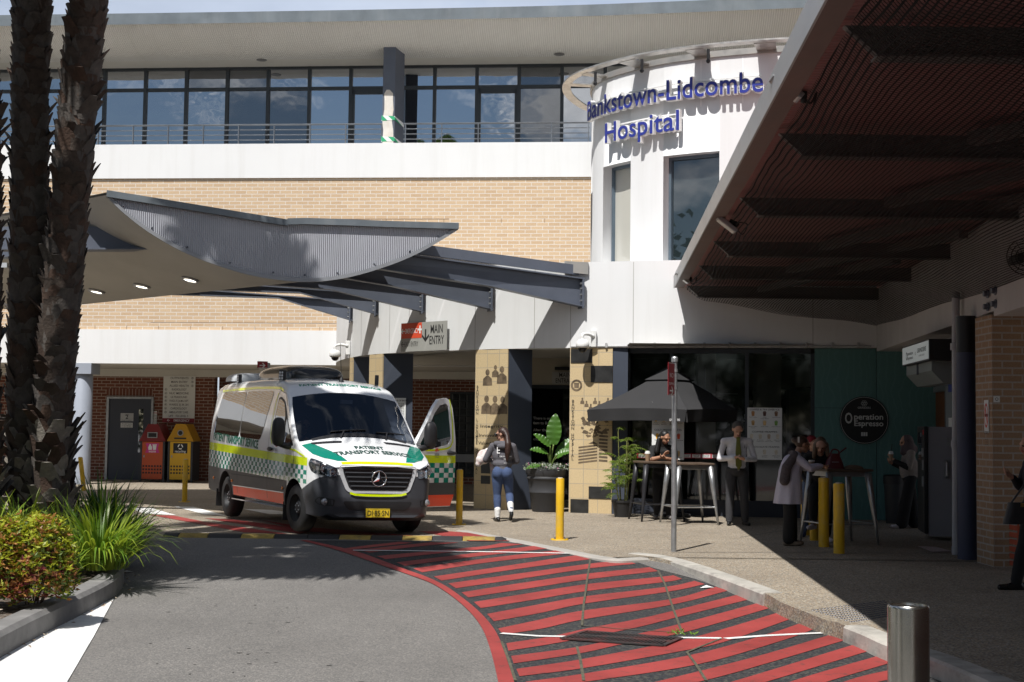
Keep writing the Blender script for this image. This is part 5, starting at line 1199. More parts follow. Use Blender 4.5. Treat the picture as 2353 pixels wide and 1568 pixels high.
TUM = [(.2,.93),(.3,.955),(.5,.985),(.8,1.0),(1.2,1.0),(1.4,.990),(1.7,.957),(2.0,.908),(2.2,.872),(2.4,.84)]
CRN = [(0,.03),(.3,.05),(.8,.07),(.9,.10),(1.2,.13),(1.55,.11),(1.8,.07),(2.5,.05),(5.6,.045),(5.93,.03)]
RAD = [(0,.04),(.2,.07),(.8,.07),(.9,.05),(1.5,.06),(1.8,.10),(2.3,.14),(5.7,.14),(5.93,.10)]
ZBT = [(0,.27),(.1,.22),(.6,.25),(1.5,.33),(5.6,.36),(5.93,.42)]
def shear(x, y, z):
    if y < 2.2: y = y + .17*x*x*(1-y/2.2)
    if y < .3: y = y + (max(0, z-.55)*.16 + max(0, .42-z)*.25)*(1-y/.3)
    return y
def ring(y):
    zt_, c, r, zb = itp(ZT, y), itp(CRN, y), itp(RAD, y), itp(ZBT, y); wm = itp(WM, y)
    W = lambda z: wm*itp(TUM, z)
    zs = zt_-c-r; pts = [(0, zb), (W(zb)*.45, zb), (W(zb)*.85, zb)]
    for k in range(27): z = zb+.05+(zs-zb-.05)*k/26; pts.append((W(z), z))
    ws = W(zs)
    for k in range(1, 7): a = PI/2*k/6; pts.append((ws-r*.9+r*.9*math.cos(a), zs+r*math.sin(a)))
    wt = ws-r*.9
    for k in range(1, 15): x = wt*(1-k/14); pts.append((x, zs+r+c*(1-(x/wt)**2)))
    return [V3((x, shear(x, y, z), z)) for x, z in pts]
ys = [0,.015,.03,.06,.10,.15,.2,.25,.3,.35,.4,.45,.5,.56,.62,.68,.74,.80,.84,.88]+[.92+.045*k for k in range(16)]+[1.62]+[1.68,1.74,1.8,1.87,1.95,2.05,2.2,2.35,2.5]+[2.7+.2*k for k in range(14)]+[5.45,5.55,5.65,5.72,5.78,5.83,5.88,5.91,5.93]
rings = [ring(y) for y in ys]; n = len(rings[0])
hm = MB()
for i, R in enumerate(rings):
    full = R+[V3((-p.x, p.y, p.z)) for p in R[-2:0:-1]]; hm.v += [tuple(p) for p in full]
N = 2*n-2
for i in range(len(ys)-1):
    for k in range(N):
        j = (k+1) % N; seg = k if k < n-1 else N-1-k
        mi = 1 if (seg >= n-15 and .88 <= ys[i] < 1.615) else 0
        hm.f.append((i*N+k, (i+1)*N+k, (i+1)*N+j, i*N+j)); hm.m.append(mi)
for i, s in ((0, 1), (len(ys)-1, -1)):      # end caps as strips between mirrored points
    for k in range(n-1):
        a, b = i*N+k, i*N+k+1; c, d = i*N+(N-k-1) % N, i*N+(N-k) % N
        f = [a, b, c, d]; f = list(dict.fromkeys(f)); hm.f.append(tuple(f if s < 0 else f[::-1])); hm.m.append(0)
VW = None
def carp(name, col, rough=.22): return M(name, col, rough, var=.02, coat=.8, spec=.5)
VWHITE = carp('van_white_paint', (.74, .75, .76)); VGREEN = carp('van_green_film', (.0, .20, .135)); VYEL = carp('van_fluoro_yellow', (.62, .76, .0)); VORG = M('van_fluoro_orange', (.95, .062, .006), .4, var=.02, coat=.15)
VGREY = M('van_grey_plastic', (.055, .056, .060), .5, var=.1, bump=.05, bs=200); VBUMP = M('van_bumper_plastic', (.050, .053, .062), .42, var=.1, bump=.04, bs=220)
m, nt, b = _nt('van_check_film'); setp(b, .22, coat=.8); cs = coords(nt); sx = nd(nt, 'ShaderNodeSeparateXYZ'); nt.links.new(cs, sx.inputs[0])
fy = math_(nt, 'FLOOR', math_(nt, 'DIVIDE', sx.outputs[1], .105)); yy = sx.outputs[1]; fz = math_(nt, 'FLOOR', math_(nt, 'DIVIDE', math_(nt, 'SUBTRACT', sx.outputs[2], math_(nt, 'MULTIPLY_ADD', yy, .0225, .712)), math_(nt, 'MULTIPLY_ADD', yy, .00105, .0653)))
pr_ = math_(nt, 'ABSOLUTE', math_(nt, 'MODULO', math_(nt, 'ADD', fy, fz), 2.0)); nt.links.new(mixc(nt, pr_, (.72, .73, .74), (.0, .20, .135)), b.inputs['Base Color']); VCHK = m
WSG = glassy('windscreen_glass', (.30, .33, .38), .06, .01, trans=1)
SIDEG = glassy('tinted_side_glass', (.006, .006, .007), .21, .012, .015)
me = hm.mesh('van_hull', [VWHITE, WSG], weld=True)
bm = bmesh.new(); bm.from_mesh(me); bmesh.ops.recalc_face_normals(bm, faces=bm.faces); bm.to_mesh(me); bm.free()
ho = bpy.data.objects.new('van_hull', me); C.objects.link(ho); cut = []
for yw in (1.0, 4.66):
    for sx_ in (-1, 1):
        cb_ = MB(); cb_.cyl((sx_*.66, yw, .36), (sx_*1.2, yw, .36), .425, n=40); cb_.box((min(sx_*.66, sx_*1.2), yw-.425, -.2), (max(sx_*.66, sx_*1.2), yw+.425, .36)) if False else None
        c = cb_.build('cutter', VWHITE); md = ho.modifiers.new('b', 'BOOLEAN'); md.object = c; md.operation = 'DIFFERENCE'; md.solver = 'EXACT'; cut.append(c)
# the open front passenger doorway
cb_ = MB(); cb_.prism([(.7, y, z) for y, z in ((1.16, .42), (2.16, .42), (2.16, 2.00), (1.82, 2.03), (1.30, 1.50), (1.16, 1.40))], (.6, 0, 0)); c = cb_.build('cutter', VWHITE); md = ho.modifiers.new('b', 'BOOLEAN'); md.object = c; md.operation = 'DIFFERENCE'; md.solver = 'EXACT'; cut.append(c)
dg = bpy.context.evaluated_depsgraph_get(); dg.update(); me2 = bpy.data.meshes.new_from_object(ho.evaluated_get(dg))
for c in cut+[ho]: bpy.data.objects.remove(c)
bm = bmesh.new(); bm.from_mesh(me2)
def bis(co, no): bmesh.ops.bisect_plane(bm, geom=bm.verts[:]+bm.edges[:]+bm.faces[:], plane_co=co, plane_no=no)
ZL_ = {'a': (.30, 0), 'b': (.56, 0), 'c': (.712, .0225), 'd': (.973, .0267), 'e': (1.092, .0295)}
zl = lambda k, y: ZL_[k][0]+ZL_[k][1]*y
for k in 'abcde': bis((0, 0, ZL_[k][0]), (0, -ZL_[k][1], 1))
bn_ = V3((0, .42, 1)); bco = V3((0, 0, .925)); bis(bco, bn_)
for y in (.66, 1.47, 4.19, 5.13, .52): bis((0, y, 0), (0, 1, 0))
CLS = {k: [] for k in ('body', 'windscreen', 'bumper', 'cladding', 'sill_stripe', 'check_stripe', 'yellow_stripe', 'well')}
for f in bm.faces:
    c = f.calc_center_median(); nx = abs(f.normal.x); k = 'body'
    inwell = any((c.y-yw)**2+(c.z-.36)**2 < .43**2 for yw in (1.0, 4.66)) and abs(c.x) < 1.2 and nx < 2
    if f.material_index == 1: k = 'windscreen'
    elif inwell: k = 'well'
    elif c.z < .30 and abs(f.normal.z) > .6: k = 'well'
    elif c.y < .66 and (c-bco).dot(bn_) < 0: k = 'bumper'
    elif c.y > 5.86: k = 'body'
    elif c.y > .52 and abs(c.x) > .7 and nx > .4:
        if c.z < .32: k = 'well'
        elif c.z < .55: k = 'sill_stripe' if 1.47 < c.y < 4.19 else ('cladding' if c.y > .66 else 'bumper')
        elif c.z < zl('c', c.y): k = 'cladding' if c.y > 1.3 else 'body'
        elif c.z < zl('d', c.y): k = 'check_stripe'
        elif c.z < zl('e', c.y): k = 'yellow_stripe'
    CLS[k].append(f.index)
bm.to_mesh(me2); bm.free()
VV = [v.co.copy() for v in me2.vertices]; FF = [tuple(p.vertices) for p in me2.polygons]
BVH = BVHTree.FromPolygons(VV, FF)
# smooth normals come from the hull itself
VM = {'body': VWHITE, 'windscreen': WSG, 'bumper': VBUMP, 'cladding': VGREY, 'sill_stripe': VORG, 'check_stripe': VCHK, 'yellow_stripe': VYEL, 'well': BLACK}
VNAME = {'well': 'underbody'}
VP = {}
vn = {}
for fi, f in enumerate(FF):
    a, b, c = VV[f[0]], VV[f[1]], VV[f[2]]
for k, idx in CLS.items():
    if not idx: continue
    used = {}; mb = MB()
    for fi in idx:
        for v in FF[fi]:
            if v not in used: used[v] = len(mb.v); mb.v.append(tuple(VV[v]))
        mb.f.append(tuple(used[v] for v in FF[fi])); mb.m.append(0)
    VP[k] = mb.build(VNAME.get(k, k), VM[k], van, smooth=38)
    if k == 'windscreen': tri = None
def on_hull(o, d):
    h = BVH.ray_cast(V3(o), V3(d).normalized(), 6); return h
def decal(poly, plane, name, mat, par=van, off=.004, step=.06, d=None, org=None, holes=None):
    """poly in 2D; plane 'side-'/'side+' -> (y,z), 'front' -> (x,z), 'top' -> (x,y); cast onto the hull"""
    P = [V3((a, b, 0)) for a, b in poly]; bm = bmesh.new(); vs = [bm.verts.new(p) for p in P]; bm.faces.new(vs)
    x0, x1 = min(p.x for p in P), max(p.x for p in P); y0, y1 = min(p.y for p in P), max(p.y for p in P)
    for k in range(1, int((x1-x0)/step)+1): bmesh.ops.bisect_plane(bm, geom=bm.verts[:]+bm.edges[:]+bm.faces[:], plane_co=(x0+k*(x1-x0)/(int((x1-x0)/step)+1), 0, 0), plane_no=(1, 0, 0))
    for k in range(1, int((y1-y0)/step)+1): bmesh.ops.bisect_plane(bm, geom=bm.verts[:]+bm.edges[:]+bm.faces[:], plane_co=(0, y0+k*(y1-y0)/(int((y1-y0)/step)+1), 0), plane_no=(0, 1, 0))
    bmesh.ops.triangulate(bm, faces=bm.faces[:])
    mb = MB(); mb.v = [cast(v.co.x, v.co.y, plane, off) for v in bm.verts]; bm.verts.index_update(); fl = plane in ('side-', 'top?')
    mb.f = [tuple(v.index for v in f.verts) for f in bm.faces]; mb.m = [0]*len(mb.f); bm.free()
    return mb.build(name, mat, par, smooth=True)
def cast(a, b, plane, off):
    if plane == 'side-': o, d = (-3, a, b), (1, 0, 0)
    elif plane == 'side+': o, d = (3, a, b), (-1, 0, 0)
    elif plane == 'front': o, d = (a, -2, b), (0, 1, 0)
    elif plane == 'top': o, d = (a, b, 4), (0, 0, -1)
    elif plane == 'brow': o, d = V3((a, 1.9, b))+V3((0, -1, .8))*2, (0, 1, -.8)
    h = on_hull(o, d)
    for _ in range(40):
        if h[0] is not None or plane not in ('top', 'front'): break
        if plane == 'top': o = (o[0]*.995, o[1]+.008, o[2])
        else: o = (o[0]*.99, o[1], o[2])
        h = on_hull(o, d)
    if h[0] is None: 
        q = V3(o)+V3(d)*2; return (q.x, q.y, q.z)
    nn = h[1] if h[1].dot(V3(d)) < 0 else -h[1]
    return tuple(h[0]-V3(d).normalized()*off*1.0)
def dtext(lines, plane, name, mat, par=van, off=.006):
    mb = MB()
    for (t, a, b, size, width, kw) in lines:
        vs, fs = text_geo(t, size, width=width, off=kw.get('off', .012), align=kw.get('align', 'CENTER'), res=2)
        sgn = kw.get('sgn', 1); mb.add([cast(a+sgn*p[0], b+p[1]*kw.get('ys', 1), plane, off) for p in vs], fs)
    return mb.build(name, mat, par)
def rnd(poly, r, k=4):
    """round the corners of a 2D polygon"""
    out = []; n = len(poly)
    for i in range(n):
        p = V3((*poly[i], 0)); a = V3((*poly[i-1], 0))-p; b = V3((*poly[(i+1) % n], 0))-p; q = min(r, a.length*.45, b.length*.45); A, B_ = p+a.normalized()*q, p+b.normalized()*q
        for j in range(k+1): t = j/k; c = A*(1-t)**2+p*2*t*(1-t)+B_*t*t; out.append((c.x, c.y))
    return out
SEAL = M('window_rubber', (.012, .012, .013), .5)
SEAM = M('panel_gap', (.06, .06, .065), .8)
for sd_ in ('side-', 'side+'):
    for poly in ([(2.42, 2.12), (3.92, 2.135), (3.92, 1.37), (2.72, 1.335)], [(3.95, 2.135), (5.38, 2.14), (5.60, 1.43), (3.95, 1.37)]): decal(rnd(poly, .12), sd_, 'side_window', SIDEG, off=.005)
DW = [(1.06, 1.27), (1.20, 1.39), (1.62, 1.80), (1.78, 1.95), (2.0, 2.02), (2.12, 2.01), (2.14, 1.45), (2.02, 1.34), (1.5, 1.28)]
decal(rnd(DW, .06), 'side-', 'door_window_seal', SEAL, off=.004)
sh_ = lambda P, k: [(sum(p[0] for p in P)/len(P)+(a-sum(p[0] for p in P)/len(P))*k, sum(p[1] for p in P)/len(P)+(b-sum(p[1] for p in P)/len(P))*k) for a, b in P]
decal(rnd(sh_([(1.56, 1.30), (1.62, 1.74), (1.78, 1.92), (2.0, 1.99), (2.10, 1.98), (2.11, 1.46), (2.0, 1.36)], .98), .05), 'side-', 'door_window', SIDEG, off=.007)
decal(rnd([(1.14, 1.31), (1.52, 1.68), (1.52, 1.31)], .03), 'side-', 'quarter_window', SIDEG, off=.007)
def strip(pts, plane, w, name, mat, off=.0045, par=van):
    mb = MB(); P = [V3((a, b, 0)) for a, b in pts]; fine_ = []
    for a, b in zip(P, P[1:]):
        k = max(1, int((b-a).length/.08)); fine_ += [a.lerp(b, i/k) for i in range(k)]
    fine_.append(P[-1]); R = []
    for i, p in enumerate(fine_):
        t = (fine_[min(i+1, len(fine_)-1)]-fine_[max(i-1, 0)]).normalized(); nn = V3((-t.y, t.x, 0))*w/2
        R.append((cast(p.x-nn.x, p.y-nn.y, plane, off), cast(p.x+nn.x, p.y+nn.y, plane, off)))
    for a, b in zip(R, R[1:]): mb.quad(a[0], b[0], b[1], a[1])
    return mb.build(name, mat, par)
strip([(2.28, .36), (2.28, 1.5), (2.26, 1.95), (2.12, 2.12), (1.82, 2.07), (1.60, 1.87)], 'side-', .010, 'door_gap', SEAM)
strip([(1.05, 1.22), (1.02, .85)], 'side-', .010, 'door_gap', SEAM)
for y in (3.935, 5.72): strip([(y, .36), (y, 1.38)], 'side-', .010, 'panel_gap', SEAM)
strip([(y, .742) for y in (1.5, 2.5, 3.5, 4.3)], 'side-', .012, 'cladding_edge', SEAM); strip([(1.45, .555), (2.8, .555), (4.2, .555)], 'side-', .016, 'stripe_edge', VWHITE); strip([(1.45, .335), (2.8, .335), (4.2, .335)], 'side-', .018, 'stripe_edge', VWHITE)
# fluoro outline round the driver's door window and along the roof edge
strip(spline([(2.21, 2.10, 0), (2.23, 1.9, 0), (2.24, 1.5, 0), (2.21, 1.36, 0), (2.10, 1.27, 0)], 5) and [(2.20, 2.08), (2.225, 1.9), (2.235, 1.55), (2.20, 1.38), (2.10, 1.28)], 'side-', .028, 'door_outline', VYEL, .006)
strip([(1.55, 1.235), (1.2, 1.22), (.95, 1.20), (.6, 1.12)], 'side-', .026, 'door_outline', VYEL, .006)
for sd_ in ('side-', 'side+'): strip([(1.95, 2.11), (2.12, 2.155), (2.5, 2.17), (3.4, 2.185), (4.6, 2.18), (5.45, 2.165)], sd_, .045, 'roof_line_stripe', VYEL, .006)
mb = MB(); vs, fs = text_geo('PATIENT TRANSPORT SERVICE', .185, width=2.72, off=.022, res=2)
mb.add([cast(4.18-p[0], 1.192+.042*(4.18-p[0]-2.75)+p[1], 'side-', .006) for p in vs], fs); mb.build('side_lettering', VGREEN, van)
dtext([('PATIENT TRANSPORT SERVICE', 0, 2.135, .105, 1.36, dict(off=.022, ys=1.25))], 'brow', 'roof_lettering', VGREEN)
VGD = M('van_dark_green_letters', (.02, .06, .05), .4)  # dark green film of the bonnet letters
dtext([('PATIENT', .01, .50, .13, .46, dict(ys=1.1, off=.022)), ('TRANSPORT SERVICE', .01, .33, .15, 1.20, dict(off=.022, ys=1.1))], 'top', 'bonnet_lettering', VGD)
for s in (-1, 1): decal([(s*.46, .175), (s*.60, .20), (s*.77, .31), (s*.885, .50), (s*.945, .84), (s*.80, .85), (s*.60, .48)], 'top', 'bonnet_flash', VGREEN, off=.005)
strip([(-.56, 1.045), (-.3, 1.058), (0, 1.062), (.3, 1.058), (.56, 1.045)], 'front', .035, 'bonnet_edge_stripe', VYEL, .006)
# grille, surround, star
gs = [(-.615, 1.015), (.615, 1.015), (.60, .89), (.50, .655), (.42, .615), (-.42, .615), (-.50, .655), (-.60, .89)]
decal(rnd(gs, .06), 'front', 'grille_surround', M('grille_surround_silver', (.62, .63, .65), .25, .3), off=.012)
g2 = [(-.555, .995), (.555, .995), (.535, .89), (.455, .695), (.40, .66), (-.40, .66), (-.455, .695), (-.535, .89)]
gr = decal(rnd(g2, .04), 'front', 'grille', BLACK, off=.018)
SLAT = M('grille_slat', (.05, .052, .058), .3)
for z in (.715, .78, .845, .91, .97):
    w = .40+(z-.645)*.45; mb = MB(); P = [V3(cast(-w+2*w*k/16, z, 'front', .03)) for k in range(17)]; mb.tube(P, .012, 6); mb.build('slat', SLAT, gr)
c = V3(cast(0, .832, 'front', .045)); mb = MB(); K = 28
mb.tube([c+V3((.112*math.cos(2*PI*k/K), 0, .112*math.sin(2*PI*k/K))) for k in range(K+1)], .012, 8); mb.build('emblem_ring', CHROME, gr, smooth=True)
mb = MB()
for k in range(3):
    a = PI/2+2*PI*k/3; d_, e_ = V3((math.cos(a), 0, math.sin(a))), V3((-math.sin(a), 0, math.cos(a)))
    for s in (-1, 1): mb.add([c+V3((0, -.022, 0)), c+d_*.108+V3((0, -.004, 0)), c+(d_*.5+e_*.866*s)*.032], [(0, 1, 2), (0, 2, 1)])
mb.build('emblem_star', CHROME, gr)
strip([(-.44, .62), (-.36, .597), (-.2, .589), (0, .587), (.2, .589), (.36, .597), (.44, .62)], 'front', .032, 'grille_stripe', VYEL, .022)
# lower intake, fog lamps, plate
decal(rnd([(-.55, .50), (.55, .50), (.46, .375), (-.46, .375)], .05), 'front', 'lower_intake', BLACK, off=.004)
strip([(-.9, .345), (-.6, .325), (0, .32), (.6, .325), (.9, .345)], 'front', .012, 'bumper_crease', SEAM, .003)
for s in (-1, 1):
    fo = decal(rnd([(s*.66, .52), (s*.86, .56), (s*.90, .49), (s*.86, .44), (s*.68, .42)], .03), 'front', 'fog_lamp_recess', BLACK, off=.004)
    q = V3(cast(s*.80, .485, 'front', .012)); mb = MB(); mb.ball(q, (.052, .03, .052), 14); mb.build('fog_lamp', M('fog_lens', (.35, .36, .38), .12, .6, var=.4, vs=40), fo, smooth=True)
pl = V3(cast(0, .33, 'front', .02)); PF_ = Frame((0, pl.y-.012, 0), (1, 0, 0))
mb = MB(); mb.fbox(PF_, -.187, .262, .187, .398, -.01, .004); po = mb.build('number_plate', M('plate_yellow', (.78, .55, .03), .35, var=.04), van, bevel=.004)
mb = MB(); ftext(mb, PF_, 0, .298, 'DI\u00b785\u00b7SN', .105, .008, width=.33, off=.004); ftext(mb, PF_, 0, .269, 'NEW SOUTH WALES', .026, .008, width=.2)
for a, b in (((-.182, .266), (.182, .266)), ((-.182, .394), (.182, .394))): fpoly(mb, PF_, [(a[0], a[1]-.002), (b[0], b[1]-.002), (b[0], b[1]+.002), (a[0], a[1]+.002)], .0065)
mb.build('plate_lettering', INK, po)
# headlights
HLB = M('headlamp_inner', (.33, .34, .37), .18, .85, var=.6, vs=22, bump=.4, bs=40); HLD = M('headlamp_dark', (.03, .03, .035), .15)
HLG = glassy('headlamp_lens', (.85, .87, .9), .07, .01, trans=1)
for s in (-1, 1):
    hp = rnd([(s*.622, .965), (s*.80, 1.04), (s*.935, 1.11), (s*.953, 1.02), (s*.93, .90), (s*.80, .855), (s*.64, .835)], .03)
    h = decal(hp, 'front', 'headlight', HLD, off=.006, step=.03)
    for x, z, r in ((.70, .91, .056), (.815, .955, .062)):
        q = V3(cast(s*x, z, 'front', .010)); mb = MB(); mb.lathe([(.0, .006), (r*.35, .012), (r*.5, 0), (r, .012)], q, 18, M=Matrix.Rotation(rad(90), 4, 'X')); mb.build('reflector', HLB, h, smooth=True)
    decal(rnd([(s*.86, 1.03), (s*.925, 1.075), (s*.94, 1.0), (s*.915, .94), (s*.87, .93)], .02), 'front', 'indicator_lens', M('indicator_clear', (.5, .42, .38), .15, .3, var=.4, vs=30), h, off=.009, step=.03)
    strip([(s*.64, .855), (s*.80, .875), (s*.925, .92)], 'front', .02, 'lamp_chrome_strip', HLB, .010, h)
    decal(hp, 'front', 'lens', HLG, h, off=.024, step=.03)
# wipers, scuttle vents
for s in (-1, 1): decal(rnd([(s*.33, .80), (s*.80, .86), (s*.80, .79), (s*.36, .73)], .02), 'top', 'scuttle_vent', BLACK, off=.006)
for x0, x1 in ((-.45, .12), (.28, .78)):
    mb = MB(); P = [V3(cast(x0+(x1-x0)*k/8, .955+.03*k/8+.12*abs(x0+(x1-x0)*k/8)**2, 'top', .02)) for k in range(9)]; mb.tube(P, .011, 5); q = V3(cast(x0+.12, .86, 'top', .02)); mb.tube([q, P[3]], .014, 5); mb.build('wiper', BLACK, van)
mb = MB(); strip([(-.76, .93), (-.4, .925), (0, .915), (.4, .925), (.76, .93)], 'top', .05, 'windscreen_cowl', BLACK, .005)
# driver's door handle, emblem, markers
def emblem(par, castf, a, b, s):
    mb = MB()
    for k in range(7):
        an = PI/2+(k-3)*.42; L = .085 if k % 2 == 0 else .07
        pts = [(a+s*.012*math.cos(an+1.57), b+.012*math.sin(an+1.57)), (a+s*L*.6*math.cos(an+.16), b+L*.6*math.sin(an+.16)), (a+s*L*math.cos(an), b+L*math.sin(an)), (a+s*L*.6*math.cos(an-.16), b+L*.6*math.sin(an-.16))]
        mb.poly([castf(x, y) for x, y in pts])
    mb.build('emblem_flower', REDP, par)
    mb = MB(); vs, fs = text_geo('NSW', .075, width=.12); mb.add([castf(a+s*p[0], b-.075+p[1]) for p in vs], fs); vs, fs = text_geo('GOVERNMENT', .022, width=.12); mb.add([castf(a+s*p[0], b-.10+p[1]) for p in vs], fs); mb.build('emblem_lettering', M('emblem_navy', (.02, .03, .10), .5), par)
emblem(van, lambda x, y: cast(x, y, 'side-', .006), 1.86, 1.30-.06, -1)
mb = MB(); q = V3(cast(2.12, 1.20, 'side-', .03)); mb.ball(q, (.03, .12, .035), 12); mb.build('door_handle', BLACK, van, smooth=True)
for y, z in ((1.52, .62), (4.25, .63), (5.4, .64)):
    q = V3(cast(y, z, 'side-', .004)); mb = MB(); mb.ball(q, (.012, .05, .028), 10); mb.build('side_marker', M('amber_lens', (.55, .16, .02), .2), van, smooth=True)
# wheels
TYRE = M('tyre', (.016, .016, .017), .75, var=.25, bump=.15, bs=60); RIM = M('steel_rim', (.02, .021, .024), .6, .2, var=.2)
def wheel(x, y, s, st=0.0):
    R = Matrix.Rotation(st, 4, 'Z') @ Matrix.Rotation(rad(90)*s, 4, 'Y'); c = V3((x, y, .355))
    mb = MB(); mb.lathe([(.20, -.11), (.30, -.12), (.335, -.10), (.355, -.07), (.355, .07), (.335, .10), (.30, .12), (.205, .115), (.20, .06)], c, 40, M=R)
    w = mb.build('wheel', TYRE, van, smooth=35)
    mb = MB(); mb.lathe([(.205, .10), (.195, .06), (.17, .02), (.11, .04), (.085, .075), (.03, .085), (0, .085)], c, 32, M=R); mb.build('rim', RIM, w, smooth=40)
    for k in range(6):
        a = 2*PI*k/6; p = c+(R @ V3((.06*math.cos(a), .06*math.sin(a), .08))); mb = MB(); mb.ball(p, .014, 6); mb.build('wheel_nut', GALV, w)
for y in (1.0, 4.66):
    wheel(-.84, y, -1, rad(6) if y < 2 else 0); wheel(.84, y, 1, rad(6) if y < 2 else 0)
for s in (-1, 1):
    mb = MB(); mb.box((s*.88-.12, 5.14, .16), (s*.88+.10, 5.16, .46)); mb.build('mud_flap', RUBBER, van)
    mb = MB(); mb.box((s*.88-.10, 1.47, .14), (s*.88+.08, 1.485, .42)); mb.build('mud_flap', RUBBER, van)
# roof gear
POD = M('roof_pod_plastic', (.022, .021, .020), .18, var=.15, coat=.3)
mb = MB()
def podp(a, b):
    y = 2.85+2.05*a; an = PI*b; w = .52*(1-abs(2*a-1)**6)**.25; h = .25*(1-abs(2*a-1)**4)**.35
    return V3((-w*math.copysign(abs(math.cos(an))**.55, math.cos(an)), y, 2.33+.02+h*math.sin(an)**.55))
mb.grid(podp, 28, 20); mb.build('roof_air_unit', POD, van, smooth=True)
mb = MB(); mb.grid(lambda a, b: (lambda an, w, h: V3((-.22-w*math.copysign(abs(math.cos(an))**.6, math.cos(an)), 5.02+.68*a, 2.34+h*math.sin(an)**.6)))(PI*b, .60*(1-abs(2*a-1)**6)**.25, .17*(1-abs(2*a-1)**4)**.3), 14, 16); mb.build('roof_vent', M('roof_vent_grey', (.42, .44, .46), .4), van, smooth=True)
def worklight(x, y, rz, z=2.22):
    c = V3((x, y, z+.02)); R = Matrix.Translation(c) @ Matrix.Rotation(rz, 4, 'Z')
    mb = MB(); mb.box((-.055, -.03, .05), (.055, .03, .21), M=R); w = mb.build('work_light', BLACK, van, bevel=.008)
    mb = MB()
    for i in range(2):
        for j in range(3): mb.cyl(R @ V3((-.025+.05*i, -.034, .08+.045*j)), R @ V3((-.025+.05*i, -.03, .08+.045*j)), .018, n=10)
    mb.build('lens', M('led_lens', (.6, .62, .65), .2), w)
    mb = MB(); mb.box((-.03, -.03, -.02), (.03, .03, .06), M=R); mb.box((-.08, -.04, -.03), (.08, .04, 0), M=R); mb.build('mount', GALV, w)
worklight(-.80, 2.35, rad(-60)); worklight(-.80, 4.75, rad(-90)); worklight(.80, 2.35, rad(70)); worklight(.80, 4.2, rad(90)); 
q = V3(cast(.08, 2.05, 'top', 0)); mb = MB(); mb.lathe([(.045, -.01), (.035, .03), (.015, .07), (.0, .08)], q, 14); mb.cyl(q+V3((0, 0, .06)), q+V3((-.035, .02, .62)), .006, .003, 6); mb.build('antenna', BLACK, van, smooth=40)
# mirrors
def mirror(par, base, sgn, fn=lambda p: p):
    mb = MB(); b = V3(base); a = V3((sgn*.13, -.05, .02)); mb.tube([fn(b+V3((0, .02, .0))), fn(b+V3((sgn*.08, -.03, -.01))), fn(b+V3((sgn*.20, -.06, .02)))], [.06, .05, .045], 8); m_ = mb.build('mirror_arm', BLACK, par, smooth=True)
    mb = MB(); mb.grid(lambda u, v: fn(b+V3((sgn*.235, -.07, .20))+V3((.105*math.copysign(abs(math.sin(PI*u)*math.cos(2*PI*v))**.7, math.sin(PI*u)*math.cos(2*PI*v)), .075*math.sin(PI*u)*math.sin(2*PI*v), .215*math.copysign(abs(math.cos(PI*u))**.75, math.cos(PI*u))))), 16, 20); mb.build('wing_mirror', BLACK, par, smooth=True)
mirror(van, cast(1.22, 1.27, 'side-', -.02), -1)
# cabin
CAB = M('cabin_trim', (.030, .031, .035), .7, var=.15)
mb = MB(); mb.grid(lambda u, v: V3((-.80+1.6*u, .95+.62*v, 1.20+.12*math.sin(PI*min(1, v*1.3)) - .25*max(0, v-.75)*4*.25)), 12, 10); mb.box((-.80, 1.40, .55), (.80, 1.58, 1.2)); mb.build('dashboard', CAB, van, smooth=40)
q = V3((-.42, 1.66, 1.27)); R = Matrix.Rotation(rad(-58), 3, 'X'); mb = MB(); mb.tube([q+R @ V3((.19*math.cos(2*PI*k/24), .19*math.sin(2*PI*k/24), 0)) for k in range(25)], .016, 6); mb.tube([q+R @ V3((-.19, 0, 0)), q+R @ V3((0, 0, -.03)), q+R @ V3((.19, 0, 0))], .02, 6); mb.build('steering_wheel', BLACK, van, smooth=True)
SEATM = M('seat_fabric', (.035, .036, .042), .9)
for x in (-.42, .42):
    mb = MB(); mb.box((x-.25, 1.80, .70), (x+.25, 2.3, .92)); s_ = mb.build('seat', SEATM, van, bevel=.05); mb = MB(); mb.prism([(x-.24, 2.24, .9), (x-.24, 2.40, .9), (x-.22, 2.52, 1.55), (x-.22, 2.42, 1.55)], (.46, 0, 0)); mb.box((x-.13, 2.42, 1.58), (x+.13, 2.50, 1.80)); mb.build('seat_back', SEATM, s_, bevel=.03)
mb = MB(); mb.box((-.85, 2.56, .5), (.85, 2.6, 2.1)); mb.build('bulkhead', CAB, van)
mb = MB(); mb.box((-.10, 1.55, 1.94), (.10, 1.58, 2.0)); mb.build('rear_view_mirror', M('mirror_grey', (.5, .5, .52), .3), van)
mb = MB(); q = V3((.05, 1.45, 1.56)); mb.ball(q, .022, 8); mb.ball(q+V3((0, 0, -.06)), (.016, .01, .035), 8); mb.ball(q+V3((.02, 0, -.12)), (.02, .01, .02), 8); mb.build('hanging_charm', WPRINT, van)
mb = MB(); mb.tube([(-.05+.25*k/8, 1.30, 1.345+.03*math.sin(PI*k/8)) for k in range(9)], .006, 5); mb.build('cable', WPRINT, van)
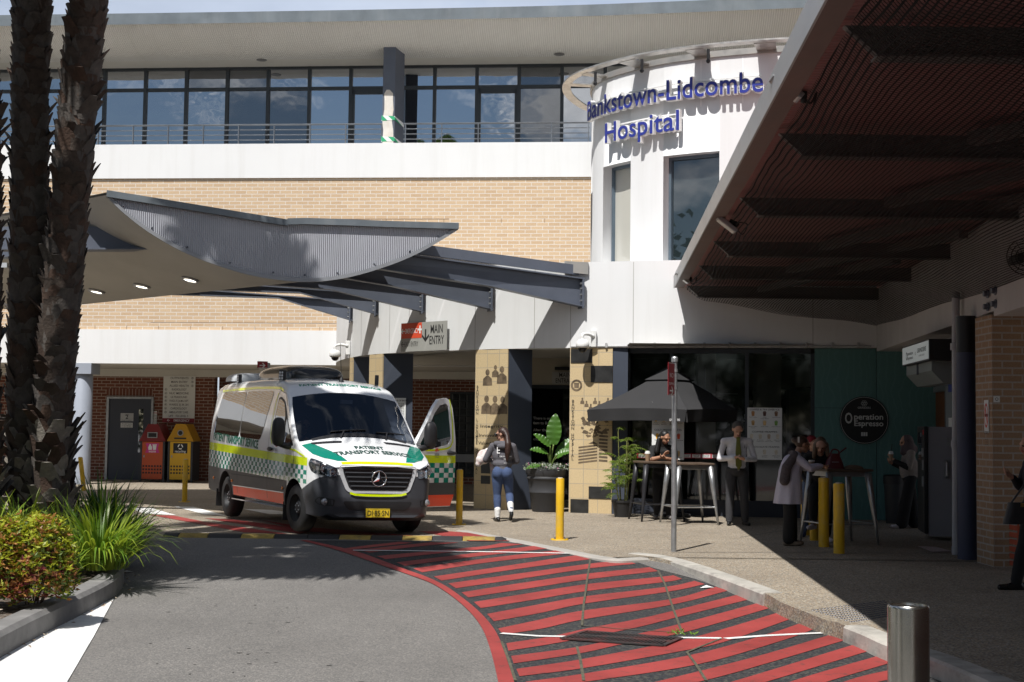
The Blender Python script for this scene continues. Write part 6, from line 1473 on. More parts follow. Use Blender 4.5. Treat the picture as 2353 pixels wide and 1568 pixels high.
# the open door
dh = V3((.985, 1.10, 0)); ang = rad(-58)
def dfn(p):     # door local: u back from hinge, v outwards (x), z
    R = Matrix.Rotation(ang, 3, 'Z'); return V3((dh.x, dh.y, 0))+R @ V3((p[0], p[1], p[2]))
def doorx(z): return -(1-itp(TUM, z))*.95
dpoly = [(0.02, .36), (1.10, .36), (1.16, .5), (1.17, 1.5), (1.15, 1.95), (1.10, 2.07), (1.0, 2.11), (.78, 2.08), (.62, 1.96), (.10, 1.42), (.02, 1.30)]
win = [(.16, 1.36), (.62, 1.86), (.78, 1.98), (.96, 2.02), (1.03, 1.98), (1.04, 1.45), (.95, 1.36), (.6, 1.30), (.2, 1.31)]
dr2 = None
def slab(poly, x0, x1, name, mat, par, step=.12, clipz=None):
    bm = bmesh.new(); bm.faces.new([bm.verts.new((a, b, 0)) for a, b in poly]); 
    for z in ([.55, .745, 1.06, 1.18]+[.4+.1*k for k in range(18)]): bmesh.ops.bisect_plane(bm, geom=bm.verts[:]+bm.edges[:]+bm.faces[:], plane_co=(0, z, 0), plane_no=(0, 1, 0))
    if clipz: 
        for z, s in ((clipz[0], -1), (clipz[1], 1)): bmesh.ops.bisect_plane(bm, geom=bm.verts[:]+bm.edges[:]+bm.faces[:], plane_co=(0, z, 0), plane_no=(0, s, 0), clear_outer=True)
    bmesh.ops.triangulate(bm, faces=bm.faces[:]); bm.verts.index_update(); vs = [v.co.copy() for v in bm.verts]; fs = [tuple(v.index for v in f.verts) for f in bm.faces]; be = [(e.verts[0].index, e.verts[1].index) for e in bm.edges if e.is_boundary]; bm.free()
    mb = MB(); n = len(vs); mb.add([dfn((x1+doorx(v.y), v.x, v.y)) for v in vs]+[dfn((x0+doorx(v.y), v.x, v.y)) for v in vs], fs+[tuple(i+n for i in f[::-1]) for f in fs]+[(a, b, b+n, a+n) for a, b in be])
    return mb.build(name, mat, par)
# skin with a window hole: bottom panel plus frame
def frame_poly():
    return dpoly
door = slab([(a, b) for a, b in dpoly if b < 1.33]+[(1.17, 1.33)][:0], -.07, 0, 'front_passenger_door', VWHITE, van) if False else None
low = [(.02, .36), (1.10, .36), (1.16, .5), (1.17, 1.36), (.95, 1.36), (.6, 1.30), (.2, 1.31), (.16, 1.36), (.05, 1.36), (.02, 1.30)]
door = slab(low, -.07, 0, 'front_passenger_door', VWHITE, van)
fr_o = dpoly; n_ = len(fr_o)
segs = [[(1.17, 1.36), (1.17, 1.5), (1.15, 1.95), (1.10, 2.07), (1.0, 2.11), (.96, 2.02), (1.03, 1.98), (1.04, 1.45), (.95, 1.36)], [(1.0, 2.11), (.78, 2.08), (.62, 1.96), (.10, 1.42), (.05, 1.36), (.16, 1.36), (.62, 1.86), (.78, 1.98), (.96, 2.02)]]
for sg in segs: slab(sg, -.06, .001, 'window_surround', VWHITE, door)
slab(sh_(win, 1.03), -.04, -.012, 'window_seal', SEAL, door); slab(win, -.008, -.004, 'window_glass', glassy('door_clear_glass', (.02, .022, .025), .10), door)
slab([(.545, 1.32), (.575, 1.32), (.575, 1.80), (.545, 1.78)], -.006, .001, 'window_divider', SEAL, door)
for nm, z0, z1, mt_ in (('sill_stripe', .37, .55, VORG), ('cladding', .55, .745, VGREY), ('yellow_stripe', 1.06, 1.18, VYEL)):
    slab([(.03, z0), (1.10 if z0 < .4 else 1.165, z0), (1.165, z1), (.03, z1)], .001, .004, nm, mt_, door)
# checks on the door as real squares of film
mb = MB(); cw = .135
for i in range(9):
    for j in range(4):
        if (i+j) % 2: continue
        a, b = .03+cw*i, min(1.165, .03+cw*(i+1)); z0, z1 = .745+.0788*j, .745+.0788*(j+1)
        if a < 1.16: mb.quad(dfn((.0045+doorx(z0), a, z0)), dfn((.0045+doorx(z0), b, z0)), dfn((.0045+doorx(z1), b, z1)), dfn((.0045+doorx(z1), a, z1)))
mb.build('check_stripe', VGREEN, door)
mb = MB(); path = [(.30, 1.255), (.6, 1.265), (.95, 1.30), (1.06, 1.38), (1.095, 1.5), (1.10, 1.9), (1.08, 2.09)]
pp = spline([(a, b, 0) for a, b in path], 5)
for p, q in zip(pp, pp[1:]):
    t = (q-p).normalized(); nn = V3((-t.y, t.x, 0))*.015; mb.quad(*[dfn((.004+doorx(z), y, z)) for y, z in ((p.x-nn.x, p.y-nn.y), (q.x-nn.x, q.y-nn.y), (q.x+nn.x, q.y+nn.y), (p.x+nn.x, p.y+nn.y))])
mb.build('door_outline', VYEL, door)
emblem(door, lambda x, y: tuple(dfn((.006+doorx(y), x, y))), .62, 1.27-.03, 1)
mb = MB(); mb.ball(dfn((.03, 1.0, 1.22)), (.10, .05, .032), 10); mb.build('door_handle', BLACK, door, smooth=True)
mb = MB(); mb.grid(lambda u, v: dfn((.10+.085*math.sin(PI*u)*math.cos(2*PI*v), .02+.26*0+.11*math.copysign(abs(math.sin(PI*u)*math.sin(2*PI*v))**.75, math.sin(2*PI*v))+.02, 1.50+.215*math.copysign(abs(math.cos(PI*u))**.75, math.cos(PI*u)))), 16, 20)
mb.v = []; mb.f = []; mb.m = []
mirror(door, (.99, 1.12, 1.29), 1)
# ---------------------------------------------------------------- bollards
YPAINT = M('bollard_yellow', (.66, .40, .015), .45, var=.08, vs=6, bump=.03, bs=60, dirt=(.45, .36, .2), dscale=(7, 7, 4), damt=.55)
def bollard(px, pyb, pyt, r, label, base=True, lean=0.0, Y=None, mat=None, group='yellow bollards'):
    p = HZ(px, pyb, 0); h = (pyb-pyt)*p.y/FPX*1.0
    th = thing('yellow_bollard', label, 'bollard', p, group=group)
    top = p+V3((lean*h, 0, h)); mb = MB(); mb.tube([p, p+V3((lean*h*.5, 0, h*.5)), top-V3((0, 0, .012)), top], [r, r, r, r*.9], 20); mb.build('post', mat or YPAINT, th, smooth=50)
    if base:
        mb = MB(); mb.lathe([(0, .016), (r*2.1, .016), (r*2.2, .0)], p, 20); fl = mb.build('base_flange', mat or YPAINT, th, smooth=40)
        for k in range(4):
            a = PI/4+PI/2*k; q = p+V3((r*1.65*math.cos(a), r*1.65*math.sin(a), .016)); mb = MB(); mb.cyl(q, q+V3((0, 0, .02)), .014, n=6); mb.build('anchor_bolt', GALV, fl)
    mb = MB(); mb.cyl(top, top+V3((0, 0, .012)), r*.62, n=14); mb.build('worn_cap', M('worn_concrete', (.5, .48, .44), .8), th)
    return th
bollard(1055, 1206, 1081, .055, 'yellow bollard beside the open van door')
bollard(1286, 1241, 1101, .060, 'yellow bollard in front of the large black planter')
bollard(424, 1154, 1057, .055, 'shaded ochre bollard in front of the yellow recycling bin')
bollard(193, 1128, 1052, .055, 'leaning orange yellow bollard beside the palm trunk and grey column', False, lean=-.14)
bollard(1928, 1272, 1113, .073, 'nearest yellow bollard, right of the legs of the shaded high table', False)
bollard(1893, 1257, 1100, .073, 'yellow bollard directly behind the left leg of the shaded high table', False)
bollard(1872, 1242, 1110, .073, 'yellow bollard by the white sneaker under the shaded high table', False)
bollard(1851, 1230, 1105, .073, 'farthest yellow bollard, right behind the white cardigan', False)
SS = M('brushed_stainless', (.56, .54, .50), .22, 1.0, var=.06, vs=3)
p = HZ(2087, 1700, -.0); Yb = 5.75; a = AT(2087, 1390, Yb)
st = thing('steel_bollard', 'thick brushed stainless steel bollard in the right foreground', 'bollard', (a.x, Yb, ROADLOW))
R_ = 93/2*Yb/FPX; mb = MB(); mb.lathe([(R_, ROADLOW), (R_, a.z-.012), (R_*.985, a.z-.004), (R_*.95, a.z), (R_*.88, a.z), (R_*.87, a.z-.006), (0, a.z-.004)], (a.x, Yb, 0), 48); mb.build('tube', SS, st, smooth=35)
mb = MB(); mb.lathe([(R_*1.5, ROADLOW+.02), (R_*1.5, ROADLOW)], (a.x, Yb, 0), 32); mb.build('base_ring', SS, st)
# ---------------------------------------------------------------- rubber speed hump segments
HY = M('hump_yellow', (.30, .21, .05), .8, var=.3, vs=5, bump=.2, bs=40, dirt=(.10, .085, .05), dscale=(9, 12, 9), damt=.95); HK = M('hump_black', (.028, .028, .03), .7, var=.2, bump=.3, bs=40)  # yellow is worn; its dark mix also holds palm shade
xs = [350, 388, 460, 540, 620, 700, 775, 850, 923, 993, 1063, 1138]
lab = 0
for i, (a, b) in enumerate(zip(xs, xs[1:])):
    p, q = ROAD(a, 1242), ROAD(b, 1242); y = 20.62; x0, x1 = p.x, q.x; z = road_z(0, y)
    mb = MB(); prof = [(-.18, 0), (-.11, .035), (-.03, .052), (.05, .052), (.13, .035), (.20, 0)]
    P = [V3((x0+.006, y+u, z+h)) for u, h in prof]; mb.prism(P, (x1-x0-.012, 0, 0))
    yel = i in (1, 3, 6, 8, 10)
    o = tag(mb.build('speed_hump_segment', HY if yel else HK, smooth=30), ['worn %s rubber speed hump segment %s' % ('yellow' if yel else 'black', w) for w in ('at the left end by the grass', 'second from the grass', 'third from the grass', 'left of the left front van wheel', 'nearest the left front van wheel', 'just right of the left front van wheel', 'in front of the van bumper left half', 'in front of the number plate', 'in front of the right front van wheel', 'just right of the van', 'next to the right end cap')][i], 'speed hump', 'speed hump segments')
p, q = ROAD(1138, 1242), ROAD(1172, 1242); mb = MB(); z = road_z(0, 20.62)
mb.prism([V3((p.x, 20.62+u, z+h)) for u, h in prof], ((q.x-p.x)*.45, 0, 0)); mb.add([V3((p.x+(q.x-p.x)*.45, 20.62+u, z+h)) for u, h in prof]+[V3((q.x, 20.62+u*.5, z)) for u, h in prof], [(i, i+1, i+7, i+6) for i in range(5)]); tag(mb.build('speed_hump_segment', HK, smooth=30), 'black tapered end cap of the speed hump by the kerb', 'speed hump', 'speed hump segments')
# ---------------------------------------------------------------- drain grate in the hatching
Bm = lambda x, y: A_(x+2172, y)
GRT = M('cast_grate', (.05, .045, .045), .6, .4, var=.3, dirt=(.30, .06, .05), dscale=(6, 6, 6), damt=.5)
P4 = [ROAD(*Bm(x, y)) for x, y in ((-95, 875), (80, 822), (765, 872), (640, 925))]
gt = thing('drain_grate', 'dark slotted drain grate crossed by the nearer white line', 'drain', P4[0])
mb = MB(); mb.poly([p+V3((0, 0, .010)) for p in P4]); mb.build('pit', M('pit_dark', (.006, .006, .006), .9), gt)
mb = MB(); n = 26
for k in range(n):
    for lo, hi in ((.0, .46), (.54, 1.0)):
        a, b = P4[0].lerp(P4[3], (k+.15)/n), P4[1].lerp(P4[2], (k+.15)/n); c, d = P4[0].lerp(P4[3], (k+.62)/n), P4[1].lerp(P4[2], (k+.62)/n)
        q = [a.lerp(b, lo), a.lerp(b, hi), c.lerp(d, hi), c.lerp(d, lo)]; mb.prism([v+V3((0, 0, .014)) for v in q], (0, 0, .008))
mb.build('bars', GRT, gt)
mb = MB()
for a, b in ((0, 1), (1, 2), (2, 3), (3, 0)):
    d = (P4[b]-P4[a]).normalized(); nn = V3((-d.y, d.x, 0))*.02; mb.prism([P4[a]-nn+V3((0, 0, .013)), P4[b]-nn+V3((0, 0, .013)), P4[b]+nn+V3((0, 0, .013)), P4[a]+nn+V3((0, 0, .013))], (0, 0, .011))
mb.prism([P4[0].lerp(P4[1], .46)+V3((0, 0, .014)), P4[3].lerp(P4[2], .46)+V3((0, 0, .014)), P4[3].lerp(P4[2], .54)+V3((0, 0, .014)), P4[0].lerp(P4[1], .54)+V3((0, 0, .014))], (0, 0, .012)); mb.build('frame', GRT, gt)
# tactile studs on the ramp
tp = thing('tactile_strip', 'grid of steel tactile studs set into the shaded pavement ramp', 'tactile paving', HZ(1960, 1400, 0))
Q = [HZ(x, y, 0) for x, y in ((1868, 1403), (2030, 1382), (2068, 1412), (1955, 1430))]; mb = MB()
for i in range(22):
    for j in range(9):
        q = Q[0].lerp(Q[1], i/21).lerp(Q[3].lerp(Q[2], i/21), j/8); mb.lathe([(.016, .0), (.012, .006), (0, .006)], q, 8)
o = mb.build('studs', M('stud_steel', (.09, .09, .10), .5, .5), tp); o['kind'] = 'stuff'
# ---------------------------------------------------------------- bins
def bin_(px0, px1, pyb, pyt, col, dcol, label, kind):
    a, b = HZ(px0, pyb, 0), HZ(px1, pyb, 0); w = b.x-a.x; th = thing('street_bin', label, 'bin', a, group='litter bins by the stair door'); fr = Frame(a, (1, -.05, 0)); h = (pyb-pyt)*a.y/FPX; e = h*.70; D = -.72
    body = M('bin_frame', (.045, .048, .055), .5); front = M('bin_front_'+kind, col, .45, var=.05); roof = M('bin_roof_'+kind, dcol, .4, var=.06)
    mb = MB(); mb.fbox(fr, 0, .05, w, e, D, -.03); mb.fbox(fr, 0, 0, .055, e, -.06, 0); mb.fbox(fr, w-.055, 0, w, e, -.06, 0); mb.build('cabinet', body, th)
    mb = MB(); mb.fbox(fr, .06, .07, w-.06, e-.01, -.04, -.004); d = mb.build('door', front, th, bevel=.006)
    mb = MB(); o = .03; mb.prism([fr.p(-o, e, .03), fr.p(w+o, e, .03), fr.p(w/2+.14, h, .0), fr.p(w/2-.14, h, .0)], fr.n*(D-.06)); mb.build('roof', roof, th, bevel=.008)
    mb = MB(); c = w/2
    for i in range(7):
        for j in range(3): x = .06+(w-.12)*(i+.62)/7.2; z = h*.14+j*.092; fpoly(mb, fr, [(x-.025, z), (x+.025, z), (x+.025, z+.05), (x-.025, z+.05)], -.001)
    mb.build('vent_holes', BLACK, d)
    z = e+(h-e)*.36
    if kind == 'waste':
        mb = MB(); mb.fbox(fr, c-.14, z-.08, c+.14, z+.075, .0, .035); op = mb.build('slot_frame', GALV, th); mb = MB(); mb.fbox(fr, c-.115, z-.058, c+.115, z+.055, .035, .037); mb.build('slot', BLACK, op)
    else:
        mb = MB(); fdisc(mb, fr, c, z+.06, .085, .034, r2=.06); op = mb.build('hole_ring', GALV, th); mb = MB(); fdisc(mb, fr, c, z+.06, .062, .033); fpoly(mb, fr, [(c-.17, z-.11), (c+.17, z-.11), (c+.17, z-.07), (c-.17, z-.07)], .035); mb.build('hole', BLACK, op)
    zc = e-.19; s = .17
    if kind == 'waste':
        mb = MB(); fpoly(mb, fr, [(c-.19, zc+.13), (c-.15, zc-.0), (c-.2, zc-.13), (c+.2, zc-.13), (c+.15, zc+.0), (c+.19, zc+.13)], 0); lb_ = mb.build('waste_label', M('label_pink', (.62, .05, .27), .5), th)
        mb = MB(); fpoly(mb, fr, [(c-.11, zc-.05), (c-.015, zc-.05), (c-.01, zc+.03), (c-.04, zc+.08), (c-.05, zc+.11), (c-.08, zc+.11), (c-.09, zc+.08), (c-.12, zc+.02)], .002); fpoly(mb, fr, [(c+.02, zc-.05), (c+.10, zc-.05), (c+.115, zc+.08), (c+.005, zc+.08)], .002); fpoly(mb, fr, [(c-.0, zc+.085), (c+.12, zc+.085), (c+.12, zc+.105), (c-.0, zc+.105)], .002)
    else:
        mb = MB(); fpoly(mb, fr, [(c-.2, zc-.14), (c+.2, zc-.14), (c+.2, zc+.14), (c-.2, zc+.14)], 0); lb_ = mb.build('recycling_label', INK, th); mb = MB()
        for k in range(3):
            a0 = 2*PI*k/3+PI/2; fdisc(mb, fr, c, zc+.04, .075, .002, n=8, r2=.045, a0=a0+.25, a1=a0+1.75)
    ftext(mb, fr, c, zc-.12, kind, .10, .003, off=.004, width=.2 if kind == 'waste' else .30); mb.build('lettering', WPRINT, lb_)
    mb = MB(); mb.fbox(fr, .10, h*.42, .135, h*.46, -.004, .006); mb.build('lock', GALV, d)
bin_(319.5, 382, 1107, 975, (.52, .095, .035), (.20, .022, .022), 'orange front waste bin with a dark red roof', 'waste')
bin_(383.5, 446, 1108, 975, (.72, .42, .03), (.50, .26, .012), 'yellow recycling bin with a gabled yellow roof', 'recycling')
# ---------------------------------------------------------------- parking signs on poles
def pole_sign(px, pyb, pyt, r, label, plate, Y=None, red=True):
    p = HZ(px, pyb, 0); h = (pyb-pyt)*p.y/FPX; th = thing('parking_sign', label, 'sign', p, group='red no stopping signs on poles')
    mb = MB(); mb.cyl(p, p+V3((0, 0, h)), r, n=16); mb.build('pole', GALV, th, smooth=50); mb = MB(); mb.lathe([(r*1.25, -.05), (r*1.25, .0), (r*.9, .02), (0, .025)], p+V3((0, 0, h)), 16); mb.build('pole_cap', GALV, th)
    (x0, y0, x1, y1, rz) = plate
    z0, z1 = 1.6+(987-y1)*p.y/FPX, 1.6+(987-y0)*p.y/FPX; fr = Frame(p+V3((0, -.02, 0)), (math.cos(rz), math.sin(rz), 0)); w = .225
    mb = MB(); mb.fbox(fr, -w-r*.6, z0, -r*.6, z1, 0, .006); pl_ = mb.build('plate', M('no_stopping_red', (.30, .02, .03), .4), th)
    mb = MB(); c = -w/2-r*.6; ftext(mb, fr, c, z1-.20, 'NO', .085, .009); ftext(mb, fr, c, z1-.30, 'STOPPING', .05, .009, width=w*.86); farrow(mb, fr, c, z0+.06, .13, 0, .009)
    for a, b in ((z0+.008, z0+.014), (z1-.014, z1-.008)): fpoly(mb, fr, [(c-w*.47, a), (c+w*.47, a), (c+w*.47, b), (c-w*.47, b)], .009)
    mb.build('lettering', WPRINT, pl_)
    mb = MB()
    for z in (z0+.1, z1-.1): mb.lathe([(r*1.2, -.02), (r*1.2, .02)], p+V3((0, 0, z)), 14)
    mb.build('clamp', GALV, th)
pole_sign(1548, 1268, 826, .036, 'galvanised pole with a red no stopping plate edge-on in front of the umbrella', (1538, 832, 1547, 907, rad(62)))
pole_sign(882, 1150, 832, .03, 'red no stopping plate on a dark post behind the van roof', (862, 828, 874, 888, rad(48)))
pole_sign(610, 1150, 838, .03, 'small red parking sign whose pole stands behind the van roof gear', (602, 840, 610, 856, rad(25)))
# ---------------------------------------------------------------- umbrella
uc = HZ(1539, 1186, 0); UY = uc.y
um = thing('cafe_umbrella', 'square black cafe umbrella with printed white logos', 'umbrella', uc)
FAB = M('umbrella_canvas', (.030, .030, .032), .9, var=.12, vs=2, bump=.15, bs=300)
apex = AT(1537, 846, UY); eL, eR, eF = AT(1349, 941, UY-.1), AT(1727, 941, UY-.2), None
ctr = V3((apex.x, UY, 0)); ang = rad(-17)
half = 1.62
cor = []
for k, (px, dy) in enumerate(((1349, .0), (1758, 0), (1727, 0), (1380, 0))): pass
# corners found from the picture: left, front right, right back, back left
cl_, cf_, cr__ = AT(1349, 942, UY+.25), AT(1760, 947, UY-1.55), AT(1727, 940, UY+.55)
cf_ = AT(1578, 948, UY-1.45); cb_ = ctr*2-cf_; cb_.z = cl_.z
cl_.z = cf_.z = cr__.z = cb_.z = cl_.z
COR = [cl_, cf_, cr__, cb_]
for i in range(4):
    a, b = COR[i], COR[(i+1) % 4]; mb = MB()
    def sail(u, v, a=a, b=b):
        e = a.lerp(b, v); p = e.lerp(V3((apex.x, apex.y, apex.z)), u); p.z -= .05*math.sin(PI*u)*1.0+.03*math.sin(PI*v)*(1-u)*-1; return p
    mb.grid(sail, 14, 12); mb.build('canvas_panel', FAB, um, smooth=True)
    mb = MB(); out = ((a+b)/2-ctr); out.z = 0; out.normalize()
    mb.grid(lambda u, v: sail(0, v)+V3((0, 0, -.225*u))-out*(.03*u+.012*math.sin(v*19+i)*u), 4, 24); vo = mb.build('valance', FAB, um, smooth=True)
mb = MB(); 
for i in range(4):
    a, b = COR[i], COR[(i+1) % 4]; f = lambda t, u: a.lerp(b, t).lerp(V3((apex.x, apex.y, apex.z)), u)+V3((0, 0, .015)); mb.quad(f(0, .70), f(1, .70), f(.5, 1.0)+V3((0, 0, .03)), f(.5, 1.0)+V3((0, 0, .03)))
mb.build('wind_vent', FAB, um)
mb = MB(); mb.cyl(uc, V3((uc.x, UY, apex.z)), .028, n=14); mb.build('pole', BLACK, um, smooth=50); mb = MB(); mb.ball(apex+V3((0, 0, .01)), .05, 10); mb.build('finial', BLACK, um)
for c in COR:
    mb = MB(); mb.tube([V3((apex.x, UY, apex.z-.12)), c+V3((0, 0, -.04))], .014, 6); mb.build('rib', BLACK, um); mb = MB(); mb.tube([V3((uc.x, UY, apex.z-.62)), c.lerp(V3((apex.x, apex.y, apex.z)), .5)+V3((0, 0, -.10))], .011, 6); mb.build('strut', BLACK, um)
mb = MB(); mb.box((uc.x-.35, UY-.35, 0), (uc.x+.35, UY+.35, .06)); mb.build('base_plate', BLACK, um, bevel=.01)
def vlogo(a, b, t, par):
    f = Frame(a, (b-a)); x = (b-a).length*t; mb = MB()
    fdisc(mb, f, x, -.07, .032, .04, n=10); fdisc(mb, f, x, -.12, .022, .04, n=8); fpoly(mb, f, [(x-.006, -.16), (x+.006, -.16), (x+.006, -.04), (x-.006, -.04)], .041); ftext(mb, f, x, -.20, 'GRINDERS', .055, .045, width=.24, off=.004); mb.build('valance_logo', WPRINT, par)
vlogo(COR[0], COR[1], .90, um); vlogo(COR[1], COR[2], .86, um)
# ---------------------------------------------------------------- high tables
WOODT = M('dark_table_top', (.10, .07, .05), .5, var=.2, vs=6)
def table(px, pyb, z, half, rz, mat, label, Y=None, sx=1.0):
    c = HZ(px, pyb, 0); th = thing('high_table', label, 'table', c, rz, group='industrial high tables'); th['_w'] = 0; h = half
    mb = MB(); mb.box((-h*sx, -h, z-.035), (h*sx, h, z)); mb.build('table_top', WOODT, th, bevel=.006)
    mb = MB(); mb.box((-h*sx+.05, -h+.05, z-.11), (h*sx-.05, h-.05, z-.036)); mb.build('apron', mat, th, bevel=.006)
    for a in (-1, 1):
        for b in (-1, 1):
            p0, p1 = V3((a*(h*sx-.06), b*(h-.06), z-.05)), V3((a*(h*sx+.05), b*(h+.05), 0))
            mb = MB(); mb.tube([p0, p0.lerp(p1, .35), p0.lerp(p1, .75), p1], [.055, .045, .026, .018], 8); mb.build('leg', mat, th, smooth=True)
    q = .30; k = (z-.05-q)/(z-.05); X, Y_ = (h*sx-.06)*(1-k)+(h*sx+.05)*k, (h-.06)*(1-k)+(h+.05)*k
    for a, b in (((-X, -Y_), (X, -Y_)), ((X, -Y_), (X, Y_)), ((X, Y_), (-X, Y_)), ((-X, Y_), (-X, -Y_))):
        mb = MB(); mb.cyl((*a, q), (*b, q), .012, n=6); mb.build('foot_rail', mat, th)
    return th, c
TSIL = M('table_steel', (.40, .41, .42), .35, .8, var=.12, vs=8); TBLK = M('table_black', (.028, .028, .032), .4, .3)
tA, cA = table(1508, 1196, 1.05, .34, rad(12), TBLK, 'black legged high table with the iced coffee cup under the umbrella')
tB, cB = table(1583, 1204, 1.05, .34, rad(12), TSIL, 'silver legged high table left of the man in the green tie')
tC, cC = table(1928, 1249, 1.08, .36, rad(14), TSIL, 'silver legged high table in shade with a red handbag on it', sx=1.0)
# cups
def cup(q, label, r0, r1, h, m, lidm, straw=False, name='paper_cup', cat='cup'):
    th = thing(name, label, cat, q); mb = MB(); mb.lathe([(0, 0), (r0, 0), (r1, h), (r1*.93, h)], q, 18); mb.build('cup_body', m, th, smooth=40); mb = MB()
    if straw: mb.lathe([(r1*1.05, h), (r1*1.02, h+.015), (r1*.7, h+.05), (.0, h+.055)], q, 18)
    else: mb.lathe([(r1*1.08, h-.005), (r1*1.08, h+.012), (r1*.9, h+.018), (0, h+.018)], q, 18)
    mb.build('lid', lidm, th, smooth=40)
    if straw: mb = MB(); mb.cyl(q+V3((0, 0, h)), q+V3((.02, 0, h+.17)), .006, n=6); mb.build('straw', BLACK, th)
    return th
q = AT(1488, 1052, cA.y-.05); q.z = 1.05; cup(q, 'iced coffee in a clear plastic cup on the black high table', .035, .05, .13, M('iced_coffee', (.30, .20, .13), .2, var=.2, vs=20), M('clear_lid', (.6, .6, .58), .15), True, 'iced_coffee_cup')
q = AT(1865, 1080, cC.y-.12); q.z = 1.08; cup(q, 'paper coffee cup with a pale lid on the shaded table', .028, .042, .10, M('cup_brown', (.25, .2, .16), .7), M('lid_pale', (.6, .6, .58), .5))
# handbag and a folded cap on the shaded table
hbq = AT(1917, 1083, cC.y-.10); hbq.z = 1.08
hg = thing('red_handbag', 'small dark red handbag with looped handles on the shaded table', 'handbag', hbq); LEA = M('dark_red_leather', (.11, .015, .017), .4, var=.2, vs=8)
mb = MB(); mb.grid(lambda u, v: hbq+V3((.14*(1-.55*u**1.5)*math.copysign(abs(math.cos(2*PI*v))**.6, math.cos(2*PI*v)), .075*(1-.45*u)*math.copysign(abs(math.sin(2*PI*v))**.6, math.sin(2*PI*v)), .215*u)), 10, 24); mb.build('bag_body', LEA, hg, smooth=True)
mb = MB(); mb.tube(spline([hbq+V3(p) for p in ((-.08, -.03, .17), (-.03, -.03, .27), (.05, -.03, .26), (.07, -.03, .18))], 6), .012, 6); mb.build('handle', LEA, hg, smooth=True); mb = MB(); mb.tube(spline([hbq+V3(p) for p in ((.02, .03, .17), (.10, .03, .24), (.18, .03, .30))], 6), .013, 6); mb.build('handle', LEA, hg, smooth=True)
mb = MB(); mb.box(hbq+V3((-.05, -.085, .09)), hbq+V3((.05, -.075, .10))); mb.build('zip', GALV, hg)
mb = MB(); q = hbq+V3((.28, .02, .0)); mb.grid(lambda u, v: q+V3((.15*math.sin(PI*u/2)*math.cos(2*PI*v), .10*math.sin(PI*u/2)*math.sin(2*PI*v), .055*math.cos(PI*u/2))), 8, 16); tag(mb.build('folded_cap', M('tan_cloth', (.15, .10, .065), .9, var=.2), smooth=True), 'brown folded cap lying right of the handbag on the shaded table', 'cap')
# ---------------------------------------------------------------- menu boards in the shop window
DR = [(.45, .22, .08), (.12, .05, .04), (.25, .13, .07), (.55, .33, .12), (.62, .42, .18), (.18, .34, .08), (.6, .55, .45), (.45, .36, .28), (.65, .6, .5), (.75, .45, .03), (.75, .38, .02), (.72, .10, .03), (.72, .5, .05)]
DM = [M('drink_%s' % n, c, .5, var=.25, vs=14) for n, c in zip(('latte', 'long_black', 'mocha', 'brown_sugar', 'chai', 'matcha', 'frosted', 'choc_chip', 'white_choc', 'mango', 'orange', 'red_juice', 'yellow'), DR)]
def board(px0, py0, px1, py1, Y, label, secs):
    a, b = AT(px0, py1, Y), AT(px1, py0, Y); sl = LOW.nrm(LOW.s_at((px0+px1)/2, 1.5)); fr = Frame(a, (-sl.y, sl.x, 0)); W, H = (b.x-a.x)/fr.r.x, b.z-a.z; th = thing('menu_board', label, 'menu', a, group='cafe menu boards'); th['label'] = label
    mb = MB(); mb.fbox(fr, 0, 0, W, H, 0, .02); mb.build('board', SIGNW, th)
    t = MB(); cups_ = {}
    for (hd, y, items) in secs:
        ftext(t, fr, W*.5, H*y, hd, H*.045, .023, width=W*min(.85, .052*len(hd)), off=.003)
        for i, (nm, k, yy) in enumerate(items[1:]):
            n = items[0]; x = W*(i % n+.5)/n; z = H*yy; cups_.setdefault(k, MB()); m = cups_[k]; hh, ww = H*.075, W*.05
            fpoly(m, fr, [(x-ww*.7, z), (x+ww*.7, z), (x+ww, z+hh), (x-ww, z+hh)], .022); fpoly(m, fr, [(x-ww, z+hh+.002), (x+ww, z+hh+.002), (x+ww*.5, z+hh*1.25), (x-ww*.5, z+hh*1.25)], .022)
            for j, l in enumerate(nm.split('/')): ftext(t, fr, x, z-H*.03-j*H*.026, l, H*.024, .023, width=min(W/n*.85, len(l)*H*.015))
    t.build('lettering', INK, th)
    for k, m in cups_.items(): m.build('drink_picture', DM[k], th)
board(1717, 938, 1794, 1056, 25.85, 'white menu board of iced coffees and frappes right of the man with the tie',
  [('COFFEE & TEA OVER ICE', .95, (3, ('Iced Latte', 0, .84), ('Iced/Long Black', 1, .84), ('Iced Mocha', 2, .84), ('Brown Sugar/Latte', 3, .66), ('Iced Chai', 4, .66), ('Iced Matcha', 5, .66))),
   ('COFFEE FRAPPES', .52, (4, ('Frosted/Latte', 6, .40), ('Frosted/Cappuccino', 6, .40), ('Mocha/Choc Chip', 7, .40), ('White Choc/Mocha', 8, .40))), ('CHOCOLATE FRAPPES', .23, (3, ('Choc/Decadence', 7, .10), ('Cookies/& Cream', 6, .10), ('White Choc/Dream', 8, .10)))])
board(1498, 925, 1570, 1056, 26.15, 'sunlit white menu board of smoothies and juices behind the umbrella pole',
  [('SMOOTHIES', .80, (4, ('Power/Smoothie', 9, .66), ('Mango/Banana', 9, .66), ('Berry/Blast', 11, .66), ('Banana', 12, .66))), ('COLD PRESSED JUICES', .50, (3, ('Orange', 10, .36), ('Green/Goodness', 5, .36), ('Apple & Beet', 11, .36))), ('MILKSHAKES', .20, (3, ('Vanilla', 8, .06), ('Choc', 7, .06), ('Caramel', 4, .06)))])
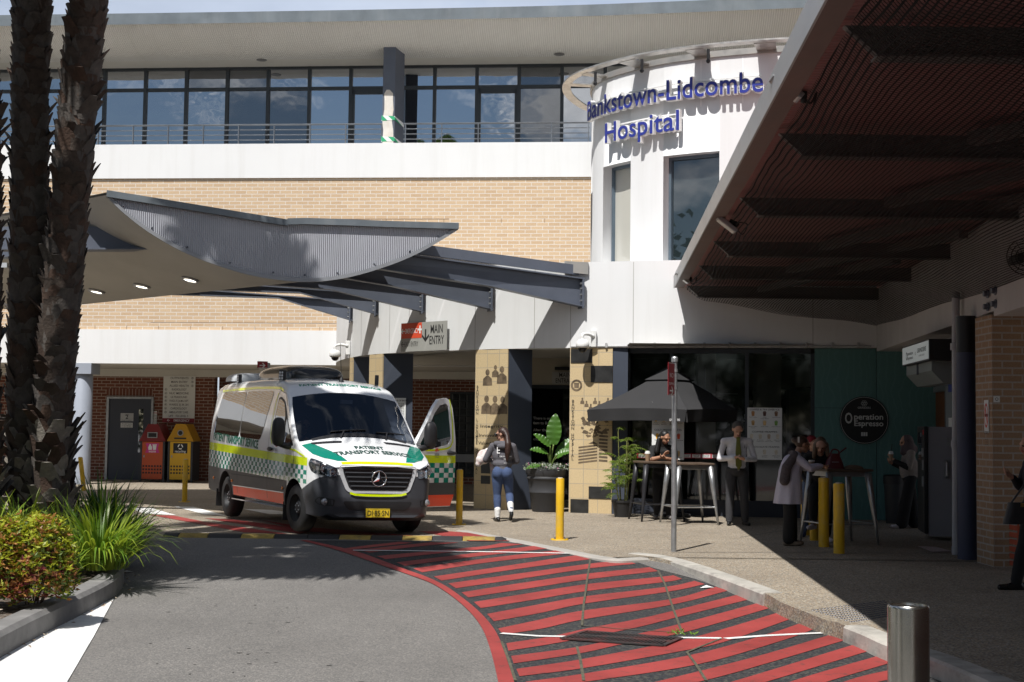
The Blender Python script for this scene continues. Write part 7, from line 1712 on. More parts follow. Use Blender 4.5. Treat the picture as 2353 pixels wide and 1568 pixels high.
for k, (px0, px1, Y) in enumerate(((1463, 1500, 26.3), (1564, 1660, 26.05))):
    a, b = AT(px0, 1053, Y), AT(px1, 1043, Y); th = thing('sticker_strip', ['short red strip of coffee shop stickers by the potted palm', 'long red strip of coffee shop stickers left of the man'][k], 'sticker', a, group='red sticker strips on the glass'); fr = Frame(a, b-a); W = (b-a).length; fr = Frame(a, V3((b.x-a.x, b.y-a.y, 0))); H = .085
    mb = MB(); mb.fbox(fr, 0, 0, W, H, 0, .004); mb.build('strip', M('sticker_red', (.35, .02, .04), .5), th); mb = MB(); t = MB(); x = .03
    while x+.16 < W+.02: mb.fbox(fr, x, .012, x+.15, H-.012, .004, .006); ftext(t, fr, x+.075, .046, 'COFFEE', .035, .0075, width=.12); ftext(t, fr, x+.075, .018, 'SHOP', .035, .0075, width=.10); x += .18
    mb.build('sticker', SIGNW, th); t.build('lettering', INK, th)
# ---------------------------------------------------------------- litter
q = ROAD(1622, 1353); mb = MB(); mb.add([q+V3(p) for p in ((-.07, -.03, .01), (.04, -.04, .02), (.09, .01, .012), (.01, .04, .035), (-.05, .03, .01))], [(0, 1, 3), (1, 2, 3), (0, 3, 4)]); tag(mb.build('paper_scrap', M('paper', (.75, .75, .74), .8)), 'crumpled white paper scrap on the red hatching by the kerb', 'paper')
for k, (x, y, l) in enumerate(((510, 2150, 'small pale scrap on the asphalt near the island kerb'), (1155, 1990, 'small white scrap on the asphalt left of the red border'), (3210, 2470, 'torn white scrap below the white line near the kerb'))):
    q = ROAD(x*.57446, y*.57446+ (80 if k == 0 else 0)); mb = MB(); mb.add([q+V3(p) for p in ((-.05, -.02, .006), (.04, -.03, .012), (.06, .02, .006), (-.02, .03, .015))], [(0, 1, 2, 3)]); tag(mb.build('paper_scrap', M('paper', (.75, .75, .74), .8)), l, 'paper')
# orange crate behind the figure at the right edge
q = HZ(2350, 1312, 0); cr_ = thing('plastic_crate', 'orange red slotted plastic crate at the right edge behind the dark figure', 'crate', q)
CRM = M('crate_orange', (.42, .07, .03), .5); mb = MB()
for k in range(6): z = .04+.085*k; mb.box(q+V3((-.05, 0, z)), q+V3((.45, .02, z+.055))); mb.box(q+V3((-.05, .0, z)), q+V3((-.03, .3, z+.055)))
for x in (-.06, .06, .2, .34): mb.box(q+V3((x, -.008, 0)), q+V3((x+.02, -.001, .56)))
mb.build('crate_walls', CRM, cr_)
# ---------------------------------------------------------------- people: one continuous remeshed body each
SKIN = M('skin_light', (.46, .26, .18), .55, var=.06, vs=12); SKIN2 = M('skin_tan', (.36, .19, .12), .55, var=.06, vs=12)
DARKEYE = M('eye_dark', (.02, .015, .012), .2); LIP = M('lip', (.30, .10, .08), .5)
def cloth(name, col, var=.12, rough=.9): return M(name, col, rough, var=var, vs=9, bump=.25, bs=28, bd=.02)
def fuse(prims, mats, name, parent, voxel=.011, smooth=4, noise_amp=0.0):
    """prims: ('c', a, b, ra, rb, mat) round cone | ('e', c, (rx,ry,rz), mat, Matrix3 or None)"""
    mb = MB()
    for p in prims:
        if p[0] == 'c':
            a, b, ra, rb = V3(p[1]), V3(p[2]), p[3], p[4]; mb.ball(a, ra, 14); mb.ball(b, rb, 14)
            if (b-a).length > 1e-4: mb.cyl(a, b, ra, rb, 14)
        else: mb.ball(p[1], p[2], 16, M=p[4].to_4x4() if p[4] else None)
    me = mb.mesh('tmp', mats[:1]); o = bpy.data.objects.new('tmp', me); C.objects.link(o)
    md = o.modifiers.new('r', 'REMESH'); md.mode = 'VOXEL'; md.voxel_size = voxel; md.use_smooth_shade = True
    ms = o.modifiers.new('s', 'SMOOTH'); ms.factor = .5; ms.iterations = smooth
    dg = bpy.context.evaluated_depsgraph_get(); dg.update(); m2 = bpy.data.meshes.new_from_object(o.evaluated_get(dg)); bpy.data.objects.remove(o)
    m2.materials.clear()
    for m in mats: m2.materials.append(m)
    if len(mats) > 1:
        n = len(m2.polygons); c = np.zeros(n*3); m2.polygons.foreach_get('center', c); c = c.reshape(-1, 3); best = np.full(n, 1e9); idx = np.zeros(n, int)
        for p in prims:
            if p[0] == 'c':
                a, b = np.array(p[1]), np.array(p[2]); ab = b-a; L = max(1e-9, ab @ ab); t = np.clip(((c-a) @ ab)/L, 0, 1); d = np.linalg.norm(c-a-t[:, None]*ab, axis=1)-(p[3]+(p[4]-p[3])*t); mi = p[5]
            else:
                q = c-np.array(p[1]); q = q @ np.array(p[4]) if p[4] else q; r = np.array(p[2]); k = np.linalg.norm(q/r, axis=1); d = (k-1)*r.min(); mi = p[3]
            w = d < best; best[w] = d[w]; idx[w] = mi
        m2.polygons.foreach_set('material_index', idx.astype(np.int32))
    m2.polygons.foreach_set('use_smooth', [True]*len(m2.polygons))
    return link(name, m2, parent)
def rotm(yaw, pitch=0.0, roll=0.0): return Matrix.Rotation(yaw, 3, 'Z') @ Matrix.Rotation(pitch, 3, 'X') @ Matrix.Rotation(roll, 3, 'Y')
def head(P, c, H, yaw, pitch, sk, face=True, ears=True):
    """faces -Y before yaw; pitch > 0 looks down"""
    R = rotm(yaw, pitch); f = lambda x, y, z: tuple(V3(c)+R @ V3((x*H, y*H, z*H)))
    P += [('e', f(0, .004, .012), (.046*H, .056*H, .054*H), sk, R), ('e', f(0, -.012, -.030), (.035*H, .038*H, .036*H), sk, R), ('c', f(0, -.044, -.052), f(0, -.036, -.048), .012*H, .017*H, sk)]
    if face: P += [('c', f(0, -.050, .004), f(0, -.064, -.018), .006*H, .010*H, sk), ('c', f(-.028, -.048, .010), f(.028, -.048, .010), .010*H, .010*H, sk), ('c', f(-.012, -.0555, -.036), f(.012, -.0555, -.036), .0055*H, .0055*H, 8), ('e', f(-.020, -.050, -.001), (.008*H,)*3, 7, None), ('e', f(.020, -.050, -.001), (.008*H,)*3, 7, None)]
    if ears: P += [('e', f(s*.047, .004, -.004), (.007*H, .015*H, .019*H), sk, R) for s in (-1, 1)]
    return f
def hcap(c, H, yaw, pitch): R = rotm(yaw, pitch); return ('e', tuple(V3(c)+R @ V3((0, .0125*H, .021*H))), (.0515*H, .0595*H, .0560*H), 0, R)
def hand(P, w, d, palm, thumb, H, sk, curl=.7):
    """wrist w, pointing d, palm normal, thumb side; five bent fingers"""
    d, palm, th = V3(d).normalized(), V3(palm).normalized(), V3(thumb).normalized(); s = H/1.7; w = V3(w); k = w+d*.085*s
    P.append(('c', tuple(w), tuple(w+d*.03*s), .023*s, .026*s, sk)); 
    for q in (-.022, 0, .022): P.append(('c', tuple(w+d*.02*s+th*q*.8*s), tuple(k+th*q*s), .016*s, .0145*s, sk))
    for i, (o, L) in enumerate(((.030, .070), (.010, .078), (-.011, .073), (-.031, .056))):
        b = k+th*o*s; c1 = curl*(1+.08*i); m = b+(d*math.cos(c1*.6)+palm*math.sin(c1*.6))*L*.5*s; e = m+(d*math.cos(c1*1.6)+palm*math.sin(c1*1.6))*L*.5*s
        P += [('c', tuple(b), tuple(m), .0105*s, .0100*s, sk), ('c', tuple(m), tuple(e), .0100*s, .0085*s, sk)]
    b = w+d*.028*s+th*.028*s; m = b+(d*.6+th*.7+palm*.25).normalized()*.038*s; e = m+(d*.9+th*.2+palm*.35).normalized()*.032*s
    P += [('c', tuple(b), tuple(m), .0135*s, .012*s, sk), ('c', tuple(m), tuple(e), .0115*s, .0095*s, sk)]
def limb(P, a, b, c, r, m1, m2=None, swell=1.12):
    a, b, c = V3(a), V3(b), V3(c); m2 = m1 if m2 is None else m2; q = a.lerp(b, .35)
    P += [('c', tuple(a), tuple(q), r[0], r[0]*swell*.96, m1), ('c', tuple(q), tuple(b), r[0]*swell*.96, r[1], m1), ('c', tuple(b), tuple(b.lerp(c, .3)), r[1], r[1]*1.04, m2), ('c', tuple(b.lerp(c, .3)), tuple(c), r[1]*1.04, r[2], m2)]
def shoe(P, an, d, m, s=1.0, pitch=0.0):
    d = V3(d).normalized(); an = V3(an); t = an+d*.155*s+V3((0, 0, -.052*s-pitch)); h = an-d*.05*s+V3((0, 0, -.052*s))
    P += [('c', tuple(h), tuple(h.lerp(t, .55)+V3((0, 0, .004))), .034*s, .037*s, m), ('c', tuple(h.lerp(t, .55)), tuple(t), .037*s, .029*s, m), ('c', tuple(an+V3((0, 0, -.01))), tuple(h), .036*s, .034*s, m)]
def torso(P, pel, ch, nk, shl, shr, H, m, mp, w=1.0, belly=0.0, yaw=0.0):
    R = rotm(yaw); pel, ch, nk = V3(pel), V3(ch), V3(nk); wa = pel.lerp(ch, .42)
    P += [('e', tuple(pel), (.098*H*w, .070*H*w, .062*H), mp, R), ('c', tuple(pel+V3((0, 0, .03*H))), tuple(wa), .062*H*w, .060*H*w, m), ('e', tuple(wa), (.083*H*w, (.060+belly)*H*w, .075*H), m, R), ('e', tuple(wa.lerp(ch, .6)), (.093*H*w, .066*H*w, .095*H), m, R), ('e', tuple(ch), (.090*H*w, .058*H*w, .055*H), m, R),
          ('c', tuple(V3(shl)), tuple(ch.lerp(nk, .55)), .038*H, .042*H, m), ('c', tuple(V3(shr)), tuple(ch.lerp(nk, .55)), .038*H, .042*H, m)]
def person(label, base, group=None): return thing('person', label, 'person', base, local=True, group=group)
# ---- man with a phone and an olive tie
b = HZ(1693, 1208, 0); p = person('man in white shirt and olive tie looking down at his phone', b); H = 1.78
mats = [SKIN, cloth('white_shirt', (.66, .65, .68)), cloth('charcoal_trousers', (.045, .045, .05)), M('black_shoe', (.012, .012, .013), .3), SKIN, SKIN, SKIN, DARKEYE, LIP]
sx_ = lambda px: (px-1693)*b.y/FPX
P = []; pel, ch, nk = (.0, .02, .93), (.0, .02, 1.36), (.0, -.01, 1.50); sl, sr = (-.215, .02, 1.42), (.215, .02, 1.42)
torso(P, pel, ch, nk, sl, sr, H, 1, 2, 1.10, .012); P += [('c', (0, .02, 1.42), (0, -.03, 1.56), .062, .056, 0), ('c', (0, .02, 1.09), (0, .02, 1.12), .158, .165, 1), ('c', (0, .02, .99), (0, .02, 1.02), .150, .152, 1)]
head(P, (0, -.075, 1.635), H, rad(4), rad(28), 0)
limb(P, sl, (-.30, -.02, 1.13), (-.10, -.27, 1.15), (.054, .049, .041), 1, 1, 1.05); limb(P, sr, (.30, -.02, 1.13), (.10, -.27, 1.13), (.054, .049, .041), 1, 1, 1.05)
P += [('c', (-.18, -.17, 1.145), (-.09, -.28, 1.155), .036, .029, 0), ('c', (.18, -.17, 1.135), (.10, -.27, 1.13), .036, .029, 0)]
hand(P, (-.085, -.285, 1.155), (.75, -.25, .25), (.1, .2, -1), (.1, -.9, .2), H, 0, .8); hand(P, (.095, -.275, 1.13), (-.8, -.35, .1), (.0, -.15, 1), (.1, -.9, .35), H, 0, .9)
limb(P, (-.095, .02, .90), (-.115, -.01, .50), (-.125, .02, .10), (.098, .074, .062), 2, 2, 1.02); limb(P, (.095, .02, .90), (.125, -.01, .50), (.145, .02, .10), (.098, .074, .062), 2, 2, 1.02)
shoe(P, (-.125, .02, .088), (-.25, -1, 0), 3); shoe(P, (.145, .02, .088), (.3, -1, 0), 3)
fuse(P, mats, 'body', p, .0095, 3)
fuse([hcap((0, -.075, 1.635), H, rad(4), rad(20)), ('e', (0, .0, 1.62), (.078, .06, .07), 0, None)], [cloth('grey_hair', (.075, .068, .062), .3)], 'hair', p, .012, 3)
OLV = M('olive_tie', (.15, .155, .03), .6); mb = MB(); mb.prism([(-.028, -.125, 1.47), (.028, -.125, 1.47), (.05, -.165, 1.25), (.052, -.20, 1.02), (0, -.205, .945), (-.052, -.20, 1.02), (-.05, -.165, 1.25)], (0, .012, 0)); mb.box((-.03, -.135, 1.455), (.03, -.105, 1.50)); mb.build('tie', OLV, p, bevel=.006)
mb = MB(); mb.lathe([(.178, .93), (.184, .95), (.180, .972)], (0, .02, 0), 24, M=Matrix.Diagonal((1.03, .84, 1, 1))); mb.build('belt', BLACK, p); mb = MB(); mb.box((-.02, -.158, .93), (.02, -.142, .972)); mb.build('belt_buckle', CHROME, p)
ph = MB(); ph.box((-.035, -.42, 1.165), (.04, -.285, 1.178), M=None); tag(ph.build('mobile_phone', M('phone_grey', (.25, .25, .26), .3), None, bevel=.004), 'grey mobile phone held by the man in the white shirt', 'phone').location = b
mb = MB(); mb.tube([(.125+.03*math.cos(a)*.3, -.235+.036*math.cos(a), 1.133+.036*math.sin(a)) for a in [2*PI*k/14 for k in range(15)]], .009, 5); mb.build('watch', BLACK, p); mb = MB(); mb.cyl((.10, -.142, 1.31), (.115, -.142, 1.38), .004, n=6); mb.build('pocket_pen', INK, p)
# ---- woman walking away with a bundle
b = HZ(1153, 1199, 0); p = person('woman in grey hoodie and blue leggings walking away with a bundle', b); H = 1.64
SOCK = cloth('white_sock', (.70, .70, .70)); mats = [SKIN, cloth('grey_hoodie', (.095, .092, .105)), cloth('blue_leggings', (.052, .080, .165), .08), M('black_shoe', (.012, .012, .013), .3), SOCK, SKIN, SKIN, DARKEYE, LIP]
P = []; pel, ch, nk = (.0, .0, .86), (.0, .05, 1.24), (-.01, .05, 1.37); sl, sr = (-.175, .07, 1.29), (.175, .03, 1.29)
torso(P, pel, ch, nk, sl, sr, H, 1, 2, 1.08, 0, rad(12)); P += [('c', (0, .04, 1.30), (-.01, .03, 1.43), .050, .045, 0), ('e', (.0, .02, .99), (.175, .135, .10), 1, None), ('e', (.0, .04, 1.12), (.180, .135, .16), 1, None), ('c', (-.10, -.05, 1.33), (.08, -.06, 1.33), .05, .05, 1)]
head(P, (-.015, .04, 1.50), H, rad(-112), rad(6), 0)
limb(P, sl, (-.29, .10, 1.06), (-.20, .33, 1.05), (.062, .056, .045), 1, 1, 1.05); limb(P, sr, (.245, .10, 1.04), (-.02, .28, 1.02), (.062, .056, .045), 1, 1, 1.05)
hand(P, (-.20, .34, 1.05), (-.5, .5, .15), (-.2, .2, 1), (.7, .4, .2), H, 0, 1.1); hand(P, (-.03, .285, 1.02), (-1, .15, .1), (0, .3, 1), (.1, .8, .4), H, 0, 1.1)
P += [('e', (-.075, -.035, .83), (.105, .115, .12), 2, None), ('e', (.075, -.035, .83), (.105, .115, .12), 2, None)]
limb(P, (-.085, 0, .80), (-.085, .05, .46), (-.075, .0, .115), (.100, .068, .044), 2, 2, .98); limb(P, (.085, 0, .80), (.125, .09, .47), (.155, -.14, .23), (.100, .068, .044), 2, 2, .98)
P += [('c', (-.076, .0, .21), (-.075, .0, .09), .056, .047, 4), ('c', (.143, -.09, .30), (.157, -.15, .20), .058, .046, 4)]
shoe(P, (-.075, 0, .088), (-.35, .93, 0), 3); 
P += [('c', (.158, -.155, .20), (.165, -.17, .13), .036, .034, 3), ('c', (.165, -.165, .14), (.15, -.06, .045), .037, .030, 3), ('c', (.165, -.17, .16), (.165, -.185, .12), .034, .034, 3)]
fuse(P, mats, 'body', p, .0095, 3)
HAIR = cloth('dark_auburn_hair', (.030, .013, .009), .3, .5)
fuse([hcap((-.015, .04, 1.50), H, rad(-112), 0), ('c', (.045, -.01, 1.52), (.075, -.06, 1.46), .06, .045, 0), ('c', (.075, -.07, 1.45), (.09, -.13, 1.33), .042, .055, 0), ('c', (.09, -.13, 1.33), (.085, -.14, 1.18), .055, .052, 0), ('c', (.085, -.14, 1.18), (.075, -.14, 1.04), .052, .018, 0)], [HAIR], 'hair', p, .011, 3)
fuse([('c', (-.115, -.03, 1.335), (.10, -.07, 1.335), .050, .055, 0), ('c', (-.06, -.09, 1.29), (.06, -.10, 1.29), .045, .045, 0)], [mats[1]], 'hood', p, .012, 4)
mb = MB(); R = rotm(rad(-112), rad(6)); cc = V3((-.015, .04, 1.50)); 
for s in (-1, 1): mb.ball(cc+R @ V3((s*.038, -.098, .005)), (.034, .034, .026), 10)
mb.tube([cc+R @ V3((.07, -.08, .01)), cc+R @ V3((.082, .01, .008))], .006, 5); mb.tube([cc+R @ V3((-.07, -.08, .01)), cc+R @ V3((-.082, .01, .008))], .006, 5); mb.build('sunglasses', BLACK, p, smooth=True)
fb = Frame((0, -.118, 1.10), (1, -.0, 0)); mb = MB()
ftext(mb, fb, -.075, .07, 'E', .16, .0, off=.004, xs=.8); ftext(mb, fb, .10, .07, 'a', .12, .0, off=.004); ftext(mb, fb, .05, .01, 'HEALTH & FITNESS', .030, .0, width=.20, off=.004); ftext(mb, fb, .06, -.035, 'CLUB', .032, .0, off=.004); ftext(mb, fb, .06, -.10, 'NY SYD', .022, .0); mb.build('hoodie_print', WPRINT, p)
bl_ = fuse([('e', (-.33, .30, 1.10), (.12, .11, .13), 0, None), ('c', (-.38, .28, 1.05), (-.42, .27, .98), .09, .055, 0), ('e', (-.24, .36, 1.16), (.11, .10, .10), 0, None), ('c', (-.17, .27, 1.0), (-.17, .26, .74), .06, .035, 0), ('c', (-.42, .27, .98), (-.45, .27, .97), .04, .02, 0)], [M('patterned_wrap', (.66, .63, .62), .9, var=.2, vs=14, dirt=(.55, .16, .14), dscale=(13, 13, 13), damt=.9)], 'cloth_bundle', None, .011, 3)
bl_.location = b; tag(bl_, 'white patterned cloth bundle carried by the woman in the hoodie', 'bundle')
# ---- woman behind the black high table
b = HZ(1526, 1190, 0); b.y = 25.75; b.x = (1524-1176)*25.75/FPX; p = person('long haired woman in black tee at the table under the umbrella', b); H = 1.64
BTEE = cloth('black_cotton', (.016, .016, .017)); mats = [SKIN2, BTEE, cloth('black_trousers', (.014, .014, .016)), cloth('grey_shoe', (.16, .15, .15)), SKIN2, SKIN2, SKIN2, DARKEYE, LIP]
P = []; torso(P, (0, .08, .86), (.02, -.02, 1.22), (.02, -.06, 1.35), (-.18, -.02, 1.27), (.20, -.02, 1.27), H, 1, 2, 1.08); P += [('c', (.02, -.04, 1.28), (.02, -.08, 1.40), .048, .044, 0)]
head(P, (.03, -.12, 1.475), H, rad(38), rad(22), 0)
limb(P, (-.18, -.02, 1.27), (-.22, -.16, 1.07), (-.03, -.30, 1.13), (.054, .04, .03), 1, 0); limb(P, (.20, -.02, 1.27), (.23, -.14, 1.06), (.03, -.32, 1.10), (.054, .04, .03), 1, 0)
P += [('c', (-.18, -.02, 1.27), (-.20, -.10, 1.15), .062, .058, 1), ('c', (.20, -.02, 1.27), (.215, -.10, 1.15), .062, .058, 1)]
hand(P, (-.025, -.305, 1.135), (.5, -.3, .7), (.6, .2, -.2), (0, -.5, .6), H, 0, .9); hand(P, (.02, -.325, 1.105), (-.7, -.4, .1), (0, 0, 1), (.1, -.8, .4), H, 0, .8)
limb(P, (-.09, .08, .82), (-.10, .02, .45), (-.10, .04, .10), (.092, .066, .048), 2); limb(P, (.09, .08, .82), (.10, .02, .45), (.12, .04, .10), (.092, .066, .048), 2); shoe(P, (-.10, .04, .088), (-.2, -1, 0), 3); shoe(P, (.12, .04, .088), (.2, -1, 0), 3)
fuse(P, mats, 'body', p, .0105, 3)
BHAIR = cloth('black_hair', (.010, .009, .009), .3, .45); fuse([hcap((.03, -.12, 1.475), H, rad(38), rad(12)), ('c', (.0, -.04, 1.47), (.0, .0, 1.25), .095, .10, 0), ('c', (-.075, -.10, 1.45), (-.12, -.12, 1.22), .04, .05, 0), ('c', (.0, .0, 1.25), (-.02, .04, 1.08), .10, .05, 0)], [BHAIR], 'hair', p, .012, 3)
# ---- woman in a pale cardigan leaning on the shaded table
b = HZ(1812, 1254, 0); p = person('woman in long pale cardigan with a scarf leaning on the table', b); H = 1.64; CARD = cloth('lilac_cardigan', (.48, .46, .55), .05)
mats = [SKIN2, CARD, BTEE, cloth('tan_shoe', (.20, .16, .12)), SKIN2, SKIN2, SKIN2, DARKEYE, LIP]
P = []; torso(P, (.0, .02, .88), (.09, .05, 1.20), (.14, .07, 1.31), (.09, -.12, 1.24), (.10, .20, 1.24), H, 1, 2, 1.05, 0, rad(80)); P += [('c', (.12, .06, 1.26), (.17, .07, 1.37), .05, .045, 0)]
head(P, (.215, .07, 1.425), H, rad(100), rad(14), 0)
limb(P, (.09, -.12, 1.24), (.27, -.16, 1.09), (.44, -.05, 1.12), (.056, .05, .04), 1); limb(P, (.10, .20, 1.24), (.28, .22, 1.09), (.44, .14, 1.12), (.056, .05, .04), 1)
hand(P, (.44, -.045, 1.125), (.9, .3, 0), (0, 0, -1), (0, .9, 0), H, 0, .7); hand(P, (.44, .135, 1.125), (.9, -.3, 0), (0, 0, -1), (0, -.9, 0), H, 0, .7)
limb(P, (.0, -.07, .82), (.0, -.06, .46), (-.01, -.05, .10), (.10, .085, .085), 2, 2, 1.0); limb(P, (.02, .09, .82), (.05, .09, .46), (.06, .09, .10), (.10, .085, .085), 2, 2, 1.0); shoe(P, (-.01, -.05, .085), (1, -.1, 0), 3); shoe(P, (.06, .09, .085), (1, .1, 0), 3)
P += [('c', (.06, .04, 1.14), (.02, .02, 1.0), .155, .165, 1)]
fuse(P, mats, 'body', p, .0105, 3)
mb = MB(); mb.grid(lambda u, v: (lambda a, z, r: V3((.03-.03*u+(r-.012+.012*u*math.sin(a*7))*math.cos(a), .02+(r+.012*u*math.sin(a*7+1))*math.sin(a), z)))(2*PI*v, 1.09-.50*u, .150+.062*u**.6), 12, 72); mb.build('cardigan_skirt', CARD, p, smooth=True)
BRH = cloth('brown_hair', (.050, .028, .018), .4, .5); fuse([hcap((.215, .07, 1.425), H, rad(100), 0), ('e', (.10, .07, 1.485), (.05, .05, .045), 0, None)], [BRH], 'hair', p, .011, 3)
mb = MB(); mb.box((.125, -.03, 1.45), (.15, -.02, 1.53)); mb.build('hair_clip', M('clip_white', (.6, .58, .55), .4), p); mb = MB(); mb.tube([(.305, .03, 1.425+.0), (.30, -.0, 1.43), (.24, -.012, 1.43)], .005, 5); mb.build('glasses', BLACK, p)
fuse([('c', (.06, -.13, 1.27), (-.06, -.16, 1.10), .058, .07, 0), ('c', (-.06, -.16, 1.10), (-.09, -.17, .92), .07, .075, 0), ('c', (.06, -.12, 1.29), (.06, .10, 1.29), .05, .05, 0)], [M('taupe_knit', (.085, .07, .075), .95, var=.3, vs=40, bump=.5, bs=60, bd=.02)], 'scarf', p, .012, 2)
# ---- woman in black seated on the far side of that table
b = HZ(1885, 1236, 0); b = V3(((1884-1176)*20.75/FPX, 20.75, 0)); p = person('fair haired woman in black leaning over the shaded table', b); H = 1.66
mats = [SKIN, BTEE, cloth('black_trousers', (.014, .014, .016)), cloth('white_sneaker', (.66, .62, .66)), SKIN, SKIN, SKIN, DARKEYE, LIP]
P = []; torso(P, (.05, .22, .86), (.02, .04, 1.18), (.01, -.02, 1.29), (-.18, .04, 1.22), (.21, .04, 1.20), H, 1, 2, 1.08); P += [('c', (.01, .0, 1.24), (.0, -.06, 1.34), .048, .044, 0)]
head(P, (-.005, -.095, 1.41), H, rad(-14), rad(24), 0)
limb(P, (-.18, .04, 1.22), (-.25, -.08, 1.10), (-.10, -.22, 1.115), (.056, .046, .036), 1); limb(P, (.21, .04, 1.20), (.27, -.06, 1.06), (.10, -.18, 1.11), (.056, .046, .036), 1)
hand(P, (-.095, -.225, 1.115), (.8, -.4, 0), (0, 0, -1), (.3, -.8, 0), H, 0, .6); hand(P, (.095, -.185, 1.115), (-.8, -.4, 0), (0, 0, -1), (-.3, -.8, 0), H, 0, .6)
limb(P, (-.02, .2, .82), (-.10, -.02, .60), (-.09, .02, .30), (.098, .07, .052), 2); limb(P, (.13, .2, .82), (.13, .06, .48), (.14, .12, .12), (.098, .07, .052), 2); P += [('c', (-.09, .02, .32), (-.09, .02, .27), .045, .042, 0)]; shoe(P, (-.09, .02, .28), (-.6, -.8, 0), 3, 1.05); shoe(P, (.14, .12, .09), (.2, -1, 0), 3)
fuse(P, mats, 'body', p, .0105, 3)
FAIR = cloth('fair_hair', (.12, .072, .042), .4, .5); fuse([hcap((-.005, -.095, 1.41), H, rad(-14), rad(12)), ('c', (-.07, -.08, 1.42), (-.10, -.10, 1.24), .045, .032, 0), ('c', (.075, -.08, 1.42), (.095, -.11, 1.27), .042, .03, 0), ('c', (0, -.02, 1.42), (0, .02, 1.27), .08, .07, 0)], [FAIR], 'hair', p, .011, 3)
# ---- figure with a red and black cap behind them
b = V3(((1868-1176)*21.9/FPX, 21.9, 0)); p = person('person in red and black cap half hidden behind the seated woman', b); H = 1.60
mats = [SKIN, cloth('dark_jacket', (.025, .026, .032)), cloth('faded_jeans', (.09, .12, .19)), cloth('blue_sneaker', (.03, .05, .12)), SKIN, SKIN, SKIN, DARKEYE, LIP]
P = []; torso(P, (0, .02, .84), (0, 0, 1.18), (0, -.01, 1.31), (-.17, 0, 1.24), (.17, 0, 1.24), H, 1, 2, 1.0); P += [('c', (0, 0, 1.26), (0, -.02, 1.36), .048, .044, 0)]; head(P, (-.01, -.045, 1.425), H, rad(35), rad(10), 0)
limb(P, (-.17, 0, 1.24), (-.21, -.02, .98), (-.13, -.14, .86), (.052, .044, .034), 1); limb(P, (.17, 0, 1.24), (.21, -.02, .98), (.13, -.14, .86), (.052, .044, .034), 1); hand(P, (-.125, -.15, .855), (.4, -.5, -.5), (.5, .3, 0), (0, -.6, .6), H, 0, .8); hand(P, (.125, -.15, .855), (-.4, -.5, -.5), (-.5, .3, 0), (0, -.6, .6), H, 0, .8)
limb(P, (-.085, .02, .79), (-.10, 0, .44), (-.13, .02, .10), (.088, .066, .05), 2); limb(P, (.085, .02, .79), (.09, 0, .44), (.09, .02, .10), (.088, .066, .05), 2); shoe(P, (-.13, .02, .088), (-.3, -1, 0), 3); shoe(P, (.09, .02, .088), (.3, -1, 0), 3); fuse(P, mats, 'body', p, .0115, 3)
fuse([hcap((-.01, -.045, 1.43), H, rad(35), 0), ('c', (.045, -.125, 1.45), (.075, -.16, 1.445), .035, .03, 0)], [M('red_black_cap', (.20, .012, .018), .8, var=.5, vs=16)], 'cap', p, .010, 3)
# ---- woman in a headscarf by the vending machine
b = HZ(2086, 1214, 0); p = person('woman in grey headscarf and tan jacket holding an iced drink', b); H = 1.62; HJ = cloth('mauve_headscarf', (.10, .075, .08), .2)
mats = [SKIN, cloth('tan_grey_jacket', (.26, .225, .205)), BTEE, cloth('white_sneaker', (.66, .62, .66)), BTEE, SKIN, SKIN, DARKEYE, LIP]
P = []; torso(P, (.03, .0, .85), (.03, .02, 1.20), (.02, .02, 1.33), (.03, -.16, 1.26), (.03, .18, 1.26), H, 1, 2, 1.08, 0, rad(90)); P += [('c', (.02, .02, 1.28), (-.0, .02, 1.38), .05, .046, 0)]; head(P, (-.02, .02, 1.46), H, rad(-90), rad(10), 0)
limb(P, (.03, -.16, 1.26), (-.03, -.19, 1.02), (-.24, -.10, 1.13), (.058, .05, .038), 1, 4); limb(P, (.03, .18, 1.26), (-.03, .18, 1.02), (-.22, .08, 1.08), (.058, .05, .038), 1, 4); hand(P, (-.245, -.095, 1.135), (-.6, .1, .7), (-.2, .9, 0), (-.5, 0, .5), H, 0, 1.0); hand(P, (-.225, .075, 1.085), (-.8, -.3, .3), (0, -.6, .6), (-.3, 0, .9), H, 0, 1.0)
limb(P, (.02, -.08, .80), (-.05, -.08, .45), (-.12, -.07, .10), (.10, .10, .11), 2, 2, 1.0); limb(P, (.05, .08, .80), (.09, .08, .45), (.13, .08, .10), (.10, .10, .11), 2, 2, 1.0); shoe(P, (-.14, -.07, .085), (-1, -.2, 0), 3); shoe(P, (.13, .08, .085), (-1, .1, 0), 3); P += [('c', (.03, .0, .95), (.03, .01, 1.05), .165, .16, 1)]
fuse(P, mats, 'body', p, .0115, 3)
fuse([('e', (.005, .02, 1.485), (.098, .092, .095), 0, None), ('c', (.02, .02, 1.44), (.03, .02, 1.30), .098, .12, 0), ('c', (-.05, .02, 1.37), (-.06, .02, 1.28), .055, .06, 0), ('c', (.05, .03, 1.40), (.12, .03, 1.33), .07, .07, 0)], [HJ], 'headscarf', p, .011, 3)
q = b+V3((-.30, -.075, 1.135)); cup(q, 'iced drink with a straw held by the woman in the headscarf', .028, .042, .11, M('iced_coffee', (.3, .2, .13), .2), M('clear_lid', (.6, .6, .58), .15), True, 'iced_coffee_cup')
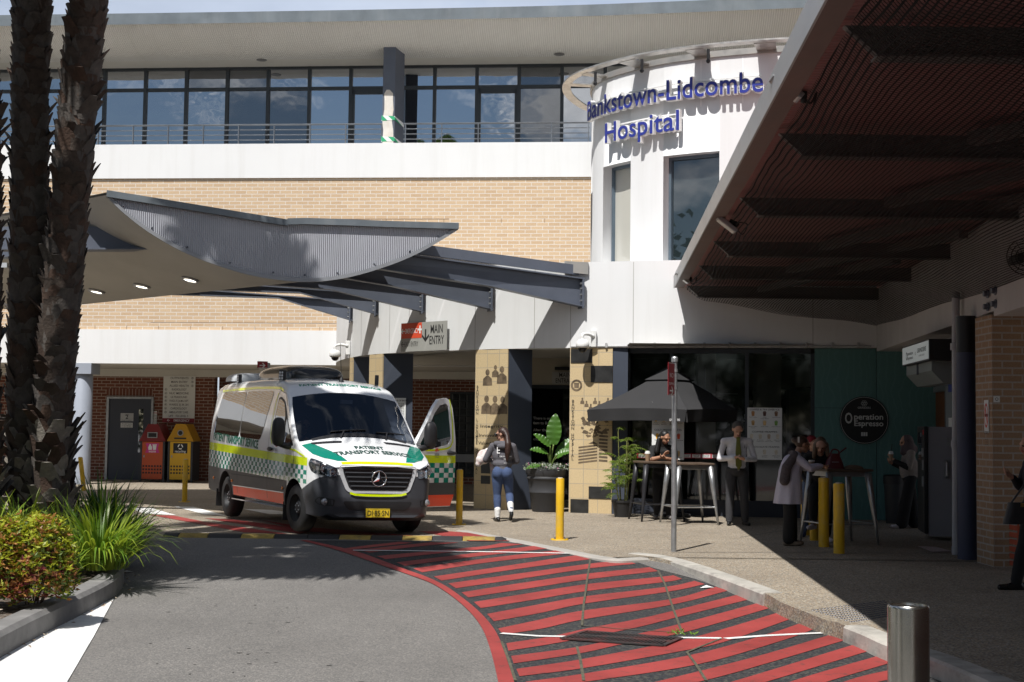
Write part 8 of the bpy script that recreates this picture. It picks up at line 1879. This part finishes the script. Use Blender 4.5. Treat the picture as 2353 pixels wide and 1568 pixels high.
# ---- dark figure cut by the right edge
b = HZ(2343, 1349, 0); b = V3(((2370-1176)*14.9/FPX, 14.9, 0)); p = person('person in dark clothes cut off by the right edge of the view', b); H = 1.66
mats = [SKIN, cloth('dark_blue_top', (.022, .022, .028)), BTEE, M('black_shoe', (.012, .012, .013), .3), SKIN, SKIN, SKIN, DARKEYE, LIP]
P = []; torso(P, (.02, .0, .87), (.03, .02, 1.24), (.02, .02, 1.37), (.02, -.17, 1.29), (.03, .18, 1.29), H, 1, 2, 1.02, 0, rad(90)); P += [('c', (.02, .02, 1.31), (.0, .02, 1.42), .05, .046, 0)]; head(P, (-.01, .02, 1.50), H, rad(-90), rad(8), 0)
limb(P, (.02, -.17, 1.29), (-.125, -.20, 1.10), (-.04, -.16, 1.33), (.052, .044, .034), 1); limb(P, (.03, .18, 1.29), (-.06, .20, 1.05), (-.16, .10, 1.15), (.052, .044, .034), 1); hand(P, (-.035, -.158, 1.335), (-.2, .1, .9), (-.9, .2, 0), (0, .8, .3), H, 0, .9); hand(P, (-.165, .095, 1.155), (-.8, -.3, .3), (0, 0, 1), (0, .5, .6), H, 0, .9)
limb(P, (.0, -.08, .82), (-.11, -.08, .47), (-.20, -.08, .10), (.10, .075, .06), 2); limb(P, (.04, .09, .82), (.08, .09, .46), (.10, .09, .10), (.10, .075, .06), 2); shoe(P, (-.20, -.08, .085), (-1, -.1, 0), 3, 1.15); shoe(P, (.10, .09, .085), (-1, 0, 0), 3, 1.1); fuse(P, mats, 'body', p, .0115, 3)
fuse([hcap((-.01, .02, 1.50), H, rad(-90), 0), ('c', (.05, .02, 1.50), (.07, .02, 1.33), .075, .07, 0)], [BHAIR], 'hair', p, .012, 3)
q = b+V3((-.105, -.17, 1.30)); mb = MB(); mb.prism([q+V3(v) for v in ((-.02, 0, -.06), (.26, 0, -.02), (.30, 0, .30), (.03, 0, .24))], (0, .012, 0)); tag(mb.build('red_folder', M('red_plastic', (.40, .02, .025), .4)), 'red folder held by the dark figure at the right edge', 'folder')
q = b+V3((-.20, -.16, .80)); hb2 = thing('black_handbag', 'black handbag hanging at the hip of the figure at the right edge', 'handbag', q); mb = MB(); mb.grid(lambda u, v: q+V3((.16*(1-.35*u)*math.copysign(abs(math.cos(2*PI*v))**.6, math.cos(2*PI*v)), .06*math.copysign(abs(math.sin(2*PI*v))**.6, math.sin(2*PI*v)), .22*u-.12)), 8, 20); mb.build('bag_body', BLACK, hb2, smooth=True); mb = MB(); mb.tube(spline([q+V3((-.08, 0, .09)), q+V3((.06, -.03, .30)), q+V3((.20, .0, .48)), q+V3((.14, 0, .09))], 6), .010, 6); mb.build('strap', BLACK, hb2); mb = MB(); mb.box(q+V3((.0, -.07, .06)), q+V3((.05, -.06, .10))); mb.build('clasp', M('brass', (.5, .36, .12), .3, .9), hb2)
# ---- driver and passenger dimly seen in the van
def vanp(x, y, z): return V3((x, y, z))
RV = Matrix.Rotation(VAN_RZ, 3, 'Z')
for lab, x, yo, yaw, hz in (('driver in dark uniform seated behind the wheel of the van', -.42, 2.16, 0, 1.62), ('passenger in sunglasses seated low in the van cab', .42, 2.10, rad(-10), 1.50)):
    o = VAN_O+RV @ V3((x, yo, .72)); p = thing('person', lab, 'person', o, VAN_RZ, local=True); H = 1.72; P = []; dz = hz-.72-.78
    mats = [SKIN2, cloth('dark_uniform', (.02, .026, .045)), cloth('dark_uniform_trousers', (.016, .02, .03)), M('black_shoe', (.012, .012, .013), .3), SKIN2, SKIN2, SKIN2, DARKEYE, LIP]
    torso(P, (0, .05, .22+dz*.3), (0, .12, .52+dz), (0, .09, .64+dz), (-.19, .10, .57+dz), (.19, .10, .57+dz), H, 1, 2, 1.08); P += [('c', (0, .1, .6+dz), (0, .06, .70+dz), .055, .05, 0)]; head(P, (0, .03, .78+dz), H, yaw, rad(4), 0)
    for s in (-1, 1):
        limb(P, (s*.19, .10, .57+dz), (s*.27, -.08, .40+dz), (s*.17, -.36, .50+dz), (.05, .045, .035), 1); hand(P, (s*.165, -.37, .50+dz), (-s*.3, -.8, .3), (-s*.8, 0, -.2), (0, 0, 1), H, 0, 1.2); limb(P, (s*.09, .0, .20+dz*.3), (s*.11, -.40, .26), (s*.10, -.46, -.12), (.085, .062, .05), 2); shoe(P, (s*.10, -.46, -.13), (0, -1, 0), 3)
    fuse(P, mats, 'body', p, .0125, 3); fuse([hcap((0, .03, .785+dz), H, yaw, 0)], [BHAIR], 'hair', p, .012, 2)
    if 'sunglasses' in lab:
        mb = MB(); R = rotm(yaw, 0)
        for s in (-1, 1): mb.ball(V3((0, .03, .782+dz))+R @ V3((s*.036, -.095, .0)), (.032, .015, .022), 10)
        mb.build('sunglasses', BLACK, p, smooth=True)
# ---------------------------------------------------------------- planting
def leafmat(name, col, var=.25, trans=.35, rough=.45, vs=6):
    m, nt, b = _nt(name); setp(b, rough, spec=.5); co = coords(nt); f = mrange(nt, noise_(nt, co, vs, 4), .3, .7)
    c = mixc(nt, f, [x*(1-var) for x in col], [x*(1+var) for x in col]); nt.links.new(c, b.inputs['Base Color']); out = nt.nodes['Material Output']
    t = nd(nt, 'ShaderNodeBsdfTranslucent'); c2 = mixc(nt, .5, c, (col[0]*1.6, col[1]*1.5, col[2]*.6)); nt.links.new(c2, t.inputs['Color'])
    mx = nd(nt, 'ShaderNodeMixShader'); mx.inputs[0].default_value = trans; nt.links.new(b.outputs[0], mx.inputs[1]); nt.links.new(t.outputs[0], mx.inputs[2]); nt.links.new(mx.outputs[0], out.inputs['Surface']); return m
BOOT = [M('palm_boot_brown', (.060, .045, .036), .9, var=.35, vs=9, bump=.5, bs=30, bd=.02), M('palm_boot_grey', (.085, .075, .067), .9, var=.3, vs=9, bump=.5, bs=30, bd=.02), M('palm_boot_rust', (.068, .042, .030), .9, var=.35, vs=9, bump=.5, bs=30, bd=.02), M('palm_boot_pale', (.26, .235, .20), .9, var=.3, vs=11, bump=.5, bs=30, bd=.02)]  # dark tones also hold the trunk's shade, pale ones its sunlit foot
FIBRE = M('palm_fibre', (.06, .048, .038), .95, var=.4, vs=20, bump=.6, bs=60, bd=.02)
PALML = leafmat('palm_leaf', (.045, .085, .022), .3, .2)
def fan(mb, base, d, L, R_, rng):
    """petiole then a pleated fan of drooping segments"""
    d = V3(d).normalized(); s = d.cross(V3((0, 0, 1))).normalized(); u = s.cross(d).normalized(); tip = base+d*L+V3((0, 0, -.12*L*L)); 
    mb.tube([base, base.lerp(tip, .5)+u*.03, tip], [.022, .018, .014], 5); n = 22
    for k in range(n):
        a = -1.9+3.8*k/(n-1)+rng.uniform(-.03, .03); dr = (d*math.cos(a)+s*math.sin(a)).normalized(); l = R_*(1-.22*abs(a)/1.9)*rng.uniform(.9, 1.05); w = s*math.cos(a)-d*math.sin(a)
        p1 = tip+dr*l*.55+u*.05; p2 = tip+dr*l*.85+V3((0, 0, -.14*l)); p3 = tip+dr*l*1.0+V3((0, 0, -.42*l)); wd = .046
        mb.add([tip, p1-w*wd*1.25, p1+w*wd*1.25, p2-w*wd*.8, p2+w*wd*.8, p3], [(0, 1, 2), (1, 3, 4, 2), (3, 5, 4)])
def palm(path, r, label, seed, boots=True, crown=26, fl=1.15, group='palms on the island'):
    rng = random.Random(seed); base = V3(path[0]); th = thing('palm_tree', label, 'palm', base, group=group); P = spline(path, 14); L = [0]
    for a, b in zip(P, P[1:]): L.append(L[-1]+(b-a).length)
    mb = MB(); mb.tube(P, [r*(1.15 if l < .5 else 1.0) for l in L], 16); mb.build('trunk', FIBRE, th, smooth=True)
    if boots:
        mb = MB(); tot = L[-1]; l = .05; k = 0
        while l < tot-.1:
            i = max(j for j in range(len(L)) if L[j] <= l); i = min(i, len(P)-2); c = P[i].lerp(P[i+1], (l-L[i])/(L[i+1]-L[i])); a = k*2.39996+rng.uniform(-.25, .25)
            o = V3((math.cos(a), math.sin(a), 0)); s = V3((-o.y, o.x, 0)); up = V3((0, 0, 1)); low = l < 1.6; tilt = rng.uniform(-.06, .20)+(.45 if rng.random() < .07 else 0) if not low else rng.uniform(-.3, .7); ln = rng.uniform(.15, .27)*(1.3 if low else 1); w = rng.uniform(.085, .14); sk = rng.uniform(-.10, .10)
            ax = (up*math.cos(tilt)+o*math.sin(tilt)+s*sk*2.2).normalized(); nn = s.cross(ax).normalized()
            b0 = c+o*r*.90-up*.05; pts = []
            for t, ww, th_ in ((0, 1.0, .035), (.4, .92, .035), (.75, .66, .022), (1.0, rng.uniform(.18, .62), .010)):
                q = b0+ax*ln*t+o*.05*t*t
                pts += [q-s*w*ww, q+nn*th_*1.1*(-1 if nn.dot(o) < 0 else 1), q+s*w*ww, q-nn*th_*.3*(-1 if nn.dot(o) < 0 else 1)]
            fs = [(r_*4+j, r_*4+(j+1) % 4, r_*4+4+(j+1) % 4, r_*4+4+j) for r_ in range(3) for j in range(4)]+[(12, 13, 14, 15)]
            mb.add(pts, fs, rng.choice([0, 0, 1, 1, 2] if not low else [0, 1, 3, 3, 1, 2])); k += 1; l += .0088
            for _ in range(2 if low else 1):   # loose fibres
                if rng.random() < .45: q = b0+s*rng.uniform(-.1, .1)+o*.04; e = q+(o*rng.uniform(.3, 1)+s*rng.uniform(-.9, .9)+up*rng.uniform(-.4, .9))*rng.uniform(.06, .16); mb.add([q, q+s*.006, e], [(0, 1, 2)], 1)
        mb.build('leaf_bases', BOOT, th, smooth=70)
    mb = MB(); top = P[-1]
    for k in range(crown):
        a = k*2.39996; e = 1.25-1.9*(k/crown); d = V3((math.cos(a)*math.cos(e), math.sin(a)*math.cos(e), math.sin(e))); fan(mb, top+V3((0, 0, rng.uniform(-.25, .1))), d, fl*rng.uniform(.85, 1.15), 1.0, rng)
    mb.build('crown', PALML, th)
def bp(px, py, Y): q = AT(px, py, Y); return (q.x, q.y, q.z)
g0 = HZ(66, 1245, .1); g1 = HZ(118, 1240, .1)
palm([(*[bp(70, 1240, 18.3)[0], 18.3], 0), bp(60, 950, 18.3), bp(66, 600, 18.3), bp(70, 250, 18.3), bp(74, -60, 18.4), bp(70, -520, 18.5), bp(40, -860, 18.6)], .205, 'left of the two thick shaggy palm trunks in the island', 1, crown=12)
palm([(*[bp(122, 1240, 18.05)[0], 18.05], 0), bp(120, 1000, 18.05), bp(140, 700, 18.05), bp(166, 400, 18.05), bp(192, 120, 18.0), bp(212, -60, 18.0), bp(252, -480, 18.0), bp(262, -800, 18.0)], .21, 'right leaning thick shaggy palm trunk in front of the canopy', 2, crown=11)
palm([(*[bp(-52, 1300, 17.4)[0], 17.4], 0), bp(-50, 900, 17.4), bp(-46, 400, 17.4), bp(-60, 100, 17.3), (-6.9, 16.9, 7.6), (-7.2, 16.4, 10.0)], .22, 'third palm trunk showing only ragged tips at the left edge', 3, crown=11)
palm([(-7.3, 12.6, 0), (-7.1, 12.7, 4), (-6.4, 13.0, 7.5), (-5.5, 13.3, 9.0)], .24, 'palm nearest the camera on the island whose crown shades the road', 4, boots=False, crown=44, fl=1.5)
palm([(-8.1, 14.4, 0), (-7.6, 14.4, 4), (-6.2, 14.3, 7), (-4.8, 14.0, 8.4)], .22, 'shorter leaning palm on the island whose crown shades the road', 5, boots=False, crown=40, fl=1.4)
# strappy clumps
BLADE = [leafmat('strap_leaf_green', (.13, .24, .025), .25, .3, .38), leafmat('strap_leaf_lime', (.25, .33, .035), .25, .35, .38), leafmat('strap_leaf_dark', (.035, .085, .018), .25, .25, .4)]
def clump(c, n, L, label, seed, mix, spread=.28, lean=None):
    rng = random.Random(seed); mb = MB()
    for k in range(n):
        a = rng.uniform(0, 2*PI); e = rng.betavariate(2.2, 1.4)*1.35; o = V3((math.cos(a), math.sin(a), 0)); p = V3(c)+o*rng.uniform(0, spread)+V3((0, 0, 0)); l = L*rng.uniform(.4, 1.0); w = rng.uniform(.008, .017); s = V3((-o.y, o.x, 0)); pts = []
        sg = 6
        for j in range(sg+1):
            t = j/sg; ww = w*(1-t**2.5)+.0006; pts += [p-s*ww, p+s*ww]; el = max(-1.2, PI/2-e*.55-(e*1.45+.25)*t**1.4); p = p+(o*math.cos(el)+V3((0, 0, math.sin(el))))*l/sg
            if p.z < .05: p.z = .05
        mb.add(pts, [(2*j, 2*j+1, 2*j+3, 2*j+2) for j in range(sg)], rng.choice(mix))
    return tag(mb.build('grass_clump', BLADE, smooth=True), label, 'plant', 'strappy grass clumps on the island')
for k, (x, y, n, L, lab, mix, sp) in enumerate(((225, 1306, 420, .95, 'lime strappy clump spilling over the kerb nose', [1, 1, 0, 0], .30), (262, 1275, 380, .95, 'strappy clump at the tip of the island beside the road shade', [0, 0, 1, 2], .30), (150, 1290, 330, .85, 'lime strappy clump right beside the red and yellow shrub', [1, 0, 1], .26),
      (230, 1236, 360, 1.05, 'tall dark strappy clump right of the palm base', [2, 2, 0], .32), (48, 1262, 260, .90, 'strappy clump in front of the palm base behind the shrub', [0, 1, 1], .30), (120, 1262, 240, .75, 'small strappy clump at the foot of the leaning palm', [0, 1, 2], .26), (-20, 1280, 220, .85, 'strappy clump at the left edge of the island', [0, 1], .3), (150, 1322, 90, .45, 'little strappy tuft at the mulch edge behind the kerb', [1, 0], .12))):
    q = HZ(x, y, .10); clump(q, n, L, lab, 20+k, mix, sp)
# nandina-like shrub: lime on top, copper and plum low down
SHB = [leafmat('shrub_lime', (.38, .42, .035), .25, .35), leafmat('shrub_orange', (.38, .18, .055), .3, .3), leafmat('shrub_copper', (.22, .065, .035), .3, .3), leafmat('shrub_plum', (.13, .022, .035), .3, .3), leafmat('shrub_green', (.12, .18, .03), .3, .3)]
def shrub(c, rx, ry, h, n, label, seed):
    rng = random.Random(seed); th = thing('nandina_shrub', label, 'shrub', c, group='coloured shrubs on the island'); mb = MB(); st = MB()
    for k in range(n):
        a, v = rng.uniform(0, 2*PI), rng.random()**.6; z = rng.random()**.8; rad_ = (1-.35*z**3)*v**.5; p = V3(c)+V3((rx*rad_*math.cos(a), ry*rad_*math.sin(a), .06+h*z*(1-.25*rad_**3)+.04*math.sin(5*a)))
        low = rng.random() < (1.05-z)*.9*(.55+.45*math.sin(a*1+4.2)); mi = rng.choice([1, 2, 2, 3, 1]) if low else rng.choice([0, 0, 0, 4, 1] if z > .5 else [0, 4, 4, 1])
        for _ in range(5):   # a rosette of leaflets
            d = V3((rng.uniform(-1, 1), rng.uniform(-1, 1), rng.uniform(-.3, .8))).normalized(); s = d.orthogonal().normalized(); s = Matrix.Rotation(rng.uniform(0, 6), 3, d) @ s; l = rng.uniform(.035, .065); w = l*.17
            mb.add([p, p+d*l*.45+s*w, p+d*l, p+d*l*.45-s*w], [(0, 1, 2, 3)], mi)
    mb.build('foliage', SHB, th)
    for k in range(16): a = rng.uniform(0, 2*PI); st.tube([V3(c)+V3((.3*rx*math.cos(a), .3*ry*math.sin(a), 0)), V3(c)+V3((.75*rx*math.cos(a), .75*ry*math.sin(a), h*.8))], .006, 5)
    st.build('stems', M('shrub_stem', (.06, .04, .03), .9), th)
shrub(HZ(62, 1385, .08), .42, .38, .66, 2600, 'rounded shrub with lime top and plum red front leaves', 31)
shrub(HZ(-45, 1390, .08), .42, .40, .64, 1800, 'lime and copper shrub cut by the left edge', 32)
# ---------------------------------------------------------------- large planter with a strelitzia
pc = HZ(1261, 1173, 0); pc = V3((pc.x, 27.75, 0)); pc.x = (1261-1176)*27.75/FPX
pt = thing('large_planter', 'large charcoal ribbed planter with a tall paddle leaved plant', 'planter', pc); POT = M('planter_charcoal', (.040, .041, .045), .55, var=.1, vs=3, bump=.05, bs=60)
mb = MB(); mb.lathe([(0, 0), (.28, 0), (.30, .03), (.345, .36), (.355, .37), (.355, .40), (.35, .41), (.385, .62), (.405, .64), (.405, .66), (.395, .68), (.40, .70), (.425, .74), (.43, .83), (.40, .835), (.385, .78), (0, .78)], pc, 40); mb.build('pot', POT, pt, smooth=38)
STR = leafmat('strelitzia_leaf', (.07, .17, .025), .2, .3, .35, 3); STM = M('strelitzia_stem', (.14, .20, .05), .5)
def paddle(p0, p1, d, up, L, W, par, fold=.25):
    """stem from p0 to p1, then a leaf blade along d"""
    mb = MB(); mid = (V3(p0)+V3(p1))/2+V3((0, 0, .05)); mb.tube(spline([p0, mid, p1], 6), .016, 6); mb.build('stem', STM, par, smooth=True); d, up = V3(d).normalized(), V3(up).normalized(); s = d.cross(up).normalized(); mb = MB(); p1 = V3(p1)
    def f(u, v):
        t = u; w = W*(math.sin(PI*min(1, t*.93+.07))**.65)*(1-.25*t); x = (v*2-1)*w; return p1+d*L*t+s*x+up*(fold*abs(x)+.012*math.sin(t*38)*abs(v*2-1)-.30*L*t*t*.5)
    mb.grid(f, 22, 8); mb.build('leaf', STR, par, smooth=True)
A3 = lambda px, py, dy=0: tuple(AT(px, py, pc.y+dy))
sb = tuple(pc+V3((.05, 0, .80)))
paddle(sb, A3(1272, 1022), (.02, -.05, 1), (-.25, -.95, .1), .62, .17, pt, .15); paddle(sb, A3(1264, 1026, -.1), (-.85, -.2, .75), (.3, -.8, .6), .42, .10, pt, .35); paddle(sb, A3(1279, 1052, .05), (.55, .1, .8), (-.4, -.8, .4), .55, .13, pt); paddle(sb, A3(1281, 1045, -.1), (.9, -.2, .35), (-.1, -.7, .7), .33, .10, pt, .3); paddle(sb, A3(1258, 1042, -.1), (-.9, -.3, .30), (.1, -.6, .8), .38, .10, pt, .3); paddle(sb, A3(1240, 1070, -.3), (-.9, -.3, -.1), (0, -.5, .9), .28, .08, pt)
SILV = [leafmat('silver_foliage', (.30, .33, .29), .25, .2, .7), leafmat('rim_green', (.10, .17, .04), .3, .3)]; mb = MB(); rng = random.Random(9); fl = MB()
for k in range(900):
    a = rng.uniform(0, 2*PI); r = .40*rng.random()**.5; p = pc+V3((r*math.cos(a), r*math.sin(a), .79+rng.uniform(0, .13))); d = V3((rng.uniform(-1, 1), rng.uniform(-1, 1), rng.uniform(0, 1))).normalized(); s = d.orthogonal().normalized(); l = rng.uniform(.03, .07)
    if r > .34: p += V3((math.cos(a), math.sin(a), 0))*.06
    mb.add([p, p+d*l*.5+s*.009, p+d*l, p+d*l*.5-s*.009], [(0, 1, 2, 3)], 0 if rng.random() < .75 else 1)
mb.build('rim_foliage', SILV, pt)
for k in range(40):
    a = rng.uniform(0, 2*PI); p = pc+V3((.38*math.cos(a), .38*math.sin(a), .88+rng.uniform(-.05, .05))); fl.ball(p, .014, 6, rng.choice([0, 0, 1]))
fl.build('flowers', [M('flower_pink', (.55, .22, .36), .7), M('flower_white', (.75, .72, .6), .7)], pt)
# ---------------------------------------------------------------- potted bamboo palm
bc = V3(((1434-1176)*26.35/FPX, 26.35, 0)); bpm = thing('potted_palm', 'feathery potted palm between the tiled pillar and the high table', 'potted plant', bc)
mb = MB(); mb.lathe([(0, 0), (.15, 0), (.20, .27), (.215, .27), (.215, .31), (.19, .31), (.18, .27), (0, .27)], bc, 24); mb.build('pot', M('black_nursery_pot', (.02, .02, .021), .5), bpm, smooth=40)
FR = leafmat('bamboo_palm_leaf', (.13, .20, .025), .3, .35, .4); st = MB(); rng = random.Random(12); lv = MB()
for k in range(9):
    a = rng.uniform(0, 2*PI); q = bc+V3((.08*math.cos(a), .08*math.sin(a), .27)); h = rng.choice([.5, .7, .9, 1.1, 1.3, .6, .4]); e = q+V3((.08*math.cos(a), .08*math.sin(a), h)); st.tube([q, e], [.012, .008], 6)
    for j in range(6):
        t = .35+.13*j; b0 = q.lerp(e, min(1, t)); an = rng.uniform(0, 2*PI); o = V3((math.cos(an), math.sin(an), 0)); L = rng.uniform(.22, .42); p = b0; el = rng.uniform(.5, 1.2); s = V3((-o.y, o.x, 0)); n = 9; pr2 = []
        for i in range(n+1):
            pr2.append(p); p = p+(o*math.cos(el)+V3((0, 0, math.sin(el))))*L/n; el -= .16
        st.tube(pr2, .004, 4)
        for i in range(2, n+1):
            for sg in (-1, 1):
                d = (s*sg*.8+o*.6+V3((0, 0, -.1))).normalized(); l = .14*(1-.35*abs(i/n-.5)*2)*rng.uniform(.8, 1.1); w = (pr2[i]-pr2[i-1]).normalized(); lv.add([pr2[i], pr2[i]+d*l*.45+w*.011, pr2[i]+d*l+V3((0, 0, -.03)), pr2[i]+d*l*.45-w*.011], [(0, 1, 2, 3)])
st.build('stems', M('palm_cane', (.16, .17, .05), .6), bpm); lv.build('fronds', FR, bpm)
# weeds in the kerb joints
for k, (x, y, lab) in enumerate(((1400, 605, 'weeds growing at the end of the first raised kerb'), (1520, 655, 'small weeds in the joint below the pavement ramp'), (1700, 722, 'tiny weed sprig by the tactile strip'), (770, 825, 'weed sprig where two road joints meet'))):
    q = ROAD(*A_(x+2172, y)); rng = random.Random(60+k); mb = MB()
    for j in range(70 if k < 2 else 45):
        a = rng.uniform(0, 2*PI); o = V3((math.cos(a), math.sin(a), rng.uniform(.2, 1.2))).normalized(); b0 = q+V3((rng.uniform(-.12, .12), rng.uniform(-.12, .12), 0)); l = rng.uniform(.02, .07); s = o.orthogonal().normalized(); mb.add([b0, b0+o*l*.5+s*.006, b0+o*l, b0+o*l*.5-s*.006], [(0, 1, 2, 3)])
    tag(mb.build('weed', BLADE[0]), lab, 'weed', 'weeds along the kerb')
# ---------------------------------------------------------------- trees behind the camera, mirrored in the glass
TL_ = leafmat('street_tree_leaf', (.026, .045, .016), .4, .06, .95)
def tree(c, h, r, seed, label):
    rng = random.Random(seed); th = thing('street_tree', label, 'tree', c, group='trees across the road'); mb = MB(); c = V3(c)
    tp = c+V3((rng.uniform(-.4, .4), 0, h*.5)); mb.tube([c, c.lerp(tp, .5), tp], [.3, .22, .15], 8)
    cl2 = [V3((rng.gauss(0, .45)*r, rng.gauss(0, .45)*r, h*.55+rng.gauss(0, .24)*h*.7)) for _ in range(16)]
    for q in cl2: mb.tube([tp, tp.lerp(c+q, .5)+V3((0, 0, .2)), c+q], [.09, .05, .02], 5)
    mb.build('trunk', M('street_tree_bark', (.08, .065, .05), .95, var=.3), th); mb = MB()
    for q in cl2:
        for _ in range(230):
            d = V3((rng.gauss(0, 1), rng.gauss(0, 1), rng.gauss(0, 1))); d = d.normalized()*rng.random()**.4*r*.5; p = c+q+d; s = V3((rng.uniform(-1, 1), rng.uniform(-1, 1), rng.uniform(-1, 1))).normalized(); t = s.orthogonal().normalized(); l = rng.uniform(.3, .6); mb.add([p-s*l*.5, p+t*l*.35, p+s*l*.5, p-t*l*.35], [(0, 1, 2, 3)])
    mb.build('crown', TL_, th)
for k, (x, y, h, r, lab) in enumerate(((-27, -14, 8, 4, 'street tree across the road, far left behind the viewer'), (-17, -20, 9, 4.5, 'broad street tree across the road behind the viewer on the left'), (-8, -22, 7.5, 4, 'street tree across the road almost straight behind the viewer'), (1, -24, 9, 4.5, 'tallest street tree across the road behind the viewer'), (10, -22, 7, 4, 'low street tree across the road behind the viewer on the right'), (20, -22, 9, 4.6, 'street tree across the road, far right behind the viewer'), (-36, -4, 9, 5, 'street tree beyond the drop-off lane on the far left'), (30, -26, 9, 5, 'street tree furthest right across the road'), (-18, 4, 10, 5, 'tall street tree left of the drop-off lane behind the viewer'), (-21, 12, 10, 5, 'tall street tree further along the left of the drop-off lane'), (-15, -7, 9, 5, 'street tree close behind the viewer on the left'))): tree((x, y, -.3), h, r, 70+k, lab)  # last three are unseen, added to block sky light reaching the veranda
hd = thing('added_hedge', 'long tall hedge across the road behind the viewer', 'hedge', (0, -27, 0)); rng = random.Random(5); mb = MB()  # unseen leaf mass, added so the shop glass mirrors dark green
for k in range(10000):
    p = V3((rng.uniform(-45, 45), -27+rng.uniform(-.8, .8), 6.5*rng.random()**1.3-.2)); s = V3((rng.uniform(-1, 1), rng.uniform(-1, 1), rng.uniform(-1, 1))).normalized(); t = s.orthogonal().normalized(); l = rng.uniform(.3, .6); mb.add([p-s*l*.5, p+t*l*.4, p+s*l*.5, p-t*l*.4], [(0, 1, 2, 3)])
mb.build('foliage', TL_, hd)
# ---------------------------------------------------------------- sun, sky, camera
EL, AZ = rad(58), rad(25)          # shadows run to the right and away
sd = V3((-math.sin(AZ)*math.cos(EL), -math.cos(AZ)*math.cos(EL), math.sin(EL)))
su = bpy.data.lights.new('sun', 'SUN'); su.energy = 5.0; su.angle = rad(.53); su.color = (1, .97, .925)
so = bpy.data.objects.new('sun', su); C.objects.link(so); so.rotation_euler = sd.to_track_quat('Z', 'Y').to_euler()
w = bpy.data.worlds.new('World'); bpy.context.scene.world = w; w.use_nodes = True; nt = w.node_tree
bg = nt.nodes['Background']; sky = nt.nodes.new('ShaderNodeTexSky'); sky.sky_type = 'NISHITA'; sky.sun_disc = False
sky.sun_elevation = EL; sky.sun_rotation = math.atan2(sd.x, sd.y) % (2*PI); sky.air_density = 1.0; sky.dust_density = .15
co = nt.nodes.new('ShaderNodeTexCoord').outputs['Generated']
mp = nd(nt, 'ShaderNodeMapping'); mp.inputs['Scale'].default_value = (1, 1, 2.2); nt.links.new(co, mp.inputs[0])
n1 = noise_(nt, mp.outputs[0], 3.4, 9, .55); f = mrange(nt, n1, .49, .565); f.node.interpolation_type = 'SMOOTHSTEP'
lum = nt.nodes.new('ShaderNodeRGBToBW'); nt.links.new(sky.outputs[0], lum.inputs[0])
n2 = mrange(nt, noise_(nt, mp.outputs[0], 5.0, 6, .6), .3, .7, 9.0, 25.0)
cl = nt.nodes.new('ShaderNodeCombineColor')
for k in range(3): nt.links.new(n2, cl.inputs[k])
thin = mrange(nt, noise_(nt, mp.outputs[0], 1.6, 7, .6), .25, .75, .25, .75)   # thin high veil
sp = nt.nodes.new('ShaderNodeSeparateXYZ'); nt.links.new(co, sp.inputs[0])
veil = math_(nt, 'MULTIPLY', math_(nt, 'MULTIPLY', thin, mrange(nt, sp.outputs[2], .33, .45, 1, .05)), mrange(nt, sp.outputs[1], .1, .6, 0, 1.1))
c1 = mixc(nt, veil, sky.outputs[0], (11.2, 12.9, 16.2)); c1.node.clamp_result = False
c2 = mixc(nt, math_(nt, 'MULTIPLY', f, mrange(nt, sp.outputs[1], -.15, .15, .95, .12)), c1, cl.outputs[0])
nt.links.new(c2, bg.inputs['Color']); bg.inputs['Strength'].default_value = .05
sc = bpy.context.scene
cd_ = bpy.data.cameras.new('camera'); co_ = bpy.data.objects.new('camera', cd_); C.objects.link(co_); sc.camera = co_
R = Matrix((CR, CU, -_F)).transposed().to_4x4(); co_.matrix_world = Matrix.Translation(CAM) @ R
cd_.sensor_width = 36; cd_.lens = FPX/2353*36; cd_.clip_start = .1; cd_.clip_end = 2000
sc.view_settings.view_transform = 'Standard'; sc.view_settings.look = 'None'; sc.view_settings.gamma = 1; sc.view_settings.exposure = .27
sc.render.engine = 'CYCLES'; sc.cycles.use_denoising = True
sc.cycles.max_bounces = 8; sc.cycles.diffuse_bounces = 3; sc.cycles.glossy_bounces = 4; sc.cycles.transparent_max_bounces = 16; sc.cycles.caustics_reflective = False; sc.cycles.caustics_refractive = False
